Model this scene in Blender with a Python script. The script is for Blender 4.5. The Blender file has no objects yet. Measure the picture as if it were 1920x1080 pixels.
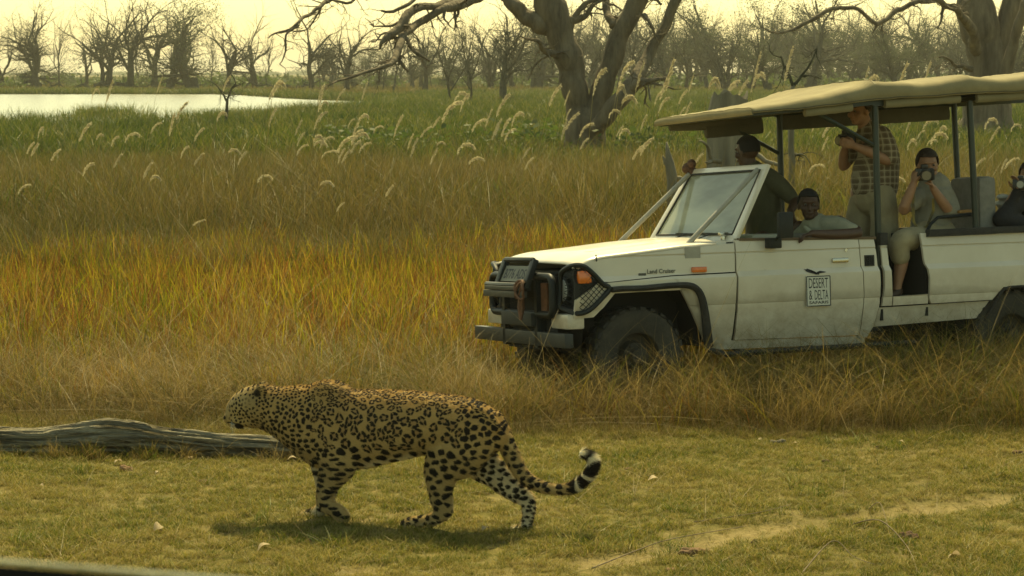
import bpy, bmesh, math, random
import numpy as np
from mathutils import Vector, Matrix, noise as mnoise
random.seed(7); RS = np.random.RandomState(11)
scn = bpy.context.scene
col = scn.collection
R = math.radians

# ------------------------------------------------------------------ camera, sky, sun, exposure
FPX = 4000.0                                   # focal length in pixels of the 1920 px wide photograph
PITCH = math.atan(405 / FPX)
CAMH = 2.5
cam_d = bpy.data.cameras.new('camera'); cam = bpy.data.objects.new('camera', cam_d); col.objects.link(cam)
cam.location = (0, 0, CAMH); cam.rotation_euler = (math.pi / 2 - PITCH, 0, 0)
cam_d.sensor_width = 36; cam_d.lens = 36 * FPX / 1920; cam_d.clip_start = 0.05; cam_d.clip_end = 9000
cam_d.dof.use_dof = True; cam_d.dof.focus_distance = 12.2; cam_d.dof.aperture_fstop = 14
scn.camera = cam
SUN_EL, SUN_AZ = 56, 5                        # azimuth measured from +Y towards +X
world = bpy.data.worlds.new('World'); scn.world = world; world.use_nodes = True
wn = world.node_tree; bg = wn.nodes['Background']
sky = wn.nodes.new('ShaderNodeTexSky'); sky.sky_type = 'NISHITA'; sky.sun_disc = False
sky.sun_elevation = R(SUN_EL); sky.sun_rotation = R(SUN_AZ); sky.dust_density = 3; sky.air_density = 1.0; sky.ozone_density = 1.0; sky.altitude = 900
tint = wn.nodes.new('ShaderNodeMix'); tint.data_type = 'RGBA'; tint.blend_type = 'MULTIPLY'; tint.inputs[0].default_value = 1
tint.inputs[7].default_value = (1.0, 0.91, 0.50, 1)
wn.links.new(sky.outputs[0], tint.inputs[6]); wn.links.new(tint.outputs[2], bg.inputs[0]); bg.inputs[1].default_value = 0.15
sun_d = bpy.data.lights.new('sun', 'SUN'); sun = bpy.data.objects.new('sun', sun_d); col.objects.link(sun)
sun_d.energy = 4.1; sun_d.angle = R(1.0); sun_d.color = (1.0, 0.85, 0.42)
_sv = Vector((math.sin(R(SUN_AZ)) * math.cos(R(SUN_EL)), math.cos(R(SUN_AZ)) * math.cos(R(SUN_EL)), math.sin(R(SUN_EL))))
sun.rotation_euler = _sv.to_track_quat('Z', 'Y').to_euler(); sun.location = _sv * 60
scn.view_settings.view_transform = 'Standard'; scn.view_settings.look = 'None'
scn.view_settings.exposure = 0.70; scn.view_settings.gamma = 1.0
try: scn.view_settings.use_curve_mapping = False
except Exception: pass
scn.cycles.volume_bounces = 0; scn.cycles.max_bounces = 7; scn.cycles.diffuse_bounces = 3; scn.cycles.transparent_max_bounces = 12
scn.cycles.transmission_bounces = 5; scn.cycles.glossy_bounces = 3

# ------------------------------------------------------------------ measuring helpers: photograph pixel -> place
CP, SP = math.cos(PITCH), math.sin(PITCH)
def ray(x, y):
    a, b = (x - 960) / FPX, (540 - y) / FPX
    return np.array([a, CP + b * SP, -SP + b * CP])
CAM = np.array([0, 0, CAMH])
def atY(x, y, Y):
    d = ray(x, y); return CAM + d * (Y / d[1])
def onG(x, y, z=0.0):
    d = ray(x, y); return CAM + d * ((z - CAMH) / d[2])
class Frame:
    def __init__(s, O, th, rho=0.0):
        s.O = np.array(O, float)
        s.U = np.array([math.cos(th), math.sin(th), 0.0])
        s.V = np.array([-math.sin(th) * math.cos(rho), math.cos(th) * math.cos(rho), -math.sin(rho)])
        s.W = np.cross(s.U, s.V)
    def loc(s, x, y, v):                       # pixel -> local (u, v, w) on the plane at depth v
        d = ray(x, y); t = ((s.O + s.V * v - CAM) @ s.V) / (d @ s.V)
        q = CAM + d * t - s.O
        return np.array([q @ s.U, v, q @ s.W])
    def wld(s, x, y, v):
        a = s.loc(x, y, v); return s.O + s.U * a[0] + s.V * a[1] + s.W * a[2]
    def matrix(s):
        m = Matrix.Identity(4)
        for i in range(3):
            m[i][0], m[i][1], m[i][2], m[i][3] = s.U[i], s.V[i], s.W[i], s.O[i]
        return m
VF = Frame(onG(1205, 761), R(22), R(4.3))      # the safari truck: u to the rear, v to its far side, w up
LF = Frame(onG(790, 990) + np.array([0, 0.08, 0]), R(-11), 0)   # the leopard

# ------------------------------------------------------------------ value noise in numpy
_perm = RS.permutation(512)
def _h(ix, iy): return (_perm[(ix + _perm[iy & 511]) & 511] / 511.0)
def vnoise(x, y):
    x = np.asarray(x, float); y = np.asarray(y, float)
    ix = np.floor(x).astype(int); iy = np.floor(y).astype(int); fx = x - ix; fy = y - iy
    fx = fx * fx * (3 - 2 * fx); fy = fy * fy * (3 - 2 * fy)
    a = _h(ix, iy); b = _h(ix + 1, iy); c = _h(ix, iy + 1); d = _h(ix + 1, iy + 1)
    return (a * (1 - fx) + b * fx) * (1 - fy) + (c * (1 - fx) + d * fx) * fy
def fbm(x, y, o=4):
    s = 0; a = 0.5; t = 0
    for i in range(o):
        s = s + a * vnoise(x * 2 ** i + 17 * i, y * 2 ** i + 31 * i); t += a; a *= 0.55
    return s / t
def ss(a, b, x): t = np.clip((np.asarray(x, float) - a) / (b - a), 0, 1); return t * t * (3 - 2 * t)

# ------------------------------------------------------------------ objects
def tag(o, label=None, cat=None, group=None, kind=None):
    if label: o['label'] = label
    if cat: o['category'] = cat
    if group: o['group'] = group
    if kind: o['kind'] = kind
    return o
def empty(name, loc=(0, 0, 0), label=None, cat=None, group=None, mtx=None):
    o = bpy.data.objects.new(name, None); col.objects.link(o); o.empty_display_size = 0.2
    if mtx is not None: o.matrix_world = mtx
    else: o.location = loc
    return tag(o, label, cat, group)
def mesh_obj(name, me, parent=None, mats=()):
    o = bpy.data.objects.new(name, me); col.objects.link(o)
    for m in mats: me.materials.append(m)
    if parent is not None: o.parent = parent
    return o
def copy_tree(o, parent=None):
    c = o.copy(); col.objects.link(c)
    if parent is not None: c.parent = parent
    for ch in o.children: copy_tree(ch, c)
    return c
class MB:                                      # collects shapes, links them as one mesh
    def __init__(s): s.v = []; s.f = []; s.m = []; s.sm = []; s.n = 0
    def add(s, verts, faces, mi=0, smooth=True):
        verts = np.asarray(verts, float).reshape(-1, 3); b = s.n
        s.v.append(verts); s.n += len(verts)
        for f in faces: s.f.append([b + i for i in f]); s.m.append(mi); s.sm.append(smooth)
        return s
    def box(s, c, d, rot=None, mi=0):
        c = np.array(c, float); d = np.array(d, float) / 2
        p = np.array([[x, y, z] for x in (-1, 1) for y in (-1, 1) for z in (-1, 1)]) * d
        if rot is not None: p = p @ np.array(rot).T
        return s.add(p + c, [(0, 1, 3, 2), (4, 6, 7, 5), (0, 4, 5, 1), (2, 3, 7, 6), (0, 2, 6, 4), (1, 5, 7, 3)], mi, False)
    def bar(s, a, b, w, h, up=(0, 0, 1), mi=0):           # box beam from a to b
        a = np.array(a, float); b = np.array(b, float); t = b - a; L = np.linalg.norm(t); t /= L
        up = np.array(up, float); x = np.cross(up, t); x /= np.linalg.norm(x); z = np.cross(t, x)
        return s.box((a + b) / 2, (L, w, h), np.stack([t, x, z], 1), mi)
    def tube(s, pts, r, n=8, mi=0, cap=True, flat=1.0, lat=None):
        pts = [np.array(p, float) for p in pts]; k = len(pts)
        rr = [r] * k if np.isscalar(r) else list(r)
        T = [pts[min(i + 1, k - 1)] - pts[max(i - 1, 0)] for i in range(k)]
        T = [t / (np.linalg.norm(t) + 1e-9) for t in T]
        if lat is None:
            ref = np.array([0, 0, 1.0]) if abs(T[0][2]) < 0.9 else np.array([1.0, 0, 0])
            nx = np.cross(T[0], ref)
        else: nx = np.array(lat, float)
        V = []
        for i in range(k):
            nx = nx - T[i] * (nx @ T[i]); nx /= (np.linalg.norm(nx) + 1e-9); ny = np.cross(T[i], nx)
            a0, b0 = rr[i] if isinstance(rr[i], (tuple, list)) else (rr[i] * flat, rr[i])
            for j in range(n):
                a = 2 * math.pi * j / n
                V.append(pts[i] + nx * math.cos(a) * a0 + ny * math.sin(a) * b0)
        F = [(i * n + j, i * n + (j + 1) % n, (i + 1) * n + (j + 1) % n, (i + 1) * n + j) for i in range(k - 1) for j in range(n)]
        if cap: F += [tuple(range(n - 1, -1, -1)), tuple((k - 1) * n + j for j in range(n))]
        return s.add(V, F, mi, True)
    def ball(s, c, r, n=10, m=7, mi=0, sc=(1, 1, 1)):
        V = []; F = []
        for i in range(m + 1):
            a = math.pi * i / m
            for j in range(n):
                b = 2 * math.pi * j / n
                V.append((c[0] + r * sc[0] * math.sin(a) * math.cos(b), c[1] + r * sc[1] * math.sin(a) * math.sin(b), c[2] + r * sc[2] * math.cos(a)))
        for i in range(m):
            for j in range(n): F.append((i * n + j, (i + 1) * n + j, (i + 1) * n + (j + 1) % n, i * n + (j + 1) % n))
        return s.add(V, F, mi, True)
    def mesh(s, name, sharp=None):
        me = bpy.data.meshes.new(name)
        V = np.concatenate(s.v) if s.v else np.zeros((0, 3))
        me.vertices.add(len(V)); me.vertices.foreach_set('co', V.astype(np.float32).ravel())
        ls = np.array([len(f) for f in s.f], np.int32); fl = np.fromiter((i for f in s.f for i in f), np.int32)
        me.loops.add(len(fl)); me.loops.foreach_set('vertex_index', fl)
        me.polygons.add(len(ls)); me.polygons.foreach_set('loop_start', np.concatenate([[0], np.cumsum(ls)[:-1]]).astype(np.int32))
        me.polygons.foreach_set('material_index', np.array(s.m, np.int32)); me.polygons.foreach_set('use_smooth', np.array(s.sm, bool))
        me.update(calc_edges=True); me.validate()
        return me
    def obj(s, name, mats, parent=None, bevel=0.0, sharp=40, solid=0):
        if not isinstance(mats, (list, tuple)): mats = [mats]
        me = s.mesh(name)
        bm = bmesh.new(); bm.from_mesh(me)
        bmesh.ops.remove_doubles(bm, verts=bm.verts, dist=1e-6)
        bmesh.ops.recalc_face_normals(bm, faces=bm.faces)
        if bevel > 0:
            ed = [e for e in bm.edges if len(e.link_faces) == 2 and e.calc_face_angle(0) > R(50)]
            bmesh.ops.bevel(bm, geom=ed, offset=bevel, segments=2, profile=0.6, affect='EDGES', clamp_overlap=True)
        for e in bm.edges:
            e.smooth = not (len(e.link_faces) == 2 and e.calc_face_angle(0) > R(sharp))
        for f in bm.faces: f.smooth = True
        bm.to_mesh(me); bm.free()
        return mesh_obj(name, me, parent, mats)

# ------------------------------------------------------------------ materials
def M(name, c, rough=0.6, metal=0.0, var=0.0, vscale=8.0, bump=0.0, bscale=60.0, bdist=0.02, spec=0.5, trans=0.0, coat=0.0, c2=None, sheen=0.0, det=6, vec='Object', stretch=None):
    m = bpy.data.materials.new(name); m.use_nodes = True; t = m.node_tree; N = t.nodes; L = t.links
    b = N['Principled BSDF']; b.inputs['Base Color'].default_value = (*c, 1); b.inputs['Roughness'].default_value = rough
    b.inputs['Metallic'].default_value = metal; b.inputs['Specular IOR Level'].default_value = spec
    b.inputs['Coat Weight'].default_value = coat; b.inputs['Sheen Weight'].default_value = sheen
    tc = N.new('ShaderNodeTexCoord'); src = tc.outputs[vec]
    if stretch:
        mp = N.new('ShaderNodeMapping'); mp.inputs['Scale'].default_value = stretch; L.new(src, mp.inputs[0]); src = mp.outputs[0]
    if var > 0 or c2:
        n = N.new('ShaderNodeTexNoise'); n.inputs['Scale'].default_value = vscale; n.inputs['Detail'].default_value = det; n.inputs['Roughness'].default_value = 0.65
        L.new(src, n.inputs['Vector'])
        r = N.new('ShaderNodeValToRGB'); r.color_ramp.elements[0].position = 0.32; r.color_ramp.elements[1].position = 0.7
        lo = c2 if c2 else tuple(max(0, x * (1 - var)) for x in c); hi = c if c2 else tuple(min(1, x * (1 + var * 0.6)) for x in c)
        r.color_ramp.elements[0].color = (*lo, 1); r.color_ramp.elements[1].color = (*hi, 1)
        L.new(n.outputs[0], r.inputs[0]); L.new(r.outputs[0], b.inputs['Base Color'])
    if bump > 0:
        n2 = N.new('ShaderNodeTexNoise'); n2.inputs['Scale'].default_value = bscale; n2.inputs['Detail'].default_value = 5
        L.new(src, n2.inputs['Vector'])
        bp = N.new('ShaderNodeBump'); bp.inputs['Strength'].default_value = bump; bp.inputs['Distance'].default_value = bdist
        L.new(n2.outputs[0], bp.inputs['Height']); L.new(bp.outputs[0], b.inputs['Normal'])
    if trans > 0:
        tr = N.new('ShaderNodeBsdfTranslucent'); mx = N.new('ShaderNodeMixShader'); mx.inputs[0].default_value = trans
        sock = b.inputs['Base Color']
        if sock.is_linked: L.new(sock.links[0].from_socket, tr.inputs[0])
        else: tr.inputs[0].default_value = (*c, 1)
        L.new(b.outputs[0], mx.inputs[1]); L.new(tr.outputs[0], mx.inputs[2]); L.new(mx.outputs[0], N['Material Output'].inputs[0])
    return m
GK = 0.66
def grass_mat(name, cols, nscale=0.5, trans=0.5, root=0.45, rough=0.5):
    """cols: list of (pos, rgb) along a ramp driven by world noise + a random value per blade"""
    m = bpy.data.materials.new(name); m.use_nodes = True; t = m.node_tree; N = t.nodes; L = t.links
    b = N['Principled BSDF']; b.inputs['Roughness'].default_value = rough; b.inputs['Specular IOR Level'].default_value = 0.25
    g = N.new('ShaderNodeNewGeometry'); n = N.new('ShaderNodeTexNoise'); n.inputs['Scale'].default_value = nscale; n.inputs['Detail'].default_value = 6; n.inputs['Roughness'].default_value = 0.7
    L.new(g.outputs['Position'], n.inputs['Vector'])
    a = N.new('ShaderNodeAttribute'); a.attribute_name = 'rnd'
    s1 = N.new('ShaderNodeMath'); s1.operation = 'MULTIPLY_ADD'; s1.inputs[1].default_value = 1.7; s1.inputs[2].default_value = -0.78
    L.new(n.outputs[0], s1.inputs[0])
    s2 = N.new('ShaderNodeMath'); s2.operation = 'MULTIPLY_ADD'; s2.inputs[1].default_value = 1.0
    L.new(a.outputs['Fac'], s2.inputs[0]); L.new(s1.outputs[0], s2.inputs[2])
    r = N.new('ShaderNodeValToRGB'); e = r.color_ramp.elements
    while len(e) < len(cols): e.new(0.5)
    for i, (p, c) in enumerate(cols): e[i].position = p; e[i].color = (c[0] * GK, c[1] * GK, c[2] * GK * 0.9, 1)
    L.new(s2.outputs[0], r.inputs[0])
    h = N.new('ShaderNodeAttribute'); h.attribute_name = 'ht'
    mr = N.new('ShaderNodeMapRange'); mr.inputs[3].default_value = root; mr.inputs[4].default_value = 1.0; mr.inputs[2].default_value = 0.8  # blades darkened towards the root, standing in for shade near the ground
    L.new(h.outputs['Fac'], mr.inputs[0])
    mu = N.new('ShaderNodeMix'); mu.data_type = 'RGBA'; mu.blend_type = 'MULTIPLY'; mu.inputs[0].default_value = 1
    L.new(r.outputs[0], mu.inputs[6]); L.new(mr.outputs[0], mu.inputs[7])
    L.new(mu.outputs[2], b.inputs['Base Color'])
    tr = N.new('ShaderNodeBsdfTranslucent'); L.new(mu.outputs[2], tr.inputs[0])
    mx = N.new('ShaderNodeMixShader'); mx.inputs[0].default_value = trans
    L.new(b.outputs[0], mx.inputs[1]); L.new(tr.outputs[0], mx.inputs[2]); L.new(mx.outputs[0], N['Material Output'].inputs[0])
    return m
def set_attr(me, name, arr, dom='POINT', typ='FLOAT'):
    a = me.attributes.new(name, typ, dom)
    a.data.foreach_set('value' if typ == 'FLOAT' else ('color' if 'COLOR' in typ else 'vector'), np.asarray(arr, np.float32).ravel())

# ------------------------------------------------------------------ lofted bodies merged into one skin
def fuse(name, mb, voxel, smooth=6, fac=0.5):
    """voxel-merge every loft in mb into one continuous surface; returns a mesh"""
    me = mb.mesh(name + '_src'); o = bpy.data.objects.new('tmp', me); col.objects.link(o)
    r = o.modifiers.new('r', 'REMESH'); r.mode = 'VOXEL'; r.voxel_size = voxel; r.use_smooth_shade = True
    s = o.modifiers.new('s', 'SMOOTH'); s.factor = fac; s.iterations = smooth
    dg = bpy.context.evaluated_depsgraph_get(); dg.update()
    out = bpy.data.meshes.new_from_object(o.evaluated_get(dg)); out.name = name
    bpy.data.objects.remove(o); bpy.data.meshes.remove(me)
    out.polygons.foreach_set('use_smooth', np.ones(len(out.polygons), bool))
    return out
def resample(pts, vals, n):
    """Catmull-Rom through pts (k,3) with vals (k,m)"""
    P = np.asarray(pts, float); Vv = np.asarray(vals, float).reshape(len(P), -1); A = np.hstack([P, Vv])
    d = np.concatenate([[0], np.cumsum(np.linalg.norm(np.diff(P, axis=0), axis=1))])
    T = np.linspace(0, d[-1], n); out = []
    for t in T:
        i = min(max(np.searchsorted(d, t) - 1, 0), len(P) - 2); u = (t - d[i]) / max(d[i + 1] - d[i], 1e-9)
        p0, p1, p2, p3 = A[max(i - 1, 0)], A[i], A[i + 1], A[min(i + 2, len(P) - 1)]
        out.append(0.5 * ((2 * p1) + (-p0 + p2) * u + (2 * p0 - 5 * p1 + 4 * p2 - p3) * u * u + (-p0 + 3 * p1 - 3 * p2 + p3) * u ** 3))
    out = np.array(out); return out[:, :3], out[:, 3:]

# ------------------------------------------------------------------ ground
def track_mask(x, y):
    """bare sandy vehicle track crossing the lawn, 0..1"""
    a = onG(1100, 1055); b = onG(1500, 985); c = onG(1930, 925); c2 = onG(2300, 880)
    out = 0
    for p, q, w in ((a, b, 0.14), (b, c, 0.13), (c, c2, 0.13)):
        d = q - p; L = math.hypot(d[0], d[1]); d = d / L
        t = np.clip((x - p[0]) * d[0] + (y - p[1]) * d[1], 0, L)
        dist = np.hypot(x - p[0] - d[0] * t, y - p[1] - d[1] * t)
        out = np.maximum(out, 1 - ss(w * 0.1, w * 1.9, dist + 0.30 * (fbm(x * 5, y * 5, 4) - 0.5)))
    return out
def dirt_mask(x, y):
    near = 1 - ss(14.0, 15.5, y)
    patches = ss(0.62, 0.78, fbm(x * 1.3 + 4, y * 2.1, 4)) * 0.6 + ss(0.66, 0.74, fbm(x * 5 + 9, y * 7, 3)) * 0.6
    return np.clip(np.maximum(track_mask(x, y), patches * near), 0, 1)
def hgt(x, y):
    x = np.asarray(x, float); y = np.asarray(y, float)
    near = 1 - ss(30, 60, y)
    return near * (0.05 * (fbm(x * 0.9, y * 0.9, 3) - 0.5) + 0.025 * (fbm(x * 6, y * 6, 3) - 0.5)) - 0.025 * track_mask(x, y) * near
gx = np.concatenate([-np.geomspace(4000, 7, 34), np.arange(-6.5, 6.51, 0.06), np.geomspace(7, 4000, 34)])
gy = np.concatenate([[-60, -20, 0, 4, 7], np.arange(9, 17.5, 0.06), np.geomspace(17.7, 5500, 80)])
X, Y = np.meshgrid(gx, gy); Z = hgt(X, Y)
# the pond lies in a shallow basin
def pond_edge(x):                                # near shore and far shore distance for a given x
    return 104 + 10 * (fbm(x * 0.05, x * 0.02 + 3, 3) - 0.5) + 60 * ss(-17, -8, x), 236 + 14 * (fbm(x * 0.03 + 8, x * 0.01, 3) - 0.5) - 55 * ss(-34, -12, x)
def in_pond(x, y):
    a, b = pond_edge(x); return (y > a) & (y < b) & (x < -9)
nx, ny = len(gx), len(gy)
me = bpy.data.meshes.new('ground')
me.vertices.add(nx * ny); me.vertices.foreach_set('co', np.stack([X, Y, Z], -1).astype(np.float32).ravel())
I = (np.arange(ny - 1)[:, None] * nx + np.arange(nx - 1)[None]).ravel()
F = np.stack([I, I + 1, I + nx + 1, I + nx], 1)
me.loops.add(F.size); me.loops.foreach_set('vertex_index', F.astype(np.int32).ravel())
me.polygons.add(len(F)); me.polygons.foreach_set('loop_start', np.arange(0, F.size, 4, dtype=np.int32)); me.update(calc_edges=True)
me.polygons.foreach_set('use_smooth', np.ones(len(F), bool))
set_attr(me, 'dirt', dirt_mask(X, Y).ravel())
gm = bpy.data.materials.new('soil'); gm.use_nodes = True; t = gm.node_tree; N = t.nodes; L = t.links
b = N['Principled BSDF']; b.inputs['Roughness'].default_value = 0.95; b.inputs['Specular IOR Level'].default_value = 0.1
g = N.new('ShaderNodeNewGeometry')
def noise_node(scale, det=6, rough=0.6):
    n = N.new('ShaderNodeTexNoise'); n.inputs['Scale'].default_value = scale; n.inputs['Detail'].default_value = det; n.inputs['Roughness'].default_value = rough
    L.new(g.outputs['Position'], n.inputs['Vector']); return n
def ramp(sock, *cols):
    r = N.new('ShaderNodeValToRGB'); e = r.color_ramp.elements
    while len(e) < len(cols): e.new(0.5)
    for i, (p, c) in enumerate(cols): e[i].position = p; e[i].color = (*c, 1)
    L.new(sock, r.inputs[0]); return r
turf = ramp(noise_node(9, 8, 0.7).outputs[0], (0.3, (0.07, 0.07, 0.015)), (0.5, (0.16, 0.14, 0.04)), (0.7, (0.27, 0.205, 0.075)))
sand = ramp(noise_node(30, 8, 0.7).outputs[0], (0.3, (0.22, 0.165, 0.07)), (0.7, (0.40, 0.31, 0.15)))
mxg = N.new('ShaderNodeMix'); mxg.data_type = 'RGBA'; at = N.new('ShaderNodeAttribute'); at.attribute_name = 'dirt'
dm_ = N.new('ShaderNodeMath'); dm_.operation = 'MULTIPLY'; dm_.inputs[1].default_value = 0.7; L.new(at.outputs['Fac'], dm_.inputs[0]); L.new(dm_.outputs[0], mxg.inputs[0]); L.new(turf.outputs[0], mxg.inputs[6]); L.new(sand.outputs[0], mxg.inputs[7])
# the far savanna: straw coloured with darker scrub
far = ramp(noise_node(0.03, 8, 0.7).outputs[0], (0.35, (0.08, 0.09, 0.022)), (0.6, (0.19, 0.15, 0.05)))
sx = N.new('ShaderNodeSeparateXYZ'); L.new(g.outputs['Position'], sx.inputs[0])
mrg = N.new('ShaderNodeMapRange'); mrg.inputs[1].default_value = 30; mrg.inputs[2].default_value = 90; L.new(sx.outputs[1], mrg.inputs[0])
mx2 = N.new('ShaderNodeMix'); mx2.data_type = 'RGBA'; L.new(mrg.outputs[0], mx2.inputs[0]); L.new(mxg.outputs[2], mx2.inputs[6]); L.new(far.outputs[0], mx2.inputs[7])
L.new(mx2.outputs[2], b.inputs['Base Color'])
bp = N.new('ShaderNodeBump'); bp.inputs['Strength'].default_value = 0.8; bp.inputs['Distance'].default_value = 0.03
L.new(noise_node(40, 8, 0.7).outputs[0], bp.inputs['Height']); L.new(bp.outputs[0], b.inputs['Normal'])
ground = mesh_obj('ground', me, None, [gm]); tag(ground, kind='structure')

# water: one sheet a few cm above the ground sheet
wm = M('pond water', (0.30, 0.28, 0.17), rough=0.22, spec=1.0)
t = wm.node_tree; N = t.nodes; L = t.links; b = N['Principled BSDF']
g2 = N.new('ShaderNodeNewGeometry'); wv = N.new('ShaderNodeTexNoise'); wv.inputs['Scale'].default_value = 1.6; wv.inputs['Detail'].default_value = 4
mp = N.new('ShaderNodeMapping'); mp.inputs['Scale'].default_value = (0.5, 1.6, 1); L.new(g2.outputs['Position'], mp.inputs[0]); L.new(mp.outputs[0], wv.inputs['Vector'])
bp = N.new('ShaderNodeBump'); bp.inputs['Strength'].default_value = 0.8; bp.inputs['Distance'].default_value = 0.08
L.new(wv.outputs[0], bp.inputs['Height']); L.new(bp.outputs[0], b.inputs['Normal'])
xs = np.linspace(-90, -8.5, 90); pa = [pond_edge(x) for x in xs]
mb = MB(); V = [(x, a, 0.06) for x, (a, _) in zip(xs, pa)] + [(x, max(b_, a + 0.5), 0.06) for x, (a, b_) in zip(xs, pa)]
k = len(xs); mb.add(V, [(i, i + 1, k + i + 1, k + i) for i in range(k - 1)])
water = mb.obj('water', wm); tag(water, kind='structure')

# ------------------------------------------------------------------ grass
def tuft(name, n, rad, h, hv, w, lean, droop, mat, seed, wind=(0, 0), seg=3, tipw=0.15):
    rs = np.random.RandomState(seed); V = []; Fc = []; rn = []; ht = []
    for i in range(n):
        a = rs.rand() * 6.283; r = rad * math.sqrt(rs.rand()); bx, by = r * math.cos(a), r * math.sin(a)
        H = h * (1 - hv * rs.rand()); d = rs.rand() * 6.283; ln = lean * rs.rand(); dr = droop * (0.3 + rs.rand())
        dx, dy = math.cos(d) * ln + wind[0], math.sin(d) * ln + wind[1]
        f = rs.rand() * 3.1416; fx, fy = math.cos(f) * w / 2, math.sin(f) * w / 2; c = rs.rand(); b0 = len(V)
        for s in range(seg + 1):
            q = s / seg; k = (1 - (1 - tipw) * q ** 1.5)
            zz = H * (q - dr * q * q * 0.35); ox, oy = H * (dx * q + (dx + 0.02) * dr * q * q * 1.6), H * (dy * q + dy * dr * q * q * 1.6)
            for sg in (-1, 1): V.append((bx + ox + fx * k * sg, by + oy + fy * k * sg, zz)); rn.append(c); ht.append(q)
        for s in range(seg): Fc.append((b0 + 2 * s, b0 + 2 * s + 1, b0 + 2 * s + 3, b0 + 2 * s + 2))
    me = bpy.data.meshes.new(name); me.from_pydata(V, [], Fc); me.materials.append(mat)
    set_attr(me, 'rnd', rn); set_attr(me, 'ht', ht)
    return me
def scatter(name, P, scale, meshes, label=None, cat=None, tilt=0.12, zs=None):
    """one stuff object: points that carry tufts through geometry nodes"""
    n = len(P); me = bpy.data.meshes.new(name); me.vertices.add(n); me.vertices.foreach_set('co', np.asarray(P, np.float32).ravel())
    rot = np.stack([RS.normal(0, tilt, n), RS.normal(0, tilt, n), RS.rand(n) * 6.283], 1)
    sc = np.repeat(np.asarray(scale, float)[:, None], 3, 1)
    if zs is not None: sc[:, 2] *= zs
    set_attr(me, 'rot', rot, typ='FLOAT_VECTOR'); set_attr(me, 'scl', sc, typ='FLOAT_VECTOR')
    a = me.attributes.new('idx', 'INT', 'POINT'); a.data.foreach_set('value', RS.randint(0, len(meshes), n).astype(np.int32))
    o = mesh_obj(name, me); tag(o, label, cat, kind='stuff')
    src = bpy.data.collections.new(name + '_source')
    for i, q in enumerate(meshes): src.objects.link(bpy.data.objects.new('%s_%02d' % (name, i), q))
    ng = bpy.data.node_groups.new(name, 'GeometryNodeTree'); ng.interface.new_socket('Geometry', in_out='INPUT', socket_type='NodeSocketGeometry')
    ng.interface.new_socket('Geometry', in_out='OUTPUT', socket_type='NodeSocketGeometry')
    N = ng.nodes; L = ng.links; gi = N.new('NodeGroupInput'); go = N.new('NodeGroupOutput'); ip = N.new('GeometryNodeInstanceOnPoints')
    ci = N.new('GeometryNodeCollectionInfo'); ci.inputs[0].default_value = src; ci.inputs['Separate Children'].default_value = True; ci.inputs['Reset Children'].default_value = True
    def na(nm, ty):
        q = N.new('GeometryNodeInputNamedAttribute'); q.data_type = ty; q.inputs[0].default_value = nm; return q.outputs[0]
    L.new(gi.outputs[0], ip.inputs['Points']); L.new(ci.outputs[0], ip.inputs['Instance']); ip.inputs['Pick Instance'].default_value = True
    L.new(na('idx', 'INT'), ip.inputs['Instance Index']); L.new(na('scl', 'FLOAT_VECTOR'), ip.inputs['Scale'])
    er = N.new('FunctionNodeEulerToRotation'); L.new(na('rot', 'FLOAT_VECTOR'), er.inputs[0]); L.new(er.outputs[0], ip.inputs['Rotation'])
    L.new(ip.outputs[0], go.inputs[0])
    m = o.modifiers.new('tufts', 'NODES'); m.node_group = ng
    return o
def pts(n, y0, y1, margin=1.25, pad=1.0, power=1.0):
    """random points inside the strip of ground the camera can see (with a margin), from y0 to y1"""
    out = []
    while sum(map(len, out)) < n:
        y = y0 + (y1 - y0) * RS.rand(n * 2) ** power; x = (RS.rand(n * 2) * 2 - 1) * (0.24 * y1 * margin + pad)
        k = np.abs(x) < 0.24 * y * margin + pad; out.append(np.stack([x[k], y[k]], 1))
    return np.concatenate(out)[:n]
def lift(p): return np.stack([p[:, 0], p[:, 1], hgt(p[:, 0], p[:, 1])], 1)
# where the mown-looking lawn ends and the tall grass begins
def edge_y(x): return 14.35 + 0.6 * (fbm(x * 0.8 + 5, 2.0, 3) - 0.5) - 0.05 * np.clip(x - 0.5, -4, 5) + 0.12 * np.clip(-x - 1.4, 0, 1)
def keep(p, k): return p[k]
truck_c, truck_s = math.cos(R(22)), math.sin(R(22))
def under_truck(x, y, g=0.0):
    u = (x - VF.O[0]) * truck_c + (y - VF.O[1]) * truck_s; v = -(x - VF.O[0]) * truck_s + (y - VF.O[1]) * truck_c
    return (u > -0.95 - g) & (u < 4.7) & (v > 0.02 - g) & (v < 1.75)

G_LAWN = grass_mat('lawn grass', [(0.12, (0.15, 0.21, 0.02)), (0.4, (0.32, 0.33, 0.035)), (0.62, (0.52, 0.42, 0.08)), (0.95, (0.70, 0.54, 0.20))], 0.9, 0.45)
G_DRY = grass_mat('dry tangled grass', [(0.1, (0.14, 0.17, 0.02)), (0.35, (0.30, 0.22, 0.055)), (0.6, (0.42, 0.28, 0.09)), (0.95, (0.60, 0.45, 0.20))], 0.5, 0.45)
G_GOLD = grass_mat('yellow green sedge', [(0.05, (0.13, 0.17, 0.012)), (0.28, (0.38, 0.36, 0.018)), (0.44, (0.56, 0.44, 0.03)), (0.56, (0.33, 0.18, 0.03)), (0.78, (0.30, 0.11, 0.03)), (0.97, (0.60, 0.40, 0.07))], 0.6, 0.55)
G_TALL = grass_mat('tall golden grass', [(0.1, (0.10, 0.12, 0.018)), (0.35, (0.19, 0.165, 0.035)), (0.6, (0.27, 0.20, 0.05)), (0.8, (0.22, 0.14, 0.04)), (0.97, (0.38, 0.29, 0.10))], 0.16, 0.45)
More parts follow.
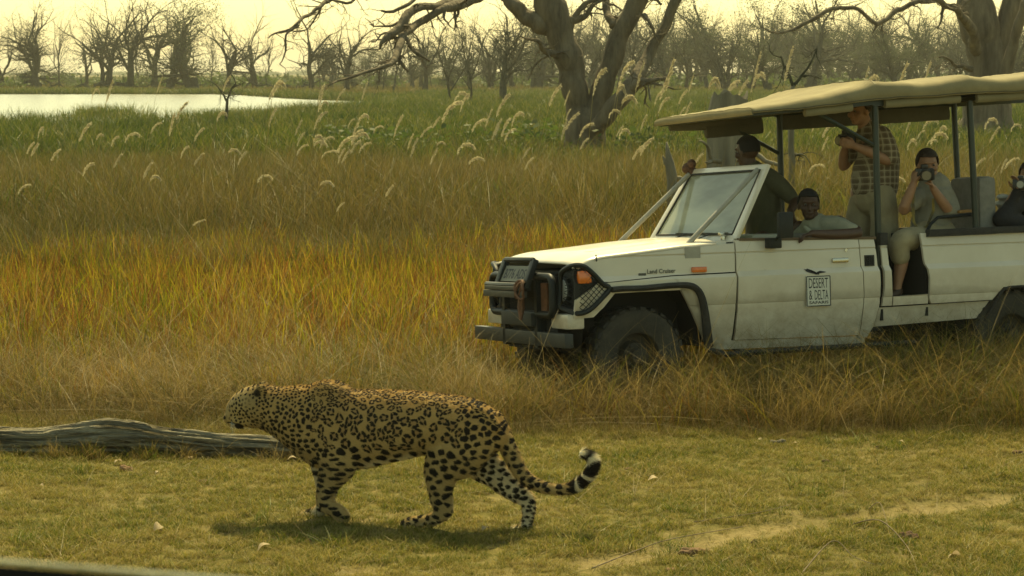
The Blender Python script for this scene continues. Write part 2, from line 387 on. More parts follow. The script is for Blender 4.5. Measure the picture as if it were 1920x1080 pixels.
G_REED = grass_mat('green reeds', [(0.1, (0.05, 0.09, 0.012)), (0.5, (0.11, 0.165, 0.02)), (0.8, (0.20, 0.23, 0.03)), (0.97, (0.34, 0.30, 0.08))], 0.08, 0.45)
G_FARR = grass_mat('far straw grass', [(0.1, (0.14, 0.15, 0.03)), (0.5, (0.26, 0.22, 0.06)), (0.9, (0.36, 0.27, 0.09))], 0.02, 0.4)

G_WEED = grass_mat('green weeds', [(0.1, (0.10, 0.17, 0.015)), (0.6, (0.22, 0.30, 0.03)), (0.95, (0.45, 0.42, 0.08))], 1.5, 0.45)
# lawn
p = pts(30000, 9.9, 15.6); d = dirt_mask(p[:, 0], p[:, 1]); tr = track_mask(p[:, 0], p[:, 1])
p = p[(RS.rand(len(p)) > d * 0.80) & (RS.rand(len(p)) > tr * 0.45) & (RS.rand(len(p)) < 0.45 + 0.8 * fbm(p[:, 0] * 4 + 2, p[:, 1] * 6, 3))]
sc = 0.45 + 0.9 * fbm(p[:, 0] * 2.3, p[:, 1] * 2.3, 3) * RS.uniform(0.5, 1.25, len(p)); sc *= 1 - 0.5 * track_mask(p[:, 0], p[:, 1])
L_ = [tuft('t', 34, 0.055, 0.055, 0.6, 0.0035, 0.9, 0.8, G_LAWN, 100 + i, seg=2) for i in range(8)]
scatter('lawn_grass', lift(p), sc, L_, 'short patchy green and straw lawn grass in the foreground', 'grass', 0.2)
# taller weedy tufts scattered on the lawn
p = pts(1700, 10.1, 14.8); p = p[ss(0.45, 0.70, fbm(p[:, 0] * 1.7 + 40, p[:, 1] * 1.7, 3)) > RS.rand(len(p)) * 0.7]
L_ = [tuft('t', 30, 0.07, 0.11, 0.7, 0.004, 0.9, 0.7, G_LAWN if i % 2 else G_WEED, 140 + i) for i in range(6)]
scatter('lawn_tuft', lift(p), RS.uniform(0.5, 1.1, len(p)), L_, 'taller green tufts dotted over the lawn', 'grass', 0.15)
# dead straws lying about
L_ = [tuft('t', 6, 0.10, 0.07, 0.6, 0.003, 2.6, 1.2, G_DRY, 160 + i) for i in range(5)]
p = pts(2600, 10.1, 15.2); scatter('straw_litter', lift(p), RS.uniform(0.4, 1.1, len(p)), L_, 'pale broken straws lying on the lawn', 'straw', 0.3)

# dry tangled grass between the lawn and the sedge
p = pts(11500, 13.7, 20.5); e = edge_y(p[:, 0]); k = (p[:, 1] > e) & ~under_truck(p[:, 0], p[:, 1])
p = p[k]; p = p[(p[:, 1] < 17.2) | (RS.rand(len(p)) < 0.35)]; e = edge_y(p[:, 0]); ramp_ = ss(0, 1.3, p[:, 1] - e)
L_ = [tuft('t', 24, 0.15, 0.56, 0.7, 0.0050, 0.95, 1.0, G_DRY, 200 + i, wind=(0.05, -0.05)) for i in range(12)]
sc = (0.28 + (0.62 + 0.28 * ss(-1, 1.5, p[:, 0])) * ramp_) * RS.uniform(0.55, 1.15, len(p))
sc = sc * (0.70 + 0.6 * fbm(p[:, 0] * 2.2 + 3, p[:, 1] * 2.2, 3)); q_ = RS.rand(len(p)) < 0.35 + 1.1 * fbm(p[:, 0] * 1.8, p[:, 1] * 2.8, 3); p = p[q_]; sc = sc[q_]
scatter('dry_grass', lift(p), sc, L_, 'brown dry tangled grass along the edge of the lawn', 'grass', 0.12)
# long bent straws and seed stems over it
L_ = [tuft('t', 7, 0.2, 0.85, 0.4, 0.0048, 1.1, 0.9, G_DRY, 240 + i, seg=5) for i in range(8)]
p = pts(1700, 14.2, 19.0); p = p[(p[:, 1] > edge_y(p[:, 0]) + 0.15) & ~under_truck(p[:, 0], p[:, 1], 0.2)]
scatter('bent_straw', lift(p), RS.uniform(0.5, 1.0, len(p)), L_, 'long bent pale straws arching over the dry grass', 'grass', 0.2)

# scattered taller tufts standing right in front of the truck
L_ = [tuft('t', 15, 0.13, 0.78, 0.6, 0.0042, 0.45, 1.1, G_DRY if i % 9 else G_GOLD, 260 + i, seg=5) for i in range(12)]
p = pts(2300, 14.2, 17.2); p = p[(p[:, 0] > -0.6) & (p[:, 1] > edge_y(p[:, 0]) + 0.25) & ~under_truck(p[:, 0], p[:, 1], 0.05) & (RS.rand(len(p)) < 0.25 + 1.1 * fbm(p[:, 0] * 1.5, p[:, 1] * 1.5, 3))]
scatter('roadside_grass', lift(p), RS.uniform(0.45, 1.05, len(p)), L_, 'taller thin grass growing up in front of the truck wheels', 'grass', 0.1)

# yellow green and rusty sedge
def gold_front(x): return 15.7 + 0.9 * (fbm(x * 0.7, 9.0, 3) - 0.5)
p = pts(15500, 15.3, 30.0); fr = gold_front(p[:, 0]); bk = 26.0 + 11.0 * (fbm(p[:, 0] * 0.45 + 3, 4.0, 3) - 0.5)
p = p[(p[:, 1] > fr) & (p[:, 1] < bk) & ~under_truck(p[:, 0], p[:, 1], 0.1)]
L_ = [tuft('t', 13, 0.13, 0.66, 0.55, 0.0150, 0.36, 0.35, G_GOLD, 300 + i, wind=(-0.07, 0)) for i in range(14)]
k = (0.55 + 0.45 * ss(0, 2.5, p[:, 1] - gold_front(p[:, 0]))) * (0.62 + 0.75 * fbm(p[:, 0] * 0.9, p[:, 1] * 1.6, 4))
q_ = RS.rand(len(p)) < 0.30 + 1.2 * fbm(p[:, 0] * 1.3 + 8, p[:, 1] * 2.2, 3) ** 1.2; p = p[q_]; k = k[q_]
scatter('yellow_sedge', lift(p), k * RS.uniform(0.65, 1.08, len(p)), L_, 'upright yellow green and rust coloured sedge beyond the dry grass', 'grass', 0.07)
L_ = [tuft('t', 22, 0.2, 0.5, 0.5, 0.005, 0.8, 0.7, G_DRY, 340 + i) for i in range(6)]
p = pts(2600, 16.4, 26.5); p = p[~under_truck(p[:, 0], p[:, 1], 0.1)]
scatter('brown_undergrowth', lift(p), RS.uniform(0.6, 1.1, len(p)), L_, 'thin brown grass growing among the yellow sedge', 'grass', 0.1)

# tall golden grass
p = pts(17500, 24.0, 92.0, power=1.5); p = p[(p[:, 1] < 40 + 46 * fbm(p[:, 0] * 0.16 + 9, p[:, 1] * 0.10, 4) ** 1.1)]
p = p[RS.rand(len(p)) < 0.30 + 1.1 * fbm(p[:, 0] * 0.45, p[:, 1] * 0.8, 4)]; hv = 0.52 + 0.9 * fbm(p[:, 0] * 0.35, p[:, 1] * 0.5, 4)
L_ = [tuft('t', 40, 0.34, 1.42, 0.55, 0.0100, 0.42, 0.9, G_TALL, 400 + i, wind=(0.15, -0.02), seg=4) for i in range(14)]
k = 0.62 + 0.38 * ss(26, 33, p[:, 1]); k = k * (1 - 0.50 * ss(36, 58, p[:, 1]))
scatter('tall_golden_grass', lift(p), hv * k * RS.uniform(0.8, 1.08, len(p)), L_, 'tall fine golden brown grass leaning in the wind behind the truck', 'grass', 0.06)
# long single stems that lean with the wind above the tall grass
L_ = [tuft('t', 4, 0.5, 1.75, 0.3, 0.0075, 0.16, 0.9, G_TALL, 440 + i, wind=(0.22, 0), seg=6) for i in range(8)]
p = pts(2600, 25, 62, power=1.1); scatter('leaning_stems', lift(p), RS.uniform(0.55, 1.1, len(p)) * (1 - 0.35 * ss(36, 58, p[:, 1])), L_, 'long thin straw coloured stems leaning above the tall grass', 'grass', 0.1)
# green reeds and meadow
p = pts(20000, 33, 330, margin=1.2, power=1.4); a, b_ = pond_edge(p[:, 0]); wet = (p[:, 0] < -8.5) & (p[:, 1] > a + 0.5) & (p[:, 1] < b_)
lim = np.where(p[:, 0] < -10, b_ + 26, 235 + 40 * fbm(p[:, 0] * 0.02, 1.0, 2))
isl = wet & (p[:, 1] < a + 28) & (fbm(p[:, 0] * 0.22 + 30, p[:, 1] * 0.05, 3) > 0.70 - 0.24 * ss(-24, -12, p[:, 0])) & (RS.rand(len(p)) < 0.5)
p = p[(~wet | isl) & (p[:, 1] < lim)]
L_ = [tuft('t', 40, 0.75, 0.95, 0.6, 0.03, 0.5, 0.6, G_REED, 500 + i, wind=(0.08, 0)) for i in range(10)]
s_ = (0.50 + 0.85 * fbm(p[:, 0] * 0.25, p[:, 1] * 0.18, 4)) * (1 + 0.5 * ss(120, 300, p[:, 1]))
scatter('green_reeds', lift(p), s_, L_, 'green reeds and meadow around the pond and under the trees', 'reeds', 0.05, zs=1 / (1 + 0.45 * ss(120, 300, p[:, 1])))
# far straw grass
p = pts(7000, 230, 900, margin=1.15, power=1.5); a, b_ = pond_edge(p[:, 0]); p = p[~((p[:, 0] < -8.5) & (p[:, 1] < b_ + 14))]
L_ = [tuft('t', 40, 2.2, 0.8, 0.5, 0.09, 0.5, 0.5, G_FARR, 540 + i, seg=2) for i in range(5)]
scatter('far_straw_grass', lift(p), RS.uniform(0.7, 1.3, len(p)), L_, 'dry straw coloured grass of the far savanna', 'grass', 0.05)

# ------------------------------------------------------------------ trees
BARK = M('grey bark', (0.22, 0.18, 0.12), 0.9, c2=(0.075, 0.062, 0.045), vscale=3.5, bump=1.0, bscale=6, bdist=0.12, stretch=(1, 1, 0.22), spec=0.2)
BARKD = M('dark bark', (0.072, 0.073, 0.050), 0.9, var=0.4, vscale=2.0, spec=0.15)
DEAD = M('weathered dead wood', (0.24, 0.21, 0.145), 0.85, var=0.5, vscale=4.0, bump=1.0, bscale=9, stretch=(1, 1, 0.12), spec=0.2)
LEAFB = M('brown olive leaves', (0.085, 0.10, 0.045), 0.7, trans=0.4, var=0.3, vscale=1.0)
BUSH = M('green shrub leaves', (0.09, 0.13, 0.025), 0.6, trans=0.4, var=0.35, vscale=0.8)

def wob(pts, rad, n, amp, seed):
    """resample a traced limb and roughen it: knots and bends"""
    P, Rr = resample(pts, rad, n); rs = np.random.RandomState(seed); ph = rs.rand(3) * 50
    s = np.arange(n) * 0.35
    for i in range(3): P[1:-1, i] += (fbm(s[1:-1] + ph[i], s[1:-1] * 0 + ph[i], 3) - 0.5) * amp * 2
    r = Rr[:, 0] * (0.88 + 0.26 * fbm(s * 1.7 + ph[0], s * 0, 2)); return P, r
def grow(mb, twigs, p, d, L, r, depth, rs, k):
    """recursive branch: k holds the tree's habit"""
    nseg = max(3, int(L / k['seg'])); P = [p]; Rr = [r]; q = np.array(p, float); d = np.array(d, float)
    r1 = r * (0.55 if depth else 0.5)
    for i in range(nseg):
        d = d + rs.normal(0, k['bend'] * (0.5 if depth == 0 else 1), 3); d[2] += k['up'] * 0.12 if depth else 0.05; d /= np.linalg.norm(d)
        q = q + d * L / nseg; P.append(q.copy()); Rr.append(r + (r1 - r) * (i + 1) / nseg)
    tgt = mb if depth == 0 else twigs
    tgt.tube(P, Rr, n=7 if depth == 0 else (5 if depth == 1 else 3), cap=False)
    if depth >= k['depth']:
        k['tips'].append((P[-1], d)); return
    nc = k['kids'][min(depth, len(k['kids']) - 1)]
    for i in range(nc):
        f = (0.38 if depth == 0 else 0.25) + 0.62 * (i + rs.rand()) / nc
        if i == nc - 1: f = 1.0
        j = min(int(f * nseg), nseg); base = P[j]; dd = P[j] - P[max(j - 1, 0)]; dd /= np.linalg.norm(dd) + 1e-9
        a = rs.rand() * 6.283; side = np.array([math.cos(a), math.sin(a), 0.15 * rs.randn()]); side -= dd * (side @ dd); side /= np.linalg.norm(side)
        sp = k['spread'] * (0.6 + 0.7 * rs.rand()) * (0.55 if f == 1.0 else 1)
        nd = dd * math.cos(sp) + side * math.sin(sp)
        grow(mb, twigs, base, nd, L * (0.52 + 0.3 * rs.rand()) * (k['lf'] if depth else 1), Rr[j] * (0.50 + 0.22 * rs.rand()), depth + 1, rs, k)
def leaf_cloud(tips, rs, n, size, spread, zbias=0):
    V = []; F = []
    for (p, d) in tips:
        for i in range(n):
            c = p + rs.normal(0, spread, 3) * np.array([1, 1, 0.7]); a = rs.normal(0, 1, 3); a /= np.linalg.norm(a); b_ = np.cross(a, rs.normal(0, 1, 3)); b_ /= np.linalg.norm(b_)
            s = size * (0.5 + rs.rand()); k = len(V); V += [c - a * s, c + b_ * s * 0.5, c + a * s, c - b_ * s * 0.5]; F.append((k, k + 1, k + 2, k + 3))
    return np.array(V), F
def tree_meshes(seed, H, r, depth=4, kids=(5, 4, 3, 3), spread=0.75, bend=0.22, up=0.4, lf=0.95, seg=0.8, leaves=0, lsize=0.18, lspread=0.5, trunkfrac=0.5, dead=False, stems=1):
    rs = np.random.RandomState(seed); tr = MB(); tw = MB(); k = dict(depth=depth, kids=kids, spread=spread, bend=bend, up=up, lf=lf, seg=seg, tips=[])
    for s in range(stems):
        d0 = np.array([0, 0, 1.0]) if stems == 1 else np.array([0.28 * math.cos(s * 2.3 + seed), 0.28 * math.sin(s * 2.3 + seed), 1])
        grow(tr, tw, np.array([0, 0, -0.3]), d0 + np.append(rs.normal(0, 0.07, 2), 0), H * trunkfrac * (1 - 0.2 * s), r * (1 - 0.2 * s), 0, rs, k)
    tr.tube([(0, 0, -0.3), (0, 0, 0.4), (0, 0, 1.2)], [r * 1.7, r * 1.25, r * 0.98], n=8, cap=False)
    a = tr.mesh('trunk'); a.materials.append(BARKD)
    if leaves:
        V, F = leaf_cloud(k['tips'], rs, leaves, lsize, lspread); tw.add(V, F, 1, False)
    b_ = tw.mesh('crown'); b_.materials.append(BARKD); b_.materials.append(LEAFB)
    return a, b_
KIND = []
KIND.append(('broad bare', [tree_meshes(21 + i, 12, 0.46, 4, (7, 5, 3, 3), 0.80, 0.26, 0.35, trunkfrac=0.64) for i in range(4)]))
KIND.append(('tall slim bare', [tree_meshes(31 + i, 12, 0.30, 3, (8, 4, 3), 0.6, 0.20, 0.9, trunkfrac=0.85) for i in range(4)]))
KIND.append(('thin leafed', [tree_meshes(41 + i, 11, 0.44, 4, (7, 5, 3, 2), 0.72, 0.22, 0.45, leaves=22, lsize=0.06, lspread=0.32, trunkfrac=0.64) for i in range(4)]))
KIND.append(('broken dead', [tree_meshes(51 + i, 9, 0.36, 2, (5, 4, 2), 0.7, 0.28, 0.7, trunkfrac=0.8, seg=0.6) for i in range(3)]))
KIND.append(('forked bare', [tree_meshes(61 + i, 12, 0.34, 4, (4, 4, 3, 2), 0.65, 0.24, 0.6, trunkfrac=0.5, stems=3) for i in range(3)]))
KIND.append(('dense brown', [tree_meshes(71 + i, 10, 0.42, 4, (6, 4, 3, 3), 0.8, 0.2, 0.3, leaves=40, lsize=0.065, lspread=0.36, trunkfrac=0.45) for i in range(3)]))
TOP = {cr.name: float(np.percentile([v.co.z for v in cr.vertices], 88)) for _, L_ in KIND for _, cr in L_}
def far_tree(kind, px, ytop, Y, label, group, rnd, wid=1.0):
    nm, L_ = KIND[kind]; i = rnd.randrange(len(L_)); tr, cr = L_[i]
    H = TOP[cr.name]; p = atY(px, 160, Y); ht = atY(px, ytop, Y)[2]
    s = ht / H; e = empty('%s_tree' % nm.replace(' ', '_'), (p[0], Y, 0), label, 'tree', group)
    e.scale = (s * wid, s * wid, s); e.rotation_euler = (0, 0, rnd.random() * 6.28)
    for n_, m_ in (('trunk', tr), ('crown', cr)):
        o = bpy.data.objects.new(n_, m_); col.objects.link(o); o.parent = e
    return e
rr = random.Random(5)
# far bank, left of the picture: each one traced from the photograph
left = [(5, 55, 2, 300), (52, 62, 5, 300), (72, 32, 0, 290), (110, 36, 1, 270), (160, 80, 3, 320), (192, 60, 2, 300), (205, 18, 2, 300), (243, 8, 0, 270), (262, 70, 1, 330),
        (290, 20, 0, 290), (318, 40, 4, 280), (345, 62, 3, 330), (362, 26, 5, 275), (395, 60, 1, 330), (424, 55, 0, 285), (478, 58, 4, 300), (498, 66, 1, 310)]
words = {0: 'broad bare tree', 1: 'slim bare tree', 2: 'thinly leafed tree', 3: 'broken dead tree', 4: 'many stemmed bare tree', 5: 'dense brown tree'}
def near_what(px):
    for lim, w_ in ((640, 'right of the far bank trees'), (720, 'below the tip of the hanging limb'), (790, 'right behind the hanging limb'), (850, 'beside the ball crowned tree'), (910, 'behind the thin forked tree'), (975, 'behind the slim meadow tree'), (1035, 'close left of the double trunk'), (1090, 'hidden partly by the left trunk'), (1150, 'seen between the two big trunks'), (1200, 'behind the right hand trunk'), (1245, 'just right of the double trunk'), (1300, 'above the tip of the canopy'), (1350, 'left above the broken stump'), (1400, 'right above the broken stump'), (1450, 'under the arching branch tip'), (1500, 'behind the slim pale dead tree'), (1560, 'right of the slim pale dead tree'), (1610, 'above the standing photographer camera'), (1660, 'above the peak of the canopy'), (1720, 'right of the canopy peak'), (1780, 'above the seated photographer'), (1830, 'touching the large grey tree'), (1880, 'behind the large grey tree')):
        if px < lim: return w_
    return 'at the right picture edge'
place = ['at the left picture edge', 'close beside the leftmost brown tree', 'just right of the leftmost clump', 'standing apart at the right end of the leftmost clump', 'alone in the gap after the leftmost clump',
         'at the left foot of the tallest left tree', 'left neighbour of the tallest far bank tree', 'tallest of the left group', 'right behind the tallest left tree', 'left of the middle of the far bank row',
         'in the middle of the far bank row', 'between the middle trees and the dense round one', 'with the thickest trunk of the far bank', 'just right of the dense round tree', 'with a wide fork right of the dense round tree',
         'near the right end of the left row', 'last of the left row before the open sky']
for (px, yt, k_, Y_), pl in zip(left, place):
    far_tree(k_, px, yt, Y_, '%s, %s' % (words[k_], pl), 'bare trees on the far bank', rr, wid=1.05 if k_ != 1 else 0.7)
mid = [(585, 38, 0, 260), (600, 60, 1, 300), (622, 90, 3, 300), (650, 45, 0, 240), (690, 95, 1, 280), (718, 62, 1, 250), (738, 20, 1, 260), (797, 45, 0, 240), (775, 95, 3, 300), (845, 68, 5, 290), (880, 25, 1, 230), (920, 60, 4, 280), (945, 42, 0, 170), (960, 35, 2, 300), (1005, 45, 1, 290), (1020, 60, 5, 320)]
place = ['at the right side of the open sky', 'right behind the first of the middle group', 'low among the middle group', 'with a rounded fan crown under the hanging limb', 'right under the hanging dead limb', 'behind the tip of the hanging limb',
         'above the broken limb end', 'under the thick grey limb', 'low between the grey limb and the ball crowned tree', 'with a ball shaped crown left of the big trunk', 'very thin, left of the big double trunk', 'in front of the dense stand left of the big trunk',
         'nearest one in the green meadow left of the big trunk', 'behind the nearest meadow tree', 'touching the left side of the big trunk', 'hidden half behind the big trunk']
for (px, yt, k_, Y_), pl in zip(mid, place):
    far_tree(k_, px, yt, Y_, '%s, %s' % (words[k_], pl), 'bare trees in the middle distance', rr, wid=0.95 if k_ != 1 else 0.65)
rw = random.Random(9)
for i in range(88):                              # the hazy woodland behind the meadow, right half of the picture
    px = 1000 + 940 * (i + rw.random() * 0.9) / 88; k_ = rw.choice([0, 1, 2, 4, 2, 5, 0, 4, 5])
    yt = (12 if i % 4 == 0 else 40) + rw.random() * 46; Y_ = 235 + rw.random() * 150
    far_tree(k_, px, yt, Y_, '%s %s of the hazy woodland, %s' % ('tall' if i % 4 == 0 else 'lower', words[k_], near_what(px)), 'hazy woodland behind the meadow', rw, wid=0.9 if k_ != 1 else 0.7)
for i in range(30):
    px = 600 + 430 * (i + rw.random() * 0.9) / 30; k_ = rw.choice([1, 2, 4, 5, 3])
    far_tree(k_, px, 80 + rw.random() * 35, 300 + rw.random() * 120, 'faint farther %s, %s' % (words[k_], near_what(px)), 'far row of trees left of the big trunk', rw, wid=0.9)
# low scrub and tree masses at the horizon, nobody could count them
def clump_mesh(seed, n=260, r=2.2, h=2.0, mat=BUSH, ls=0.28):
    rs = np.random.RandomState(seed); V = []; F = []
    for i in range(n):
        a = rs.normal(0, 0.5, 3) * np.array([r, r, h * 0.6]); a[2] = abs(a[2]) + 0.1
        u = rs.normal(0, 1, 3); u /= np.linalg.norm(u); w_ = np.cross(u, rs.normal(0, 1, 3)); w_ /= np.linalg.norm(w_); s = ls * (0.4 + rs.rand()); k = len(V)
        V += [a - u * s, a + w_ * s * 0.6, a + u * s, a - w_ * s * 0.6]; F.append((k, k + 1, k + 2, k + 3))
    me = bpy.data.meshes.new('clump'); me.from_pydata([tuple(v) for v in V], [], F); me.materials.append(mat); return me
L_ = [clump_mesh(800 + i) for i in range(5)]
n = 520; a = (RS.rand(n) * 2 - 1) * 0.27; Yb = 290 + 330 * RS.rand(n) ** 1.3; P = np.stack([a * Yb, Yb, Yb * 0], 1); P = P[(P[:, 0] > -0.03 * P[:, 1]) | (RS.rand(n) < 0.35)]
scatter('woodland_undergrowth', P, RS.uniform(0.6, 1.5, len(P)), L_, 'low olive undergrowth below the far trees', 'undergrowth', 0.05)
n = 900; a = (RS.rand(n) * 2 - 1) * 0.27; Yb = 1500 + 900 * RS.rand(n); P = np.stack([a * Yb, Yb, Yb * 0], 1); k = fbm(a * 40, a * 0, 3)
scatter('horizon_treeline', P, 0.8 + 2.4 * k ** 2 * RS.uniform(0.5, 1, n), L_, 'distant hazy tree line on the horizon', 'trees', 0.05)
L_ = [clump_mesh(820 + i, n=420, r=1.6, h=1.2, ls=0.10) for i in range(3)]
for px, py, Y_, s_ in ((720, 262, 62, 0.9), (1000, 255, 66, 1.0), (1215, 262, 60, 0.8), (650, 258, 64, 0.8)):
    p = atY(px, py, Y_); o = mesh_obj('green_shrub', L_[int(px) % 3]); o.location = (p[0], Y_, 0.15); o.scale = (s_ * 1.3, s_, s_)
    tag(o, 'low bright green shrub in the meadow ' + {720: 'left of the middle of the view', 1000: 'just left of the big double trunk', 1215: 'just right of the big double trunk', 650: 'among the plumed grass left of the middle'}[px], 'shrub', 'green shrubs in the meadow')

# far grazing logs and snags on the far bank
def snag(px, py, Y, Lh, ang, seed, label):
    rs = np.random.RandomState(seed); p = atY(px, py, Y); mb = MB(); d = np.array([math.cos(ang), 0.2, math.sin(ang)])
    P = [np.array([0, 0, 0.15]) + d * Lh * t + np.array([0, 0, rs.normal(0, 0.08 * Lh)]) for t in np.linspace(0, 1, 6)]
    mb.tube(P, [0.22, 0.2, 0.17, 0.13, 0.1, 0.05], 6)
    for j in range(5):
        q = P[rs.randint(1, 5)]; e = q + np.array([rs.normal(0, 0.3), 0, 0.5 + rs.rand()]) * Lh * 0.18; mb.tube([q, (q + e) / 2 + rs.normal(0, 0.1, 3), e], [0.09, 0.06, 0.02], 4)
    o = mb.obj('fallen_snag', BARKD); o.location = (p[0], Y, 0.5); tag(o, label, 'dead tree', 'fallen snags on the far bank')
for i, (px, w_, pl) in enumerate(((60, 4, 'below the leftmost clump'), (135, 6, 'left of the tallest tree'), (175, 5, 'at the foot of the tallest tree'), (215, 5, 'under the tallest left tree'), (440, 5, 'behind the little tree in the pond'), (535, 6, 'in the open gap'), (330, 4, 'under the dense round tree'))):
    snag(px, 155, 262 + 4 * i, w_, 0.05, 900 + i, 'tangled fallen dead branches on the far bank ' + pl)

# --- hero tree: the big double trunk
def limb(mb, trace, Y, n, amp, seed, sides=12, sc=None):
    """trace: (px, py, width in px[, depth offset])"""
    P = [atY(t[0], t[1], Y + (t[3] if len(t) > 3 else 0)) for t in trace]; r = [t[2] * 0.415 * (Y + (t[3] if len(t) > 3 else 0)) / FPX for t in trace]
    P, r = wob(P, r, n, amp, seed); P = P - mb.o; mb.tube(P, list(r), sides, cap=True); return P, r
def twigs_on(mb, P, r, n, Lr, seed, down=0.2, t0=0.2, sub=3, rk=0.35):
    rs = np.random.RandomState(seed); m = len(P)
    for i in range(n):
        j = int(m * (t0 + (1 - t0) * rs.rand())); j = min(max(j, 1), m - 1); d = rs.normal(0, 1, 3); d[1] *= 0.5; d[2] = d[2] * 0.6 - down; d /= np.linalg.norm(d)
        L = Lr * (0.4 + 0.8 * rs.rand()); q = P[j].copy(); pp = [q.copy()]
        for s in range(6): d = d + rs.normal(0, 0.28, 3) + np.array([0, 0, -down * 0.12]); d /= np.linalg.norm(d); q = q + d * L / 6; pp.append(q.copy())
        r0 = max(min(r[j] * rk, 0.05), 0.012); mb.tube(pp, list(np.linspace(r0, r0 * 0.25, 7)), 4, cap=False)
        for t in range(sub):
            k = rs.randint(2, 6); d2 = d + rs.normal(0, 0.8, 3); d2 /= np.linalg.norm(d2); a = pp[k]
            mb.tube([a, a + d2 * L * 0.15 + rs.normal(0, 0.03, 3), a + d2 * L * 0.35], [r0 * 0.5, r0 * 0.35, r0 * 0.15], 3, cap=False)
YT = 62.0
base = np.array([atY(1095, 250, YT)[0], YT, 0.0])
big = empty('big_dead_tree', base, 'big grey tree with a double trunk and long bare limbs above the plumed grass', 'tree')
tb = MB(); tb.o = base
limb(tb, [(1092, 300, 92), (1090, 245, 70), (1083, 200, 58), (1070, 140, 60), (1060, 90, 62), (1045, 45, 66), (1030, 10, 70), (1022, -30, 60)], YT, 30, 0.10, 1, 16)
limb(tb, [(1100, 300, 80, 0.3), (1105, 245, 66), (1118, 200, 54), (1135, 140, 46), (1158, 80, 46), (1185, 20, 44), (1205, -30, 40)], YT, 26, 0.10, 2, 14)
tb.obj('trunk', BARK, big, sharp=180)
lb = MB(); lb.o = base
P, r = limb(lb, [(1052, 50, 50), (1010, 40, 44), (975, 22, 34), (950, -5, 28), (925, -30, 26)], YT, 22, 0.12, 3)
lb.obj('limb', BARK, big, sharp=180)
lb = MB(); lb.o = base
P, r = limb(lb, [(1118, 242, 40, -.6), (1150, 200, 40, -1), (1180, 165, 36, -1), (1215, 105, 26), (1240, 60, 22), (1262, 15, 22), (1280, -30, 22)], YT, 26, 0.12, 4)
lb.obj('limb', BARK, big, sharp=180)
for tr_, sd, nt in (([(1180, 165, 30, -1), (1215, 152, 14, -1.5), (1250, 148, 6, -1.5)], 5, 4), ([(1048, 105, 18), (1025, 95, 14, -1), (1005, 78, 9, -1.5), (975, 68, 4, -2)], 6, 5), ([(1150, 50, 22), (1140, 20, 18, .5), (1138, -20, 16, 1)], 7, 3),
                    ([(1062, 60, 26), (1078, 30, 14), (1100, 5, 12), (1130, -10, 9)], 8, 4), ([(1066, 40, 22), (1095, 30, 14), (1112, 10, 9), (1140, -5, 7)], 9, 3), ([(1195, 0, 18), (1215, -4, 10), (1240, 8, 6)], 10, 3), ([(1206, 30, 12, -.5), (1222, 45, 7, -1), (1228, 70, 4, -1)], 12, 4)):
    lb = MB(); lb.o = base; P, r = limb(lb, tr_, YT, 14, 0.08, sd, 8); twigs_on(lb, P, r, nt * 2, 0.9, sd + 40); lb.obj('branch', BARK, big, sharp=180)
# the long limb that sweeps down to the left, nearer to the camera
for tr_, sd, nt, Lr, n_ in (
    ([(925, -30, 34, -1), (895, -10, 34, -2), (850, 12, 24, -4), (830, 18, 18, -4.6), (790, 40, 17, -5), (760, 62, 18, -6), (750, 85, 17, -7), (735, 115, 13, -8), (715, 125, 8, -8.5), (675, 140, 7, -9), (640, 148, 5, -9.5), (618, 158, 3, -10)], 13, 22, 1.1, 46),
    ([(870, 0, 26, -3), (835, 8, 20, -4), (800, 12, 18, -5), (770, 22, 20, -6), (745, 55, 20, -6.5), (720, 75, 12, -7), (712, 92, 5, -7)], 14, 12, 0.8, 30),
    ([(760, 70, 10, -6.5), (772, 90, 9, -6.8), (785, 103, 8, -7), (806, 115, 4, -7)], 15, 6, 0.5, 14),
    ([(750, 95, 9, -7), (748, 115, 8, -7.4), (765, 135, 4, -7.6)], 16, 5, 0.5, 12),
    ([(834, 20, 7, -4.6), (836, 36, 5, -4.8), (845, 50, 3, -5)], 17, 4, 0.5, 9),
    ([(650, -40, 12, -5), (622, -5, 10, -6), (600, 12, 9, -7), (575, 30, 8, -7.5), (560, 45, 7, -8), (540, 58, 6, -8), (512, 66, 4, -8.4), (502, 72, 2, -8.5)], 18, 14, 0.9, 30),
    ([(560, 47, 6, -8), (536, 66, 5, -8.2), (534, 95, 4, -8.4), (524, 120, 2, -8.6)], 19, 5, 0.5, 14),
    ([(600, 10, 5, -7), (590, 35, 4, -7), (572, 55, 3, -7.2), (548, 62, 2, -7.4)], 20, 6, 0.5, 12),
    ([(690, -40, 8, -5), (664, 0, 7, -6), (640, 5, 6, -6.4), (610, -2, 5, -7)], 23, 8, 0.6, 12),
    ([(800, -40, 12, -4), (775, 2, 9, -5), (738, 20, 8, -5.4), (715, 20, 5, -5.6)], 24, 8, 0.6, 14)):
    lb = MB(); lb.o = base; P, r = limb(lb, tr_, YT, n_, 0.07, sd, 9); twigs_on(lb, P, r, nt, Lr, sd + 60, 0.35); lb.obj('branch', BARK, big, sharp=180)

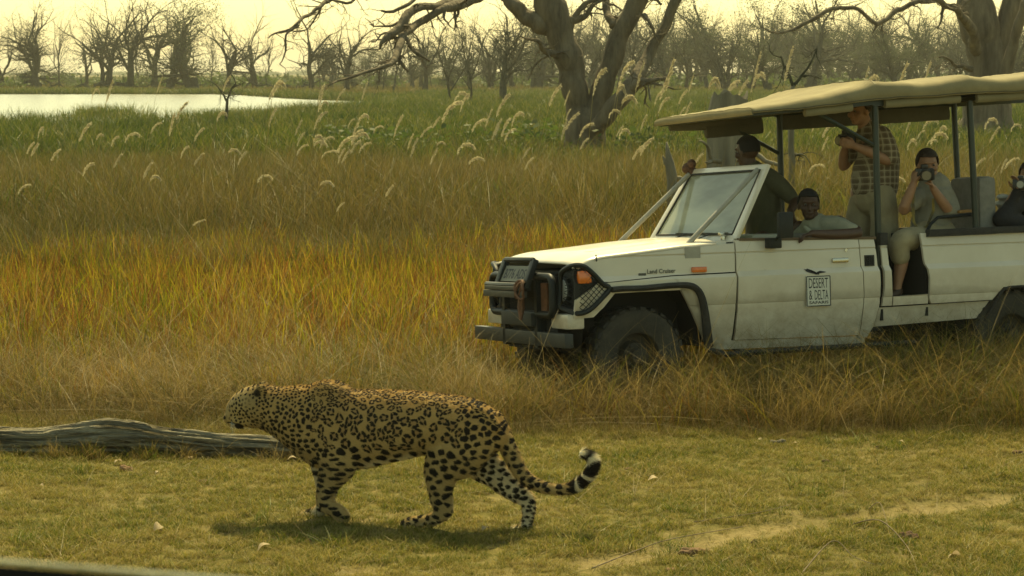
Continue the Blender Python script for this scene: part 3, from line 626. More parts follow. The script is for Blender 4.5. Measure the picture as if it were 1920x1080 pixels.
# --- the big tree at the right edge
YR = 80.0; base = np.array([atY(1845, 250, YR)[0], YR, 0.0])
rt = empty('large_grey_tree', base, 'large grey tree rising behind the canopy at the right edge of the view', 'tree')
tb = MB(); tb.o = base
limb(tb, [(1850, 300, 150), (1850, 240, 125), (1850, 180, 96), (1850, 120, 84), (1840, 60, 92), (1832, 20, 84), (1825, -30, 60)], YR, 26, 0.12, 71, 16)
limb(tb, [(1868, 200, 70), (1872, 120, 54), (1880, 60, 48), (1896, 10, 44), (1905, -30, 40)], YR, 20, 0.1, 72, 12)
limb(tb, [(1880, 160, 40, -1), (1892, 110, 26, -1.4), (1905, 60, 22, -1.6), (1925, 0, 20, -2)], YR, 16, 0.1, 73, 10)
tb.obj('trunk', BARK, rt, sharp=180)
for tr_, sd, nt, n_ in (([(1832, 95, 30, -1), (1820, 55, 22, -2), (1795, 20, 17, -3), (1760, 4, 14, -4), (1715, 2, 12, -5), (1680, 22, 12, -5.4), (1645, 42, 10, -6), (1600, 16, 9, -6.5), (1560, 18, 10, -7), (1520, 38, 9, -7.4), (1490, 55, 8, -7.6), (1465, 60, 5, -7.8), (1428, 50, 2, -8)], 74, 26, 60),
                        ([(1822, 130, 14, -1), (1800, 125, 9, -1.5), (1780, 112, 6, -2), (1760, 108, 3, -2)], 75, 8, 14), ([(1770, 6, 10, -3.6), (1764, 35, 6, -3.8), (1758, 55, 3, -4)], 76, 3, 8), ([(1645, 42, 7, -6), (1640, 55, 4, -6), (1636, 62, 2, -6)], 77, 1, 6),
                        ([(1800, 20, 9, -3), (1820, -5, 8, -3), (1830, -30, 8, -3)], 78, 2, 8)):
    lb = MB(); lb.o = base; P, r = limb(lb, tr_, YR, n_, 0.10, sd, 9); twigs_on(lb, P, r, nt, 0.8, sd + 60, 0.1); lb.obj('branch', BARK, rt, sharp=180)

# --- stump, snag and slim dead tree in the tall grass
Y_ = 33.0; base = np.array([atY(1362, 300, Y_)[0], Y_, 0]); st = empty('broken_stump', base, 'thick grey broken tree stump with a jagged top seen through the truck', 'tree stump')
mb = MB(); P = [atY(1365, 440, Y_), atY(1363, 330, Y_), atY(1362, 270, Y_), atY(1362, 215, Y_), atY(1366, 192, Y_)]; nr = 22; V = []; rs = np.random.RandomState(3)
P, rr_ = resample(P, [0.37, 0.33, 0.315, 0.30, 0.30], 14)
for i, (p, r) in enumerate(zip(P, rr_[:, 0])):
    for j in range(nr):
        a = 6.2832 * j / nr; k = r * (1 + 0.10 * math.sin(3 * a + 1) + 0.12 * (vnoise(j * 0.9, i * 0.25) - 0.5)); z = p[2]
        if i >= 12: z += (0.03 + 0.24 * vnoise(j * 1.1 + 5, 3.3) ** 1.5) * (1 if i == 13 else 0.3); k *= (0.93 if i == 13 else 1)
        V.append((p[0] + k * math.cos(a) - base[0], p[1] + k * math.sin(a) - base[1], z))
F = [(i * nr + j, i * nr + (j + 1) % nr, (i + 1) * nr + (j + 1) % nr, (i + 1) * nr + j) for i in range(13) for j in range(nr)]
c0 = len(V); V += [(V[13 * nr + j][0] * 0.75 + (P[-1][0] - base[0]) * 0.25, V[13 * nr + j][1] * 0.75, V[13 * nr + j][2] - 0.16) for j in range(nr)]; F += [(13 * nr + j, 13 * nr + (j + 1) % nr, c0 + (j + 1) % nr, c0 + j) for j in range(nr)] + [tuple(c0 + j for j in range(nr))]
mb.add(V, F); mb.obj('trunk', DEAD, st, sharp=60)
for i, tr_ in enumerate(([(1352, 302, 12, -.5), (1335, 300, 10, -.6), (1328, 282, 8, -.7), (1322, 268, 6, -.8), (1311, 264, 4, -.8)], [(1336, 300, 9, -.6), (1330, 303, 8, -.7), (1324, 304, 4, -.8)], [(1380, 300, 12, -.6), (1415, 290, 12, -.7), (1440, 305, 10, -.8), (1462, 312, 8, -.8)])):
    lb = MB(); lb.o = base; limb(lb, tr_, Y_, 14, 0.03, 80 + i, 8); lb.obj('branch', DEAD, st, sharp=180)
Y_ = 31.0; base = np.array([atY(1258, 340, Y_)[0], Y_, 0]); mb = MB(); mb.o = base
limb(mb, [(1264, 470, 26), (1262, 350, 26), (1256, 310, 20), (1253, 290, 12), (1250, 266, 4)], Y_, 16, 0.03, 90, 9); limb(mb, [(1262, 340, 14), (1276, 332, 10), (1288, 350, 10), (1296, 362, 6)], Y_, 10, 0.02, 91, 7); limb(mb, [(1256, 320, 12), (1247, 305, 9), (1243, 292, 3)], Y_, 8, 0.01, 92, 7)
o = mb.obj('pointed_snag', DEAD, sharp=180); o.location = base; tag(o, 'small grey pointed dead snag left of the thick stump', 'dead tree')
Y_ = 35.0; base = np.array([atY(1484, 330, Y_)[0], Y_, 0]); sl = empty('slim_dead_tree', base, 'slim pale dead tree whose forked top shows above the front of the canopy', 'tree')
mb = MB(); mb.o = base; limb(mb, [(1483, 430, 16), (1484, 320, 14), (1483, 250, 14), (1484, 190, 11), (1487, 160, 10)], Y_, 20, 0.03, 93, 9); mb.obj('trunk', DEAD, sl, sharp=180)
for i, tr_ in enumerate(([(1487, 162, 8), (1478, 140, 6), (1470, 125, 5), (1464, 105, 3)], [(1488, 160, 9), (1500, 145, 7), (1515, 125, 5), (1528, 100, 3), (1532, 85, 2)], [(1484, 298, 10), (1490, 290, 8), (1500, 290, 5), (1505, 288, 2)])):
    lb = MB(); lb.o = base; P, r = limb(lb, tr_, Y_, 12, 0.03, 95 + i, 7); twigs_on(lb, P, r, 5, 0.5, 99 + i, 0, rk=0.5); lb.obj('branch', BARKD, sl, sharp=180)
# little tree standing in the pond, and slim trees in the meadow
def small_tree(name, traces, Y, label, seed, tw=6, L=0.9):
    base = np.array([atY(traces[0][0][0], traces[0][0][1], Y)[0], Y, 0]); e = empty(name, base, label, 'tree')
    for i, tr_ in enumerate(traces):
        lb = MB(); lb.o = base; P, r = limb(lb, tr_, Y, 12, 0.05, seed + i, 6)
        if i: twigs_on(lb, P, r, tw, L, seed + 30 + i, -0.1, rk=0.5)
        lb.obj('trunk' if i == 0 else 'branch', BARKD, e, sharp=180)
small_tree('small_dead_tree', [[(424, 240, 9), (425, 205, 8), (426, 185, 6)], [(425, 190, 5), (415, 172, 4), (405, 160, 2), (392, 152, 1.5)], [(426, 186, 5), (435, 165, 4), (442, 155, 3), (434, 140, 1.5)], [(436, 165, 4), (450, 158, 2), (462, 155, 1)]], 98, 'small dark dead tree standing in the shallow water of the pond', 110)
small_tree('slim_meadow_tree', [[(945, 205, 9), (946, 180, 8), (947, 150, 7), (950, 110, 6)], [(947, 150, 5), (960, 135, 4), (972, 118, 2)], [(948, 150, 4), (935, 125, 3), (915, 100, 2)], [(950, 110, 5), (948, 75, 4), (945, 40, 2)], [(950, 108, 4), (965, 80, 3), (985, 55, 1.5)], [(949, 100, 3), (930, 75, 2), (915, 55, 1)]], 150, 'slim dark tree standing alone in the green meadow left of the double trunk', 130, 12, 2.2)
small_tree('slim_meadow_tree', [[(848, 205, 7), (842, 175, 6), (838, 140, 5)], [(838, 145, 4), (825, 110, 3), (812, 80, 2)], [(840, 150, 4), (855, 110, 3), (868, 85, 2)], [(845, 170, 4), (870, 130, 3), (890, 100, 2)]], 165, 'thin crooked tree in the meadow, left of the slim dark tree', 150, 12, 2.0)
small_tree('slim_meadow_tree', [[(880, 208, 7), (884, 175, 6), (880, 135, 5)], [(880, 140, 4), (870, 100, 3), (866, 60, 2)], [(882, 150, 4), (898, 110, 3), (906, 70, 2)], [(884, 170, 3), (862, 140, 2), (845, 125, 1.5)]], 160, 'thin forked tree between the crooked tree and the slim dark tree', 170, 12, 2.0)
small_tree('slim_meadow_tree', [[(1225, 200, 6), (1218, 180, 5), (1214, 150, 4)], [(1214, 155, 3), (1205, 120, 2), (1200, 90, 1)], [(1215, 160, 3), (1232, 130, 2), (1240, 100, 1)]], 150, 'thin tree in the meadow between the forks of the double trunk and the canopy', 190, 8, 1.6)

# ------------------------------------------------------------------ the fallen log on the lawn
LY = onG(250, 856)[1] + 0.02
trace = [(-260, 818, 30), (-120, 824, 29), (-20, 826, 28), (60, 828, 26), (130, 824, 30), (190, 818, 33), (245, 819, 31), (300, 826, 27), (360, 830, 25), (430, 836, 22), (500, 838, 21), (560, 842, 20), (600, 846, 17), (640, 850, 11)]
P = [atY(t[0], t[1], LY - (t[0] - 250) * 0.0004) for t in trace]; P, rr_ = resample(P, [t[2] * 0.98 * LY / FPX for t in trace], 220); base = P[60].copy(); base[2] = 0
nr = 72; V = []
for i, (p, r) in enumerate(zip(P, rr_[:, 0])):
    tw_ = i * 0.006
    for j in range(nr):
        a = 6.2832 * j / nr + tw_; g1 = fbm(np.float64(math.cos(a) * 7 + 30), np.float64(math.sin(a) * 7 + i * 0.012 + 30), 3); g2 = vnoise(j * 0.55 + 9, i * 0.022 + 2); g3 = vnoise(j * 1.3, i * 0.05)
        k = r * (0.80 + 0.30 * float(g1) + 0.13 * float(g2)) - 0.022 * max(0, float(g3) - 0.52) * 6 * (r / 0.08)
        V.append((p[0] - base[0], p[1] + k * math.cos(a) - base[1], max(p[2] + k * 1.02 * math.sin(a), -0.08)))
F = [(i * nr + j, i * nr + (j + 1) % nr, (i + 1) * nr + (j + 1) % nr, (i + 1) * nr + j) for i in range(len(P) - 1) for j in range(nr)] + [tuple((len(P) - 1) * nr + j for j in range(nr))]
LOGM = M('silvered log wood', (0.40, 0.36, 0.25), 0.85, c2=(0.10, 0.085, 0.06), vscale=5.0, bump=1.0, bscale=14, bdist=0.06, stretch=(0.25, 5, 5), spec=0.2, det=10)
mb = MB(); mb.add(V, F); log = mb.obj('fallen_log', LOGM, sharp=180); log.location = base; tag(log, 'long weathered grey log with deep lengthwise cracks lying on the lawn edge behind the leopard', 'log')
L_ = [tuft('t', 16, 0.04, 0.16, 0.6, 0.004, 0.6, 0.6, G_DRY, 180 + i) for i in range(5)]
n = 260; xx = RS.uniform(-3.9, -1.2, n); yy = LY - 0.12 - 0.12 * RS.rand(n); p = np.stack([xx, yy], 1); p = p[RS.rand(n) < 0.25 + 0.9 * fbm(xx * 4, yy, 2) ** 2]
scatter('log_grass', lift(p), RS.uniform(0.4, 1.2, len(p)), L_, 'small dry tufts growing along the front of the log', 'grass', 0.2)

# ------------------------------------------------------------------ white plumed grass stems
PL = M('feathery plume', (0.70, 0.63, 0.43), 0.8, trans=0.5, c2=(0.45, 0.38, 0.22), vscale=3.0); STEM = M('plume stem', (0.42, 0.34, 0.12), 0.7, trans=0.3)
def plume_mesh(seed, stemL=1.0):
    rs = np.random.RandomState(seed); mb = MB(); n = 12; bend = 0.12 + 0.35 * rs.rand(); ln = 0.19 + 0.10 * rs.rand(); dr = (0.3, 0.7, 1.2, 1.7, 2.2)[seed % 5]; P = []; q = np.zeros(3); d = np.array([0.0, 0, 1.0])
    mb.tube([(0, 0, 0), (bend * 0.2, 0, 0.55), (bend * 0.6, 0, 1.0)], [0.006, 0.005, 0.003], 3, cap=False); q = np.array([bend * 0.6, 0, 1.0]); ang = 1.45 - bend * 0.8
    for i in range(n + 1):
        P.append(q.copy()); q = q + np.array([math.cos(ang), 0, math.sin(ang)]) * ln / n; ang -= dr / n
    V = []; F = []
    for i in range(210):
        t = rs.rand() ** 0.85; j = min(int(t * n), n - 1); p = P[j] + (P[j + 1] - P[j]) * (t * n - j); tg = P[j + 1] - P[j]; tg /= np.linalg.norm(tg)
        w = 0.017 * math.sin(math.pi * min(t * 0.85 + 0.12, 1)) ** 0.7; o = rs.normal(0, 1, 3); o -= tg * (o @ tg); o /= np.linalg.norm(o)
        a = p + o * w * rs.rand() * 0.6; e = a + (tg * 0.8 + o * 0.55 + np.array([0.1, 0, -0.25])) * (0.020 + 0.016 * rs.rand()); s = np.cross(e - a, rs.normal(0, 1, 3)); s = s / np.linalg.norm(s) * 0.0038
        k = len(V); V += [a - s, a + s, e]; F.append((k, k + 1, k + 2))
    mb.add(V, F, 1, False); me = mb.mesh('plume'); me.materials.append(STEM); me.materials.append(PL); return me
PM = []; PSH = {}
for i in range(12):
    PM.append(plume_mesh(1000 + i)); PSH[PM[-1].name] = ('straight', 'slightly bent', 'bent', 'arching', 'drooping')[(1000 + i) % 5]
spots = [(160,168),(195,168),(275,155),(410,155),(480,160),(515,152),(400,208),(310,228),(210,245),(180,252),(205,260),(60,280),(45,275),(100,290),(120,235),(205,300),(265,318),(285,325),(350,285),(415,270),(440,295),(480,328),(350,295),(285,238),(595,172),(600,190),(590,215),(585,245),(600,255),(530,235),(500,220),(550,260),(565,280),(600,285),(630,265),(155,310),(15,350),(605,172),(665,168),(590,190),(580,225),(670,218),(645,230),(660,245),(640,270),(600,270),(575,255),(720,228),(775,243),(800,225),(755,262),(765,275),(820,265),(800,290),(820,200),(835,170),(850,185),(920,190),(875,230),(910,245),(930,245),(940,235),(960,215),(935,240),(865,270),(868,290),(980,305),(1020,175),(1040,180),(1060,215),(1048,243),(1045,222),(1080,240),(1075,265),(1130,145),(1160,130),(1165,170),(1135,205),(1170,245),(1175,270),(585,330),(710,350),(970,285),(1128,146),(1165,132),(1218,150),(1250,135),(1280,155),(1220,180),(1225,190),(1258,178),(1300,130),(1265,205),(1260,210),(1192,228),(1170,260),(1175,280),(1310,200),(1380,135),(1405,125),(1470,115),(1360,170),(1375,165),(1585,140),(1600,145),(1670,140),(1715,133),(1690,140),(1510,235),(1545,243),(1540,270),(1695,235),(1755,235),(1780,235),(1725,252),(1765,252),(1700,262),(1860,225),(1895,235),(1885,300),(1877,310),(1705,220),(1720,260),(640,292),(655,240),(660,255),(655,262),(668,272),(690,238),(628,290),(360,415),(1560,215),(1665,330),(630,385)]
rs = np.random.RandomState(77)
def zone(x, y, m):
    h = next(w_ for lim, w_ in ((120, 'at the left picture edge'), (230, 'below the leftmost far trees'), (330, 'below the tallest far bank tree'), (430, 'left of the little pond tree'), (520, 'right of the little pond tree'), (580, 'left of the dense plume cluster'), (625, 'in the dense plume cluster'), (680, 'on the right of the plume cluster'), (760, 'below the hanging limb'), (840, 'before the crooked meadow tree'), (905, 'before the forked meadow tree'), (975, 'before the slim meadow tree'), (1050, 'touching the left trunk'), (1120, 'before the double trunk'), (1180, 'right of the double trunk base'), (1240, 'left of the canopy tip'), (1300, 'above the canopy tip'), (1400, 'beside the broken stump'), (1500, 'right of the broken stump'), (1620, 'left of the standing photographer'), (1740, 'between the two photographers'), (1830, 'behind the rear posts'), (3000, 'at the right picture edge')) if x < lim)
    v_ = 'topmost' if y < 165 else 'high' if y < 205 else 'middle' if y < 245 else 'low' if y < 285 else 'lowest'
    return '%s %s pale grass plume %s' % (v_, PSH[m], h)
def add_plume(x, y, gname='white plumed grass stems'):
    z = None
    for Y_ in (rs.uniform(27, 44), 34, 40, 30, 46, 27):
        z = atY(x, y - 6, Y_)[2]
        if 1.25 < z < 2.35: break
    me = PM[rs.randint(len(PM))]; o = bpy.data.objects.new('plumed_grass_stem', me); col.objects.link(o); p = atY(x, y, Y_)
    H = z / 1.12; a = rs.uniform(-0.7, 0.7); s = rs.uniform(0.6, 1.05); o.scale = (s * 1.15, s * 1.15, H); o.rotation_euler = (0, rs.uniform(0, 0.16), a); o.location = (p[0] - 0.28 * s * math.cos(a), Y_, 0)
    tag(o, zone(x, y, me.name), 'grass plume', gname)
for x, y in spots: add_plume(x, y)
for i in range(12):
    x = rs.uniform(10, 1900); y = rs.uniform(215, 310) if rs.rand() < 0.8 else rs.uniform(150, 210)
    add_plume(x, y)

# ------------------------------------------------------------------ the open safari truck
WHITE = M('dusty white paint', (0.69, 0.63, 0.51), 0.32, c2=(0.60, 0.535, 0.41), vscale=2.2, coat=0.35, bump=0.02, bscale=3)
t = WHITE.node_tree; N = t.nodes; L = t.links; b = N['Principled BSDF']; src_ = b.inputs['Base Color'].links[0].from_socket       # dust and dried splashes thrown up by the wheels
tc = N.new('ShaderNodeTexCoord'); sz = N.new('ShaderNodeSeparateXYZ'); L.new(tc.outputs['Object'], sz.inputs[0]); zr = N.new('ShaderNodeMapRange'); zr.inputs[1].default_value = 1.0; zr.inputs[2].default_value = 0.45; L.new(sz.outputs[2], zr.inputs[0])
nd = N.new('ShaderNodeTexNoise'); nd.inputs['Scale'].default_value = 7; nd.inputs['Detail'].default_value = 10; nd.inputs['Roughness'].default_value = 0.75; L.new(tc.outputs['Object'], nd.inputs['Vector']); nr0 = N.new('ShaderNodeMapRange'); nr0.inputs[1].default_value = 0.38; nr0.inputs[2].default_value = 0.66; L.new(nd.outputs[0], nr0.inputs[0])
mm = N.new('ShaderNodeMath'); mm.operation = 'MULTIPLY'; L.new(zr.outputs[0], mm.inputs[0]); L.new(nr0.outputs[0], mm.inputs[1]); mn_ = N.new('ShaderNodeMath'); mn_.operation = 'MULTIPLY'; mn_.inputs[1].default_value = 0.75; L.new(mm.outputs[0], mn_.inputs[0])
sp0 = N.new('ShaderNodeTexNoise'); sp0.inputs['Scale'].default_value = 38; sp0.inputs['Detail'].default_value = 3; L.new(tc.outputs['Object'], sp0.inputs['Vector']); sp1 = N.new('ShaderNodeMapRange'); sp1.inputs[1].default_value = 0.72; sp1.inputs[2].default_value = 0.76; sp1.inputs[4].default_value = 0.45; L.new(sp0.outputs[0], sp1.inputs[0])
mxx = N.new('ShaderNodeMath'); mxx.operation = 'MAXIMUM'; L.new(mn_.outputs[0], mxx.inputs[0]); L.new(sp1.outputs[0], mxx.inputs[1])
mc = N.new('ShaderNodeMix'); mc.data_type = 'RGBA'; mc.inputs[7].default_value = (0.30, 0.22, 0.12, 1); L.new(mxx.outputs[0], mc.inputs[0]); L.new(src_, mc.inputs[6]); L.new(mc.outputs[2], b.inputs['Base Color'])
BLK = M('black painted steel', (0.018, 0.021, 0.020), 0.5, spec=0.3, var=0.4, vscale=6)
GREENB = M('dark green steel tube', (0.022, 0.032, 0.022), 0.4, var=0.3, vscale=5)
RUB = M('black rubber', (0.035, 0.033, 0.028), 0.8, var=0.5, vscale=9, bump=0.3, bscale=80)
DUSTR = M('dusty tyre rubber', (0.075, 0.065, 0.045), 0.9, c2=(0.035, 0.032, 0.026), vscale=7, bump=0.4, bscale=60)
RIMM = M('dusty steel rim', (0.055, 0.047, 0.032), 0.8, var=0.4, vscale=9)
DARKI = M('dark interior', (0.018, 0.017, 0.014), 0.9)
CANV = M('sand coloured canvas', (0.28, 0.235, 0.125), 0.9, var=0.25, vscale=3, bump=0.15, bscale=250, trans=0.04)
CANVD = M('olive canvas', (0.10, 0.09, 0.055), 0.9, var=0.3, vscale=3)  # for the far rolls, canopy shade is put into this dark tone
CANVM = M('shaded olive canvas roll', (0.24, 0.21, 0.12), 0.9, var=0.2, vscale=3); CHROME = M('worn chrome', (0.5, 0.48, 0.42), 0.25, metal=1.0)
ALU = M('grey painted tube', (0.36, 0.34, 0.28), 0.45, var=0.2, vscale=9)
ORANGE = M('orange lens', (0.75, 0.17, 0.02), 0.25, coat=0.6, var=0.2, vscale=30)
PLATE = M('number plate', (0.20, 0.19, 0.14), 0.6)
INK = M('black print', (0.015, 0.015, 0.02), 0.6)
SEAT = M('grey seat cloth', (0.22, 0.21, 0.18), 0.85, var=0.2, vscale=20)
WOOD = M('varnished wood', (0.30, 0.16, 0.05), 0.5, var=0.3, vscale=20)
RUST = M('rusty steel', (0.16, 0.07, 0.03), 0.8, var=0.5, vscale=14)
LIP = M('brown window rubber', (0.13, 0.085, 0.045), 0.7)
LAMPG = M('headlamp glass', (0.45, 0.47, 0.45), 0.08, coat=1.0)
GLASS = bpy.data.materials.new('dusty windscreen glass'); GLASS.use_nodes = True
t = GLASS.node_tree; N = t.nodes; L = t.links; N.remove(N['Principled BSDF'])
tp = N.new('ShaderNodeBsdfTransparent'); tp.inputs[0].default_value = (0.80, 0.88, 0.80, 1); df = N.new('ShaderNodeBsdfDiffuse'); df.inputs[0].default_value = (0.85, 0.87, 0.68, 1)
tl = N.new('ShaderNodeBsdfTranslucent'); tl.inputs[0].default_value = (0.85, 0.87, 0.64, 1)
gl = N.new('ShaderNodeBsdfGlossy'); gl.inputs['Roughness'].default_value = 0.03; m1 = N.new('ShaderNodeMixShader'); m2 = N.new('ShaderNodeMixShader'); m0 = N.new('ShaderNodeMixShader')
nz = N.new('ShaderNodeTexNoise'); nz.inputs['Scale'].default_value = 1.4; nz.inputs['Detail'].default_value = 5; nr_ = N.new('ShaderNodeMapRange'); nr_.inputs[1].default_value = 0.35; nr_.inputs[2].default_value = 0.65; nr_.inputs[3].default_value = 0.38; nr_.inputs[4].default_value = 0.82
L.new(nz.outputs[0], nr_.inputs[0]); L.new(nr_.outputs[0], m1.inputs[0]); m0.inputs[0].default_value = 0.5; L.new(df.outputs[0], m0.inputs[1]); L.new(tl.outputs[0], m0.inputs[2])
L.new(tp.outputs[0], m1.inputs[1]); L.new(m0.outputs[0], m1.inputs[2]); fr = N.new('ShaderNodeFresnel'); fr.inputs[0].default_value = 1.5; L.new(fr.outputs[0], m2.inputs[0]); L.new(m1.outputs[0], m2.inputs[1]); L.new(gl.outputs[0], m2.inputs[2]); L.new(m2.outputs[0], N['Material Output'].inputs[0])

truck = empty('safari_truck', label='open white safari truck with sand canvas canopy parked in the tall grass', cat='safari truck', mtx=VF.matrix())
S = lambda x, y, v=0.0: VF.loc(x, y, v)
WID = 1.66
def prof(w):                                    # near side bulge of the body: v as a function of height
    pts_ = [(0.40, 0.075), (0.52, 0.03), (0.70, -0.012), (0.735, -0.012), (0.745, -0.02), (0.90, -0.030), (0.945, -0.030), (0.985, 0.0), (1.115, 0.004), (1.125, 0.012), (1.135, 0.004), (1.25, 0.022), (1.4, 0.03)]
    return float(np.interp(w, [a for a, _ in pts_], [b for _, b in pts_]))
CUTS = (0.46, 0.52, 0.60, 0.70, 0.735, 0.745, 0.82, 0.90, 0.945, 0.965, 0.985, 1.05, 1.115, 1.125, 1.135, 1.19)
def panel(name, poly, parent, mat, off=0.0, th=0.025, mirror=False, cuts=CUTS, pf=prof, ext=None):
    P = [S(x, y) for x, y in poly] if ext is None else ext
    bm = bmesh.new(); vs = [bm.verts.new((p[0], 0, p[2])) for p in P]; bm.faces.new(vs)
    bmesh.ops.triangulate(bm, faces=bm.faces)
    for c in cuts: bmesh.ops.bisect_plane(bm, geom=bm.verts[:] + bm.edges[:] + bm.faces[:], plane_co=(0, 0, c), plane_no=(0, 0, 1))
    for v in bm.verts: v.co.y = pf(v.co.z) + off
    bmesh.ops.recalc_face_normals(bm, faces=bm.faces)
    bm.normal_update()
    if sum(f.normal.y * f.calc_area() for f in bm.faces) > 0: bmesh.ops.reverse_faces(bm, faces=bm.faces)
    r = bmesh.ops.extrude_face_region(bm, geom=bm.faces[:])
    bmesh.ops.translate(bm, verts=[v for v in r['geom'] if isinstance(v, bmesh.types.BMVert)], vec=(0, th, 0))
    bmesh.ops.recalc_face_normals(bm, faces=bm.faces)
    if mirror:
        for v in bm.verts: v.co.y = WID - v.co.y
        bmesh.ops.reverse_faces(bm, faces=bm.faces)
    for e in bm.edges: e.smooth = not (len(e.link_faces) == 2 and e.calc_face_angle(0) > R(35))
    for f in bm.faces: f.smooth = True
    me = bpy.data.meshes.new(name); bm.to_mesh(me); bm.free()
    return mesh_obj(name, me, parent, [mat])

FEND = [(1378, 512), (1260, 518), (1140, 530), (1119, 531), (1077, 563), (1075, 598), (1112, 595), (1130, 576), (1150, 550), (1200, 547), (1285, 543), (1300, 552), (1312, 580), (1322, 625), (1330, 646), (1377, 643)]
BEZ = [(1076, 504), (1099, 505), (1118, 528.5), (1076, 561)]  # dark lamp surround, with its shade put into the black
UPF = [(1378, 456), (1280, 466), (1130, 486), (1074, 497), (1074, 503), (1100, 504), (1120, 528), (1140, 528.5), (1260, 516), (1378, 509.5)]
DOOR = [(1380, 450.5), (1610, 448.5), (1613, 500), (1617, 560), (1617, 629), (1383, 638), (1381.5, 560)]
BPAN = [(1612, 448.5), (1640, 448), (1644, 480), (1648, 530), (1648, 575), (1642, 612), (1634, 633), (1619, 634), (1619, 560), (1615, 500)]
for mir in (False, True):
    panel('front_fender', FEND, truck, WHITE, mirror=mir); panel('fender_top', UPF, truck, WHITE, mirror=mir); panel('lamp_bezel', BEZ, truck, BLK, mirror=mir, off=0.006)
    dr = panel('door', DOOR, truck, WHITE, mirror=mir, off=-0.003)
    panel('cab_corner', BPAN, truck, WHITE, mirror=mir)
    panel('sill', [(1345, 640), (1632, 630.5), (1632, 645), (1345, 657)], truck, WHITE, mirror=mir, off=0.012)
    # load bed sides: pillar, lower strip, rear panel (goes on beyond the picture), skirt
    panel('step_pillar', [(1652, 451), (1663, 452), (1668, 500), (1672, 556), (1672, 573), (1654, 574), (1657, 540), (1656, 490)], truck, WHITE, mirror=mir, off=0.005)
    X9 = 2110
    panel('bed_side', [(1727, 437), (1738, 437), (1738, 445), (1920, 436), (X9, 427), (X9, 530), (2010, 534), (1878, 538), (1868, 548), (1859, 562), (1745, 569), (1741, 560), (1740, 520), (1732, 485)], truck, WHITE, mirror=mir, off=-0.004)
    panel('bed_skirt', [(1652, 577), (1740, 571.5), (1858, 564), (1838, 597), (1660, 612), (1646, 613)], truck, WHITE, mirror=mir, off=0.028)
    panel('bed_strip', [(1674, 556), (1738, 551), (1740, 569), (1674, 573)], truck, WHITE, mirror=mir, off=0.004)
doors = [c for c in truck.children if c.name.startswith('door')]
door = doors[0]
# dark body behind the gaps, wheel wells, floor
mb = MB(); f0 = S(1372, 560)[0]; f1 = S(1660, 560)[0]; u9 = S(X9, 530)[0]
mb.box(((f0 + f1) / 2, WID / 2, 0.745), (f1 - f0, WID - 0.14, 0.55)); mb.box((-0.42, WID / 2, 0.78), (0.30, WID - 0.5, 0.42)); mb.box((0.2, WID / 2, 0.86), (1.2, WID - 0.78, 0.34))
mb.box(((f1 + u9) / 2 + .25, WID / 2, 0.64), (u9 - f1 - .5, WID - 0.20, 0.10)); mb.box((1.9, WID / 2, 0.50), (5.0, 0.7, 0.14)); mb.box((f0 + 0.02, WID / 2, 0.9), (0.06, WID - 0.1, 0.62))
mb.obj('chassis', DARKI, truck)
mb = MB()                                        # wheel well lining
for c, hw, top in ((0.03, 0.50, 0.92), (3.36, 0.47, 0.94)):
    for v0, v1 in ((0.05, 0.42), (WID - 0.42, WID - 0.05)):
        q = [(c - hw, 0.42), (c - hw * 0.93, top - 0.17), (c - hw * 0.6, top - 0.02), (c + hw * 0.6, top - 0.02), (c + hw * 0.93, top - 0.17), (c + hw, 0.42)]
        V = [(a, v0, b_) for a, b_ in q] + [(a, v1, b_) for a, b_ in q]; n = len(q); mb.add(V, [(i, i + 1, n + i + 1, n + i) for i in range(n - 1)], 0, False)
        mb.box((c, v1 if v0 < 0.5 else v0, 0.66), (hw * 2, 0.02, 0.5))
mb.obj('wheel_arch_liner', DARKI, truck)['kind'] = 'stuff'
mb = MB()                                        # step well behind the cab corner
a = S(1662, 500)[0]; b_ = S(1738, 500)[0]
mb.box(((a + b_) / 2, 0.62, 0.86), (b_ - a + .1, 0.03, 0.7)); mb.box((b_ + 0.012, 0.33, 0.90), (0.02, 0.60, 0.66)); mb.box((a - 0.03, 0.33, 0.88), (0.02, 0.60, 0.66)); mb.obj('step_well', DARKI, truck)
mb = MB(); mb.box(((a + b_) / 2, 0.16, 0.722), (b_ - a - 0.02, 0.26, 0.02)); mb.obj('step_plate', ALU, truck)
# hood, cowl, scuttle
edge = [S(1074, 497.5), S(1130, 484), S(1200, 475), S(1280, 464), S(1345, 458), S(1378, 455)]
nu, nv = 36, 28; eu = np.array([e[0] for e in edge]); ew = np.array([e[2] for e in edge]); V = []
for i in range(nu):
    u = eu[0] + 0.04 + (S(1345, 458)[0] - eu[0] - 0.04) * i / (nu - 1); w0 = np.interp(u, eu, ew) + 0.004
    for j in range(nv):
        s = j / (nv - 1); v = prof(w0) + 0.0 + (WID - 2 * prof(w0)) * s; e_ = min(s, 1 - s) * 2
        w = w0 + 0.034 * (1 - (1 - min(e_ * 3.2, 1)) ** 2.2) + 0.010 * math.sin(math.pi * s) - 0.012 * math.exp(-((s - 0.5) / 0.16) ** 2 * 1.0) * 0 + 0.007 * (ss(0.24, 0.30, s) - ss(0.70, 0.76, s)) * min(1, i / 5)
        fr_ = max(0, 1 - i / 5.0); w -= 0.035 * fr_ ** 2; V.append((u - 0.06 * fr_ * min(e_ * 1.6, 1) ** 0.6, v, w))
F = [(i * nv + j, i * nv + j + 1, (i + 1) * nv + j + 1, (i + 1) * nv + j) for i in range(nu - 1) for j in range(nv - 1)]
mb = MB(); mb.add(V, F); hood = mb.obj('hood', WHITE, truck, sharp=50); md = hood.modifiers.new('s', 'SOLIDIFY'); md.thickness = 0.012; md.offset = -1
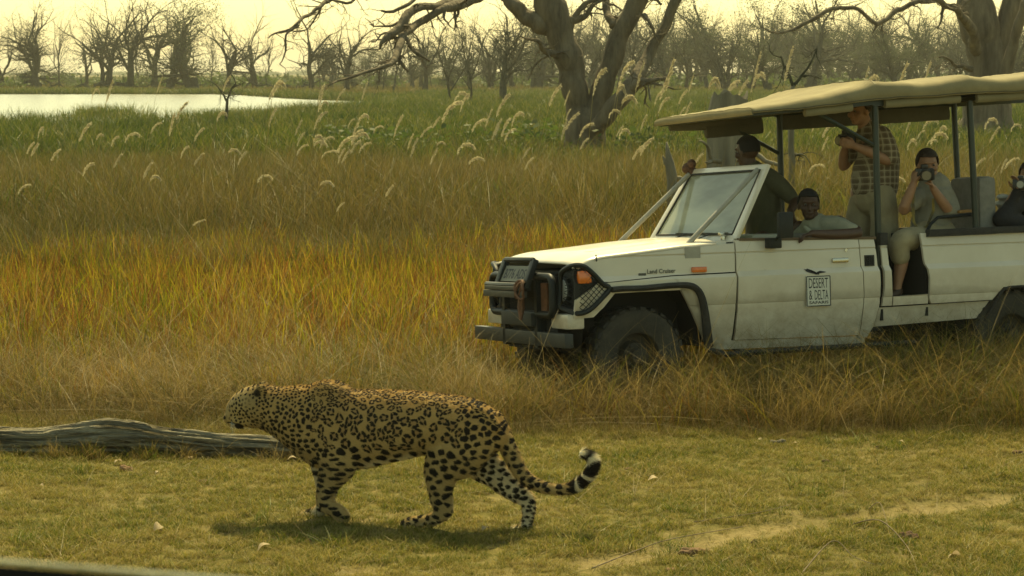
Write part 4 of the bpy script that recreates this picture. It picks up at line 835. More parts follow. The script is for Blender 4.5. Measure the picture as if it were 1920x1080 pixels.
mb = MB(); c0 = S(1345, 458); c1 = S(1385, 452, 0.08); mb.box(((c0[0] + c1[0]) / 2 + 0.06, WID / 2, c1[2] - 0.045), (c1[0] - c0[0] + 0.10, WID - 0.10, 0.10)); mb.obj('cowl', WHITE, truck, bevel=0.015)
# nose: grille, headlamps, indicator, nose panel
gu = eu[0] + 0.03
mb = MB(); mb.box((gu + 0.05, WID / 2, 0.86), (0.05, WID - 0.08, 0.34)); mb.obj('nose_panel', BLK, truck, bevel=0.012)
for v_ in (0.17, WID - 0.17): mb = MB(); mb.box((gu - 0.01, v_, 0.655), (0.14, 0.32, 0.115)); mb.obj('front_apron', WHITE, truck, bevel=0.02)
gr = MB(); gr.box((gu + 0.016, WID / 2, 0.89), (0.02, 0.84, 0.24)); grille = gr.obj('grille', DARKI, truck)
g_ = MB()
for k in range(12): g_.box((gu + 0.002, WID / 2 - 0.40 + 0.8 * k / 11, 0.89), (0.012, 0.012, 0.22))
for k in range(5): g_.box((gu + 0.000, WID / 2, 0.80 + 0.045 * k), (0.010, 0.82, 0.010))
g_.obj('grille_bars', M('grey grille', (0.13, 0.13, 0.11), 0.5), grille)
for v in (0.24, WID - 0.24):
    h = MB(); h.tube([(gu + 0.02, v, 0.885), (gu - 0.005, v, 0.885), (gu - 0.012, v, 0.885)], [0.102, 0.10, 0.09], 24); hl = h.obj('headlight', BLK, truck)
    h = MB(); h.ball((gu - 0.006, v, 0.885), 0.086, 18, 10, sc=(0.25, 1, 1)); h.obj('lens', LAMPG, hl)
for v in (0.055, WID - 0.055):                   # corner indicators
    h = MB(); h.box((gu + 0.05, v + (-.075 if v < 1 else .075), 0.985), (0.105, 0.05, 0.095)); h.obj('indicator', ORANGE, truck, bevel=0.014)
# side repeater, badge, handle, vent, hood catch
def on_side(x, y, off=-0.006): p = S(x, y); p[1] = prof(p[2]) + off; return p
mb = MB(); mb.box(on_side(1310, 505.5), (0.125, 0.03, 0.042)); mb.obj('side_indicator', ORANGE, truck, bevel=0.009)
mb = MB(); p = on_side(1574, 488, -0.012); mb.box(p, (0.145, 0.022, 0.036)); hd = mb.obj('handle', CHROME, door, bevel=0.008)
mb = MB(); mb.tube([on_side(1586, 469, 0.0), on_side(1586, 469, -0.01)], 0.013, 12); mb.obj('lock', CHROME, door)
mb = MB(); p = on_side(1630, 488.5, 0.001); mb.box(p, (0.088, 0.012, 0.086)); vent = mb.obj('vent', BLK, truck)
mb = MB()
for k in range(5): mb.box(p + np.array([0, -0.009, -0.034 + 0.017 * k]), (0.08, 0.008, 0.005))
for k in range(4): mb.box(p + np.array([-0.03 + 0.02 * k, -0.010, 0]), (0.004, 0.008, 0.078))
mb.obj('vent_slats', RUB, vent)
mb = MB(); p = on_side(1299, 473, -0.002); mb.box(p + np.array([0, 0, -0.002]), (0.13, 0.004, 0.085)); mb.obj('bracket_plate', ALU, truck)
mb = MB(); mb.tube([on_side(1119, 478, 0.01), on_side(1118, 490, -0.01)], 0.005, 6); mb.obj('hood_catch', BLK, truck)
# mirror
mb = MB(); c = S(1472, 422, -0.16); mb.box(c, (0.125, 0.05, 0.20)); mir_ = mb.obj('mirror', BLK, truck, bevel=0.018)
mb = MB(); mb.box(S(1450, 456, -0.04), (0.11, 0.08, 0.08)); mb.tube([S(1450, 456, -0.04), S(1462, 440, -0.12), c], 0.012, 8); mb.obj('mirror_arm', BLK, mir_, bevel=0.012)
# window lip on the door, bed rail
mb = MB(); a = S(1384, 449, 0.03); b_ = S(1640, 446, 0.03); mb.bar(a, b_, 0.05, 0.022); mb.obj('window_lip', LIP, truck, bevel=0.004)
mb = MB(); mb.bar(S(1739, 438, 0.0) + [0, 0.0, 0.004], S(X9, 422, 0.0) + [0, 0.0, 0.004], 0.06, 0.055); mb.bar(S(1739, 438, 0.0) + [0, WID, 0.004], S(X9, 422, 0.0) + [0, WID, 0.004], 0.06, 0.055); mb.obj('bed_rail', RUB, truck, bevel=0.006)
mb = MB(); mb.box(S(1654, 448, 0.03), (0.07, 0.06, 0.10)); mb.obj('post_foot', RUB, truck, bevel=0.006)
# fender flare (one strip round the arch)
for v0, sg in ((0, 1), (WID, -1)):
    tr_ = [(1142, 543), (1165, 541), (1200, 540), (1255, 535), (1285, 535), (1300, 541), (1310, 556), (1318, 585), (1326, 620), (1334, 650)]
    P = [S(x, y) for x, y in tr_]; P = [(p[0], v0 + sg * (prof(p[2]) - 0.022), p[2]) for p in P]; P, _ = resample(P, np.ones(len(P)), 40)
    mb = MB(); mb.tube(P, [(0.032, 0.022 + 0.022 * max(0, k_ - 18) / 22) for k_ in range(40)], 8, lat=(0, 1, 0)); mb.obj('fender_flare', RUB, truck)
    P = [S(x, y) for x, y in [(1852, 600), (1868, 560), (1882, 541), (1905, 537), (1960, 535), (2000, 537), (2020, 550), (2040, 590)]]; P = [(p[0], v0 + sg * (prof(p[2]) + 0.0), p[2]) for p in P]; P, _ = resample(P, np.ones(len(P)), 40)
    mb = MB(); mb.tube(P, [(0.014, 0.012)] * 40, 8, lat=(0, 1, 0)); mb.obj('rear_arch_trim', RUB, truck)
# running board
for v in (-0.09, WID + 0.09):
    mb = MB(); a = S(1340, 662, 0); b_ = S(1706, 641, 0)
    P = [(a[0] - 0.05, v + (0.1 if v < 0 else -0.1), a[2] + 0.03), (a[0] + 0.06, v, a[2] - 0.01), (a[0] + 0.2, v, a[2] - 0.005), (b_[0], v, b_[2])]
    mb.tube(P, 0.022, 10); mb.box(((a[0] + b_[0]) / 2, v + (0.07 if v < 0 else -0.07), a[2] - 0.012), (b_[0] - a[0] - 0.2, 0.12, 0.015))
    for f in (0.15, 0.5, 0.85): mb.bar((a[0] + (b_[0] - a[0]) * f, v, a[2] - 0.02), (a[0] + (b_[0] - a[0]) * f, v + (0.35 if v < 0 else -0.35), a[2] + 0.02), 0.04, 0.03)
    mb.obj('running_board', BLK, truck)
# wheels
def wheel(u, v, out):
    mb = MB(); Rw = 0.372; pr = [(-0.10, 0.185), (-0.115, 0.225), (-0.118, 0.30), (-0.108, 0.345), (-0.085, 0.362), (0.085, 0.362), (0.108, 0.345), (0.118, 0.30), (0.115, 0.225), (0.10, 0.185)]; n = 64; V = []
    for i in range(n):
        a = 6.2832 * i / n
        for (x, r) in pr: V.append((math.cos(a) * r, x, math.sin(a) * r))
    m = len(pr); mb.add(V, [(i * m + j, i * m + j + 1, ((i + 1) % n) * m + j + 1, ((i + 1) % n) * m + j) for i in range(n) for j in range(m - 1)])
    e = bpy.data.objects.new('wheel', mb.mesh('wheel')); col.objects.link(e); e.data.materials.append(DUSTR); e.parent = truck; e.location = (u, v, 0.372)
    tr = MB()
    for i in range(26):                           # chunky tread blocks
        for s in (-1, 1):
            a = 6.2832 * (i + (0.5 if s > 0 else 0)) / 26; c, sn = math.cos(a), math.sin(a); rot = np.array([[-sn, 0, c], [0, 1, 0], [c, 0, sn]]).T
            rot = np.stack([(-sn, 0, c), (0, 1, 0), (c, 0, sn)], 1); tr.box((c * 0.362, s * 0.066, sn * 0.362), (0.050, 0.098, 0.024), rot)
    o = tr.obj('tread', RUB, e, bevel=0.004)
    rm = MB(); s = out; pr = [(0.09, 0.195), (0.104, 0.197), (0.096, 0.178), (0.00, 0.165), (0.0, 0.12), (0.05, 0.10), (0.05, 0.06), (0.11, 0.055), (0.115, 0.0)]; V = []; n = 40; m = len(pr)
    for i in range(n):
        a = 6.2832 * i / n
        for (x, r) in pr: V.append((math.cos(a) * r, s * x, math.sin(a) * r))
    rm.add(V, [(i * m + j, i * m + j + 1, ((i + 1) % n) * m + j + 1, ((i + 1) % n) * m + j) for i in range(n) for j in range(m - 1)])
    for i in range(6): a = 6.2832 * i / 6; rm.tube([(math.cos(a) * 0.082, s * 0.045, math.sin(a) * 0.082), (math.cos(a) * 0.082, s * 0.075, math.sin(a) * 0.082)], 0.012, 6)
    rm.obj('rim', RIMM, e)
    return e
for u in (0.0, 3.36):
    for v, s in ((0.15, -1), (WID - 0.15, 1)): wheel(u, v, s)
for u in (0.0, 3.36): mb = MB(); mb.tube([(u, 0.2, 0.37), (u, WID - 0.2, 0.37)], 0.05, 10); mb.ball((u, WID * 0.6, 0.37), 0.14); mb.obj('axle', BLK, truck)
# ---- windscreen
nb, nt, fb, ft = S(1378, 449, 0.10), S(1436, 314, 0.14), S(1378, 449, 0.10), S(1436, 314, 0.14); fb[1] = WID - 0.10; ft[1] = WID - 0.24
def wsp(a, b_): return (nb * (1 - a) + fb * a) * (1 - b_) + (nt * (1 - a) + ft * a) * b_
wn_ = np.cross(fb - nb, nt - nb); wn_ /= np.linalg.norm(wn_)
mb = MB(); mb.bar(wsp(0, 0), wsp(0, 1), 0.085, 0.03, up=wn_); mb.bar(wsp(1, 0), wsp(1, 1), 0.085, 0.03, up=wn_); mb.bar(wsp(-0.03, 1), wsp(1.03, 1), 0.05, 0.034, up=wn_); mb.bar(wsp(0, 0.02), wsp(1, 0.02), 0.08, 0.026, up=wn_)
ws = mb.obj('windscreen_frame', WHITE, truck, bevel=0.008)
mb = MB(); q = [wsp(0.02, 0.05), wsp(0.98, 0.05), wsp(0.98, 0.97), wsp(0.02, 0.97)]; q = [p + wn_ * 0.0 for p in q]; nq = [p - wn_ * 0.005 for p in q]; mb.add(q + nq, [(0, 1, 2, 3), (7, 6, 5, 4), (0, 4, 5, 1), (1, 5, 6, 2), (2, 6, 7, 3), (3, 7, 4, 0)], 0, False); mb.obj('glass', GLASS, ws)
mb = MB()
for a, b_ in ((wsp(0.035, 0.06), wsp(0.035, 0.96)), (wsp(0.965, 0.06), wsp(0.965, 0.96)), (wsp(0.035, 0.06), wsp(0.965, 0.06)), (wsp(0.035, 0.955), wsp(0.965, 0.955))): mb.bar(a - wn_ * 0.012, b_ - wn_ * 0.012, 0.014, 0.012, up=wn_)
mb.obj('rubber_seal', RUB, ws)
mb = MB(); mb.bar(wsp(0.86, 0.04) + wn_ * 0.10, wsp(0.93, 0.95) + wn_ * 0.04, 0.035, 0.02, up=wn_); mb.obj('inner_post', ALU, ws)
mb = MB(); s_ = -1 if wn_[0] > 0 else 1
for a0, a1 in ((0.72, 0.42), (0.40, 0.12)):
    p = wsp(a0 + 0.06, -0.02) - np.array([0.06, 0, 0.02]); e1 = wsp(a1 + 0.14, 0.09) - np.array([0.03, 0, 0]); mb.tube([p, (p + e1) / 2 + [0, 0, .005], e1], 0.006, 6)
    mb.bar(wsp(a1, 0.075) - np.array([0.025, 0, 0]), wsp(a0 - 0.02, 0.085) - np.array([0.025, 0, 0]), 0.014, 0.018)
mb.obj('wiper', BLK, truck)
for v, top, foot in ((0.12, (1424, 318), (1288, 462)), (WID - 0.12, None, None)):
    tp_ = wsp(0.05 if v < 1 else 0.97, 0.98) - np.array([0.03, 0, 0]); ft_ = S(1288, 462, 0.10); ft_ = np.array([ft_[0], v, ft_[2] - (0 if v < 1 else 0.015)]); mb = MB()
    if v > 1: ft_ = S(1150, 466, WID - 0.12)
    mb.tube([ft_, tp_], 0.020, 10); mb.box(ft_, (0.06, 0.045, 0.05)); mb.obj('stay_bar', ALU, truck, bevel=0.004)
mb = MB(); p = S(1356, 444, 0.25); mb.tube([p + [0, 0, -.05], p + [0.0, 0, .03]], 0.022, 8); mb.box(p + [0, 0, 0.02], (0.07, 0.05, 0.03)); mb.obj('windscreen_catch', CHROME, truck, bevel=0.005)
mb = MB(); p = wsp(0.99, 1.03) - np.array([0.03, 0, 0]); rs = np.random.RandomState(4)
for k in range(7): mb.ball(p + rs.normal(0, 0.022, 3) + [0, 0, 0.02], 0.042, 8, 6)
mb.obj('leather_wrap', M('brown leather wrap', (0.13, 0.06, 0.03), 0.7, var=0.5, vscale=40, bump=0.6, bscale=60), truck)
# dashboard, steering wheel
mb = MB(); d0 = S(1392, 440, 0.2); mb.box((d0[0] + 0.16, WID / 2, d0[2] - 0.08), (0.26, WID - 0.2, 0.16)); mb.obj('dashboard', M('dash', (0.34, 0.33, 0.25), 0.6), truck, bevel=0.03)
mb = MB(); c = np.array([d0[0] + 0.34, WID - 0.45, d0[2] + 0.0]); P = [c + np.array([0.07 * math.sin(a), 0.19 * math.cos(a), 0.17 * math.sin(a)]) for a in np.linspace(0, 6.283, 25)]; mb.tube(P, 0.014, 8, cap=False); mb.tube([c + [-.2, 0, -.1], c], 0.02, 6); mb.obj('steering_wheel', BLK, truck)
mb = MB(); mb.box((d0[0] + 0.62, 0.45, 0.98), (0.16, 0.5, 0.55)); mb.box((d0[0] + 0.62, 1.20, 0.98), (0.16, 0.5, 0.55)); mb.box((d0[0] + 0.42, WID / 2, 0.84), (0.45, 1.3, 0.12)); mb.obj('front_seat', SEAT, truck, bevel=0.04)
# ---- posts and roof frame
def post(x0, y0, x1, y1, v, r=0.026, nm='post', mat=GREENB):
    mb = MB(); mb.tube([S(x0, y0, v), S(x1, y1, v)], r, 10); return mb.obj(nm, mat, truck)
def mirv(p): return np.array([p[0], WID - p[1], p[2]])
p1t, p1b = S(1640, 178, 0.06), S(1647, 448, 0.06); p2t, p2b = S(1817, 172, 0.06), S(1832, 436, 0.06); d2 = p2t[0] - p1t[0]
ptops = []
for a, b_ in ((p1t, p1b), (p2t, p2b), (p2t + [d2, 0, 0.0], p2b + [d2, 0, 0.0])):
    for f in (lambda q: q, mirv):
        mb = MB(); mb.tube([f(a), f(b_) + [0, 0, -0.25]], 0.027, 10); mb.obj('post', GREENB, truck)
    ptops.append(a)
for f in (lambda q: q, mirv):
    mb = MB(); a = S(1512, 200, 0.06); b_ = S(1643, 275, 0.06); mb.tube([f(a), f(b_)], 0.017, 8); mb.obj('brace', GREENB, truck)
# roof: rows across the truck, each row (u, edge w, ridge gain)
uf = S(1416, 212, 0)[0]; e1 = S(1640, 188, 0); e2 = S(1817, 178, 0); top_dw = 0.115
rows = []
A0 = np.array([S(1412, 214, 0)[0], S(1412, 214, 0)[2]]); A1 = np.array([e1[0], e1[2]]); A2 = np.array([e2[0], e2[2]]); A3 = A2 + (A2 - A1); A4 = A3 + (A2 - A1) * 0.9
keyu = [A0[0] - 0.02, A0[0] + 0.35, A0[0] + 0.75, A1[0], A2[0], A3[0], A4[0]]
keye = [A0[1] + 0.005, A0[1] + 0.03, A0[1] + 0.062, A1[1], A2[1], A3[1], A4[1]]   # height of the near edge hem
keyr = [0.046, 0.068, 0.103, 0.145, 0.150, 0.15, 0.13]                             # rise of the side above the hem
keyc = [0.0, 0.004, 0.008, 0.014, 0.016, 0.016, 0.016]                                  # extra crown in the middle
U_ = np.linspace(keyu[0], keyu[-1], 120); sect = []; nv = 40; V = []
for i, u in enumerate(U_):
    he = np.interp(u, keyu, keye); ri = np.interp(u, keyu, keyr); cr = np.interp(u, keyu, keyc)
    # between the hoops the cloth sags a little
    fr_ = 1.0
    for a, b_ in ((A0[0], A1[0]), (A1[0], A2[0]), (A2[0], A3[0]), (A3[0], A4[0])):
        if a <= u <= b_: t_ = (u - a) / (b_ - a); sag = math.sin(math.pi * t_); fr_ = 1 - 0.16 * sag * (a > A0[0] - 0.01) * (a >= A1[0] - 0.01)
    hoop = sum(math.exp(-((u - k) / 0.05) ** 2) for k in (A1[0], A2[0], A3[0]))
    for j in range(nv + 1):
        s = j / nv; e_ = min(s, 1 - s)
        # hem hangs straight, then a rounded shoulder, then a gentle crown
        q = min(e_ / 0.10, 1.0)
        if q < 0.35: v_ = -0.035 + 0.012 * (q / 0.35); w_ = ri * 0.62 * (q / 0.35)
        else: k_ = (q - 0.35) / 0.65; v_ = -0.023 + (0.165) * k_ ** 2.2; w_ = ri * (0.62 + 0.38 * math.sin(k_ * math.pi / 2)) * (fr_ if k_ > 0 else 1)
        vv = v_ if q < 1 else 0.142 + (WID / 2 - 0.142) * (e_ - 0.10) / 0.40
        w = he + w_ + (cr * math.sin(math.pi * s) if q >= 1 else cr * math.sin(math.pi * 0.10) * q) + 0.014 * hoop * q
        fold = 0.012 * math.sin(u * 9 + 4 * s) * (1 - fr_) / 0.16 * math.exp(-((e_ - 0.07) / 0.05) ** 2) + 0.014 * (fbm(np.float64(u * 5), np.float64(s * 16), 4) - 0.5) + 0.006 * (fbm(np.float64(u * 22), np.float64(s * 40), 3) - 0.5)
        if s > 0.5: vv = WID - vv
        V.append((u, vv, w + float(fold)))
m = nv + 1; F = [(i * m + j, i * m + j + 1, (i + 1) * m + j + 1, (i + 1) * m + j) for i in range(len(U_) - 1) for j in range(nv)]
F += [tuple(range(m - 1, -1, -1))] if False else []
mb = MB(); mb.add(V, F); can = mb.obj('canopy', CANV, truck, sharp=60); md = can.modifiers.new('s', 'SOLIDIFY'); md.thickness = 0.006; md.offset = 1
mb = MB(); mb.tube([np.array(V[i * m]) + [0, -0.004, 0.012] for i in range(0, len(U_), 3)], 0.0045, 6); mb.obj('hem_cord', CANVD, can)
for k_ in (A1[0], A2[0]):                          # stitched seams over the hoops
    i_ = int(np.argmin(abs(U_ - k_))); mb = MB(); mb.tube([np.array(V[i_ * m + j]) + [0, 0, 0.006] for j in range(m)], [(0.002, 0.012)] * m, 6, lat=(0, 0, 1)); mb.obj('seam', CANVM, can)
# front hem
mb = MB(); fv = [V[j] for j in range(m)]; lo = [(p[0] + 0.004, p[1], keye[0] - 0.012) for p in fv]; mb.add([(p[0] - 0.002, p[1], p[2]) for p in fv] + lo, [(j, j + 1, m + j + 1, m + j) for j in range(m - 1)]); o = mb.obj('front_hem', CANV, can); md = o.modifiers.new('s', 'SOLIDIFY'); md.thickness = 0.006
# frame beams under the canopy
mb = MB()
for v in (0.05, WID - 0.05):
    mb.bar((keyu[0] + 0.03, v, keye[0] + 0.0), (A0[0] + 0.75, v, keye[2] + 0.0), 0.035, 0.035); mb.bar((A0[0] + 0.75, v, keye[2]), (A1[0], v, A1[1] - 0.01), 0.04, 0.05); mb.bar((A1[0], v, A1[1] - 0.015), (A2[0], v, A2[1] - 0.015), 0.04, 0.06); mb.bar((A2[0], v, A2[1] - 0.015), (A4[0], v, A4[1] - 0.015), 0.04, 0.06)
for u, w in ((keyu[0] + 0.03, keye[0]), (A0[0] + 0.35, keye[1]), (A0[0] + 0.75, keye[2]), (A1[0], A1[1]), (A2[0], A2[1]), (A3[0], A3[1])): mb.bar((u, 0.05, w + 0.0), (u, WID - 0.05, w + 0.0), 0.035, 0.035)
mb.obj('roof_frame', GREENB, truck)
# rolled up side curtains hung under the beams; shade put into their canvas colours
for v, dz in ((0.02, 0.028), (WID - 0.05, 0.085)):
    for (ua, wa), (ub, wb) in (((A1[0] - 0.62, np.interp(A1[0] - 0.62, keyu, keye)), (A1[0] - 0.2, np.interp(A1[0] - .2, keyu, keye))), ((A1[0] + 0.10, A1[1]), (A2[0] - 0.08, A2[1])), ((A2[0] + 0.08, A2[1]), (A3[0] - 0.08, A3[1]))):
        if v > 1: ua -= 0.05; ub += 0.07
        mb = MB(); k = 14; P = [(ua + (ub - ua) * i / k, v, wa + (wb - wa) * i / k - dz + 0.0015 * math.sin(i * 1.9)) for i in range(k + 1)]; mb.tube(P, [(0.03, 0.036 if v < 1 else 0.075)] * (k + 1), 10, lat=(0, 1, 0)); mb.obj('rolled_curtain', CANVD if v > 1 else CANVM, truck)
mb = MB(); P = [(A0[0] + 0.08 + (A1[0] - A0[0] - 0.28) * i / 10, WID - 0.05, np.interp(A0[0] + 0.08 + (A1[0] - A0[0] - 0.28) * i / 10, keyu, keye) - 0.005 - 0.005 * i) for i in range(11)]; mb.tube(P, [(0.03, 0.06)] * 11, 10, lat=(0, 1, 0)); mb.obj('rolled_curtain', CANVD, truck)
# ---- seats in the back, armrest
def seat_back(x0, x1, ytop, ybot, v0, v1, nm='passenger_seat'):
    a = S(x0, ybot, v0); b_ = S(x1, ytop, v0); mb = MB(); th = 0.15; c0 = np.array([(a[0] + b_[0]) / 2, (v0 + v1) / 2, 0.0])
    mb.box((c0[0], (v0 + v1) / 2, (a[2] + b_[2]) / 2 - 0.1), (b_[0] - a[0], v1 - v0, b_[2] - a[2] + 0.2)); mb.box((c0[0] - 0.32, (v0 + v1) / 2, a[2] - 0.06), (0.5, v1 - v0, 0.12)); return mb.obj(nm, SEAT, truck, bevel=0.05)
seat_back(1838, 1869, 330, 432, 0.18, 0.62); seat_back(1838, 1869, 330, 432, 0.98, 1.42); seat_back(2040, 2072, 325, 430, 0.18, 0.62)
seat_back(1782, 1812, 348, 432, 0.98, 1.42)
mb = MB(); a = S(1745, 424, 0.14); b_ = S(1826, 401, 0.14); mb.tube([S(1735, 440, 0.14), S(1745, 420, 0.14), S(1758, 408, 0.14), S(1826, 402, 0.14)], 0.014, 8); arm = mb.obj('armrest', BLK, truck)
mb = MB(); mb.bar(S(1795, 397, 0.16), S(1822, 395, 0.16), 0.07, 0.025); mb.obj('wooden_pad', WOOD, arm, bevel=0.006)
mb = MB(); a0 = S(1655, 560)[0]; mb.box((a0 + 0.02, WID / 2 + .3, 1.0), (0.03, 1.0, 0.5)); mb.obj('bulkhead', DARKI, truck)
# ---- bull bar, plate, headlight guards, winch gear
cu = S(1052, 560, 0.2)[0]
bb = MB(); ub = -0.62
def hoop(v0, v1, w0, w1, u, r, n=6):
    P = []; rad = 0.07
    for (cv, cw, a0) in ((v1 - rad, w1 - rad, 0), (v0 + rad, w1 - rad, 90), (v0 + rad, w0 + rad, 180), (v1 - rad, w0 + rad, 270)):
        for k in range(n + 1): a = R(a0 + 90 * k / n); P.append((u, cv + rad * math.cos(a), cw + rad * math.sin(a)))
    P.append(P[0]); return P
va, vb_ = 0.21, WID - 0.21
bb.tube(hoop(va, vb_, 0.70, 0.99, ub, 0.03), 0.029, 10, cap=False)
for v in (0.50, WID - 0.50): bb.bar((ub, v, 0.45), (ub, v, 1.02), 0.05, 0.05, up=(1, 0, 0)); bb.bar((ub, v, 0.62), (gu + 0.3, v, 0.60), 0.06, 0.08)
bb.obj('bull_bar', BLK, truck)
mb = MB(); pv = WID / 2 - 0.05; mb.bar((ub - 0.11, pv - 0.29, 0.90), (ub - 0.02, pv - 0.29, 1.12), 0.075, 0.045); mb.bar((ub - 0.11, pv + 0.29, 0.90), (ub - 0.02, pv + 0.29, 1.12), 0.075, 0.045); mb.tube([(ub - 0.03, pv - 0.29, 1.115), (ub - 0.03, pv + 0.29, 1.115)], 0.022, 8)
ph = mb.obj('plate_holder', BLK, truck, bevel=0.01)
pn = np.array([-0.19, 0, 0.09]); pn /= np.linalg.norm(pn); mb = MB(); pc = np.array([ub - 0.065, pv, 1.01]); pup = np.array([0.09, 0, 0.19]); pup /= np.linalg.norm(pup)
mb.box(pc, (0.13, 0.50, 0.006), np.stack([pup, (0, 1, 0), np.cross(pup, (0, 1, 0))], 1)); plate = mb.obj('number_plate', PLATE, truck)
mb = MB(); mb.box((ub - 0.10, WID / 2 + 0.05, 0.90), (0.10, 0.72, 0.03)); mb.box((ub - 0.12, WID / 2 + 0.05, 0.855), (0.05, 0.80, 0.05)); mb.tube([(ub - 0.12, WID / 2 - .28, 0.925), (ub - 0.12, WID / 2 + .44, 0.925)], 0.02, 8); mb.obj('jack_bar', M('dark steel jack', (0.055, 0.055, 0.045), 0.5, var=0.3, vscale=8), truck, bevel=0.004)
mb = MB(); mb.box((ub - 0.03, WID / 2, 0.66), (0.05, 0.62, 0.10)); mb.box((ub + 0.06, WID / 2, 0.60), (0.04, 0.60, 0.12)); mb.tube([(ub + 0.03, WID / 2 - 0.25, 0.63), (ub + 0.03, WID / 2 + 0.25, 0.63)], 0.05, 12); mb.obj('winch_housing', M('grey green steel', (0.024, 0.027, 0.024), 0.6, var=0.3, vscale=8), truck, bevel=0.006)
mb = MB(); rs = np.random.RandomState(2); c = np.array([ub - 0.12, WID / 2 - 0.30, 0.90])
for k in range(6): a = rs.rand(3) * 0.06 - 0.03; P = [c + a + np.array([0.02 * math.cos(q), 0.05 * math.cos(q + k), 0.06 * math.sin(q)]) for q in np.linspace(0, 5.8, 14)]; mb.tube(P, 0.011, 6)
mb.tube([c + [0, 0.02, -0.04], c + [0.01, 0.05, -0.15], c + [0, 0.04, -0.24]], [0.022, 0.03, 0.012], 6); mb.obj('strap_bundle', M('brown strap', (0.18, 0.09, 0.05), 0.85, var=0.5, vscale=40), truck)
mb = MB(); mb.box((ub + 0.02, WID / 2 - 0.40, 0.83), (0.015, 0.14, 0.22)); mb.obj('rusty_plate', RUST, truck)
a = S(1083, 633, 0.02); mb = MB(); mb.box((-0.61, WID / 2 + 0.05, a[2] - 0.02), (0.07, WID + 0.20, 0.105)); mb.obj('front_bumper', M('grey bumper steel', (0.032, 0.035, 0.032), 0.5, var=0.3, vscale=6), truck, bevel=0.006)
mb = MB(); mb.box((a[0] + 0.17, WID / 2, a[2] + 0.02), (0.3, 0.7, 0.08)); mb.obj('bumper_bracket', BLK, truck)
for side in (0, 1):                                # loops and mesh in front of the lamps
    f = (lambda q: q) if side == 0 else mirv
    tr_ = [(1049, 576, .19), (1050, 540, .20), (1052, 514, .18), (1064, 502, .09), (1080, 497.5, -.01), (1096, 500, -.04), (1114, 515, -.045), (1130, 532, -.045), (1143, 541, -.045), (1128, 560, -.045), (1106, 581, -.04), (1085, 588, -.02), (1066, 583, 0.07), (1049, 576, .19)]
    P = [S(x, y, v) for x, y, v in tr_]; P, _ = resample(P, np.ones(len(P)), 60); mb = MB(); mb.tube([f(p) for p in P], 0.020, 8, cap=False); gd = mb.obj('headlight_guard', BLK, truck)
    mb = MB(); uu = P[:, 0]; 
    from mathutils.geometry import intersect_line_line_2d as ill
    poly = [(S(x, y, v)[0], S(x, y, v)[2]) for x, y, v in tr_]
    vof = lambda u: float(np.interp(u, [-0.62, -0.575, -0.53, -0.48, -0.3], [0.20, 0.14, 0.0, -0.042, -0.045]))
    for sgn in (1, -1):
        for c in np.arange(-3, 3, 0.044):
            p0 = (-2.0, c + sgn * (-2.0)); p1_ = (1.0, c + sgn * 1.0); hits = []
            for k in range(len(poly) - 1):
                h = ill(p0, p1_, poly[k], poly[k + 1])
                if h: hits.append((h[0], h[1]))
            hits.sort()
            for k in range(0, len(hits) - 1, 2):
                (ua, wa), (ub2, wb) = hits[k], hits[k + 1]; seg = [(ua + (ub2 - ua) * t_, vof(ua + (ub2 - ua) * t_), wa + (wb - wa) * t_) for t_ in (0, .25, .5, .75, 1)]
                mb.tube([f(np.array(s_)) for s_ in seg], 0.0032, 4)
    if mb.n: mb.obj('wire_mesh', BLK, gd)
# ---- lettering
def text(s, mat, parent, org, ux, uz, w, h, bold=0.0, name='lettering', extrude=0.0004):
    cu_ = bpy.data.curves.new('t', 'FONT'); cu_.body = s; cu_.size = 1; cu_.offset = bold; cu_.extrude = 0.0; cu_.resolution_u = 3
    o = bpy.data.objects.new('t', cu_); col.objects.link(o); dg = bpy.context.evaluated_depsgraph_get(); dg.update(); me = bpy.data.meshes.new_from_object(o.evaluated_get(dg)); bpy.data.objects.remove(o)
    V = np.array([v.co[:] for v in me.vertices]); mn, mx_ = V.min(0), V.max(0); ux = np.array(ux, float); uz = np.array(uz, float); org = np.array(org, float)
    for v in me.vertices:
        a = (v.co.x - mn[0]) / (mx_[0] - mn[0]) * w; b_ = (v.co.y - mn[1]) / (mx_[1] - mn[1]) * h; v.co = Vector(org + ux * a + uz * b_)
    me.name = name; return mesh_obj(name, me, parent, [mat])
def side_pt(x, y, off): p = S(x, y); p[1] = -0.030 - 0.003 + off; return p
# door emblem: frame 1508..1551 x 518..573
lg0, lg1 = S(1508.5, 574), S(1551, 517); W_ = lg1[0] - lg0[0]; H_ = lg1[2] - lg0[2]; o0 = np.array([lg0[0], -0.040, lg0[2]]); n_ = np.array([0, -1, 0])
mb = MB(); mb.box(o0 + [W_ / 2, 0, H_ / 2], (W_ + 0.01, 0.0025, H_ + 0.01)); sg = mb.obj('door_sign', M('sign white', (0.66, 0.64, 0.54), 0.5), door)
mb = MB(); y_ = -0.0425; e_ = 0.007
for c, d in (((W_ / 2, 0, 0), (W_, 0.001, e_)), ((W_ / 2, 0, H_), (W_, 0.001, e_)), ((0, 0, H_ / 2), (e_, 0.001, H_)), ((W_, 0, H_ / 2), (e_, 0.001, H_))): mb.box(np.array([lg0[0] + c[0], y_, lg0[2] + c[2]]), d)
mb.obj('sign_border', INK, sg)
tx = lambda s, a, b_, w, h, bold: text(s, INK, sg, (lg0[0] + a * W_, y_, lg0[2] + b_ * H_), (1, 0, 0), (0, 0, 1), w * W_, h * H_, bold)
tx('DESERT', 0.09, 0.60, 0.82, 0.345, 0.0); tx('&', 0.09, 0.21, 0.14, 0.32, 0.0); tx('DELTA', 0.33, 0.21, 0.58, 0.325, 0.0); tx('SAFARIS', 0.09, 0.065, 0.82, 0.10, 0.02)
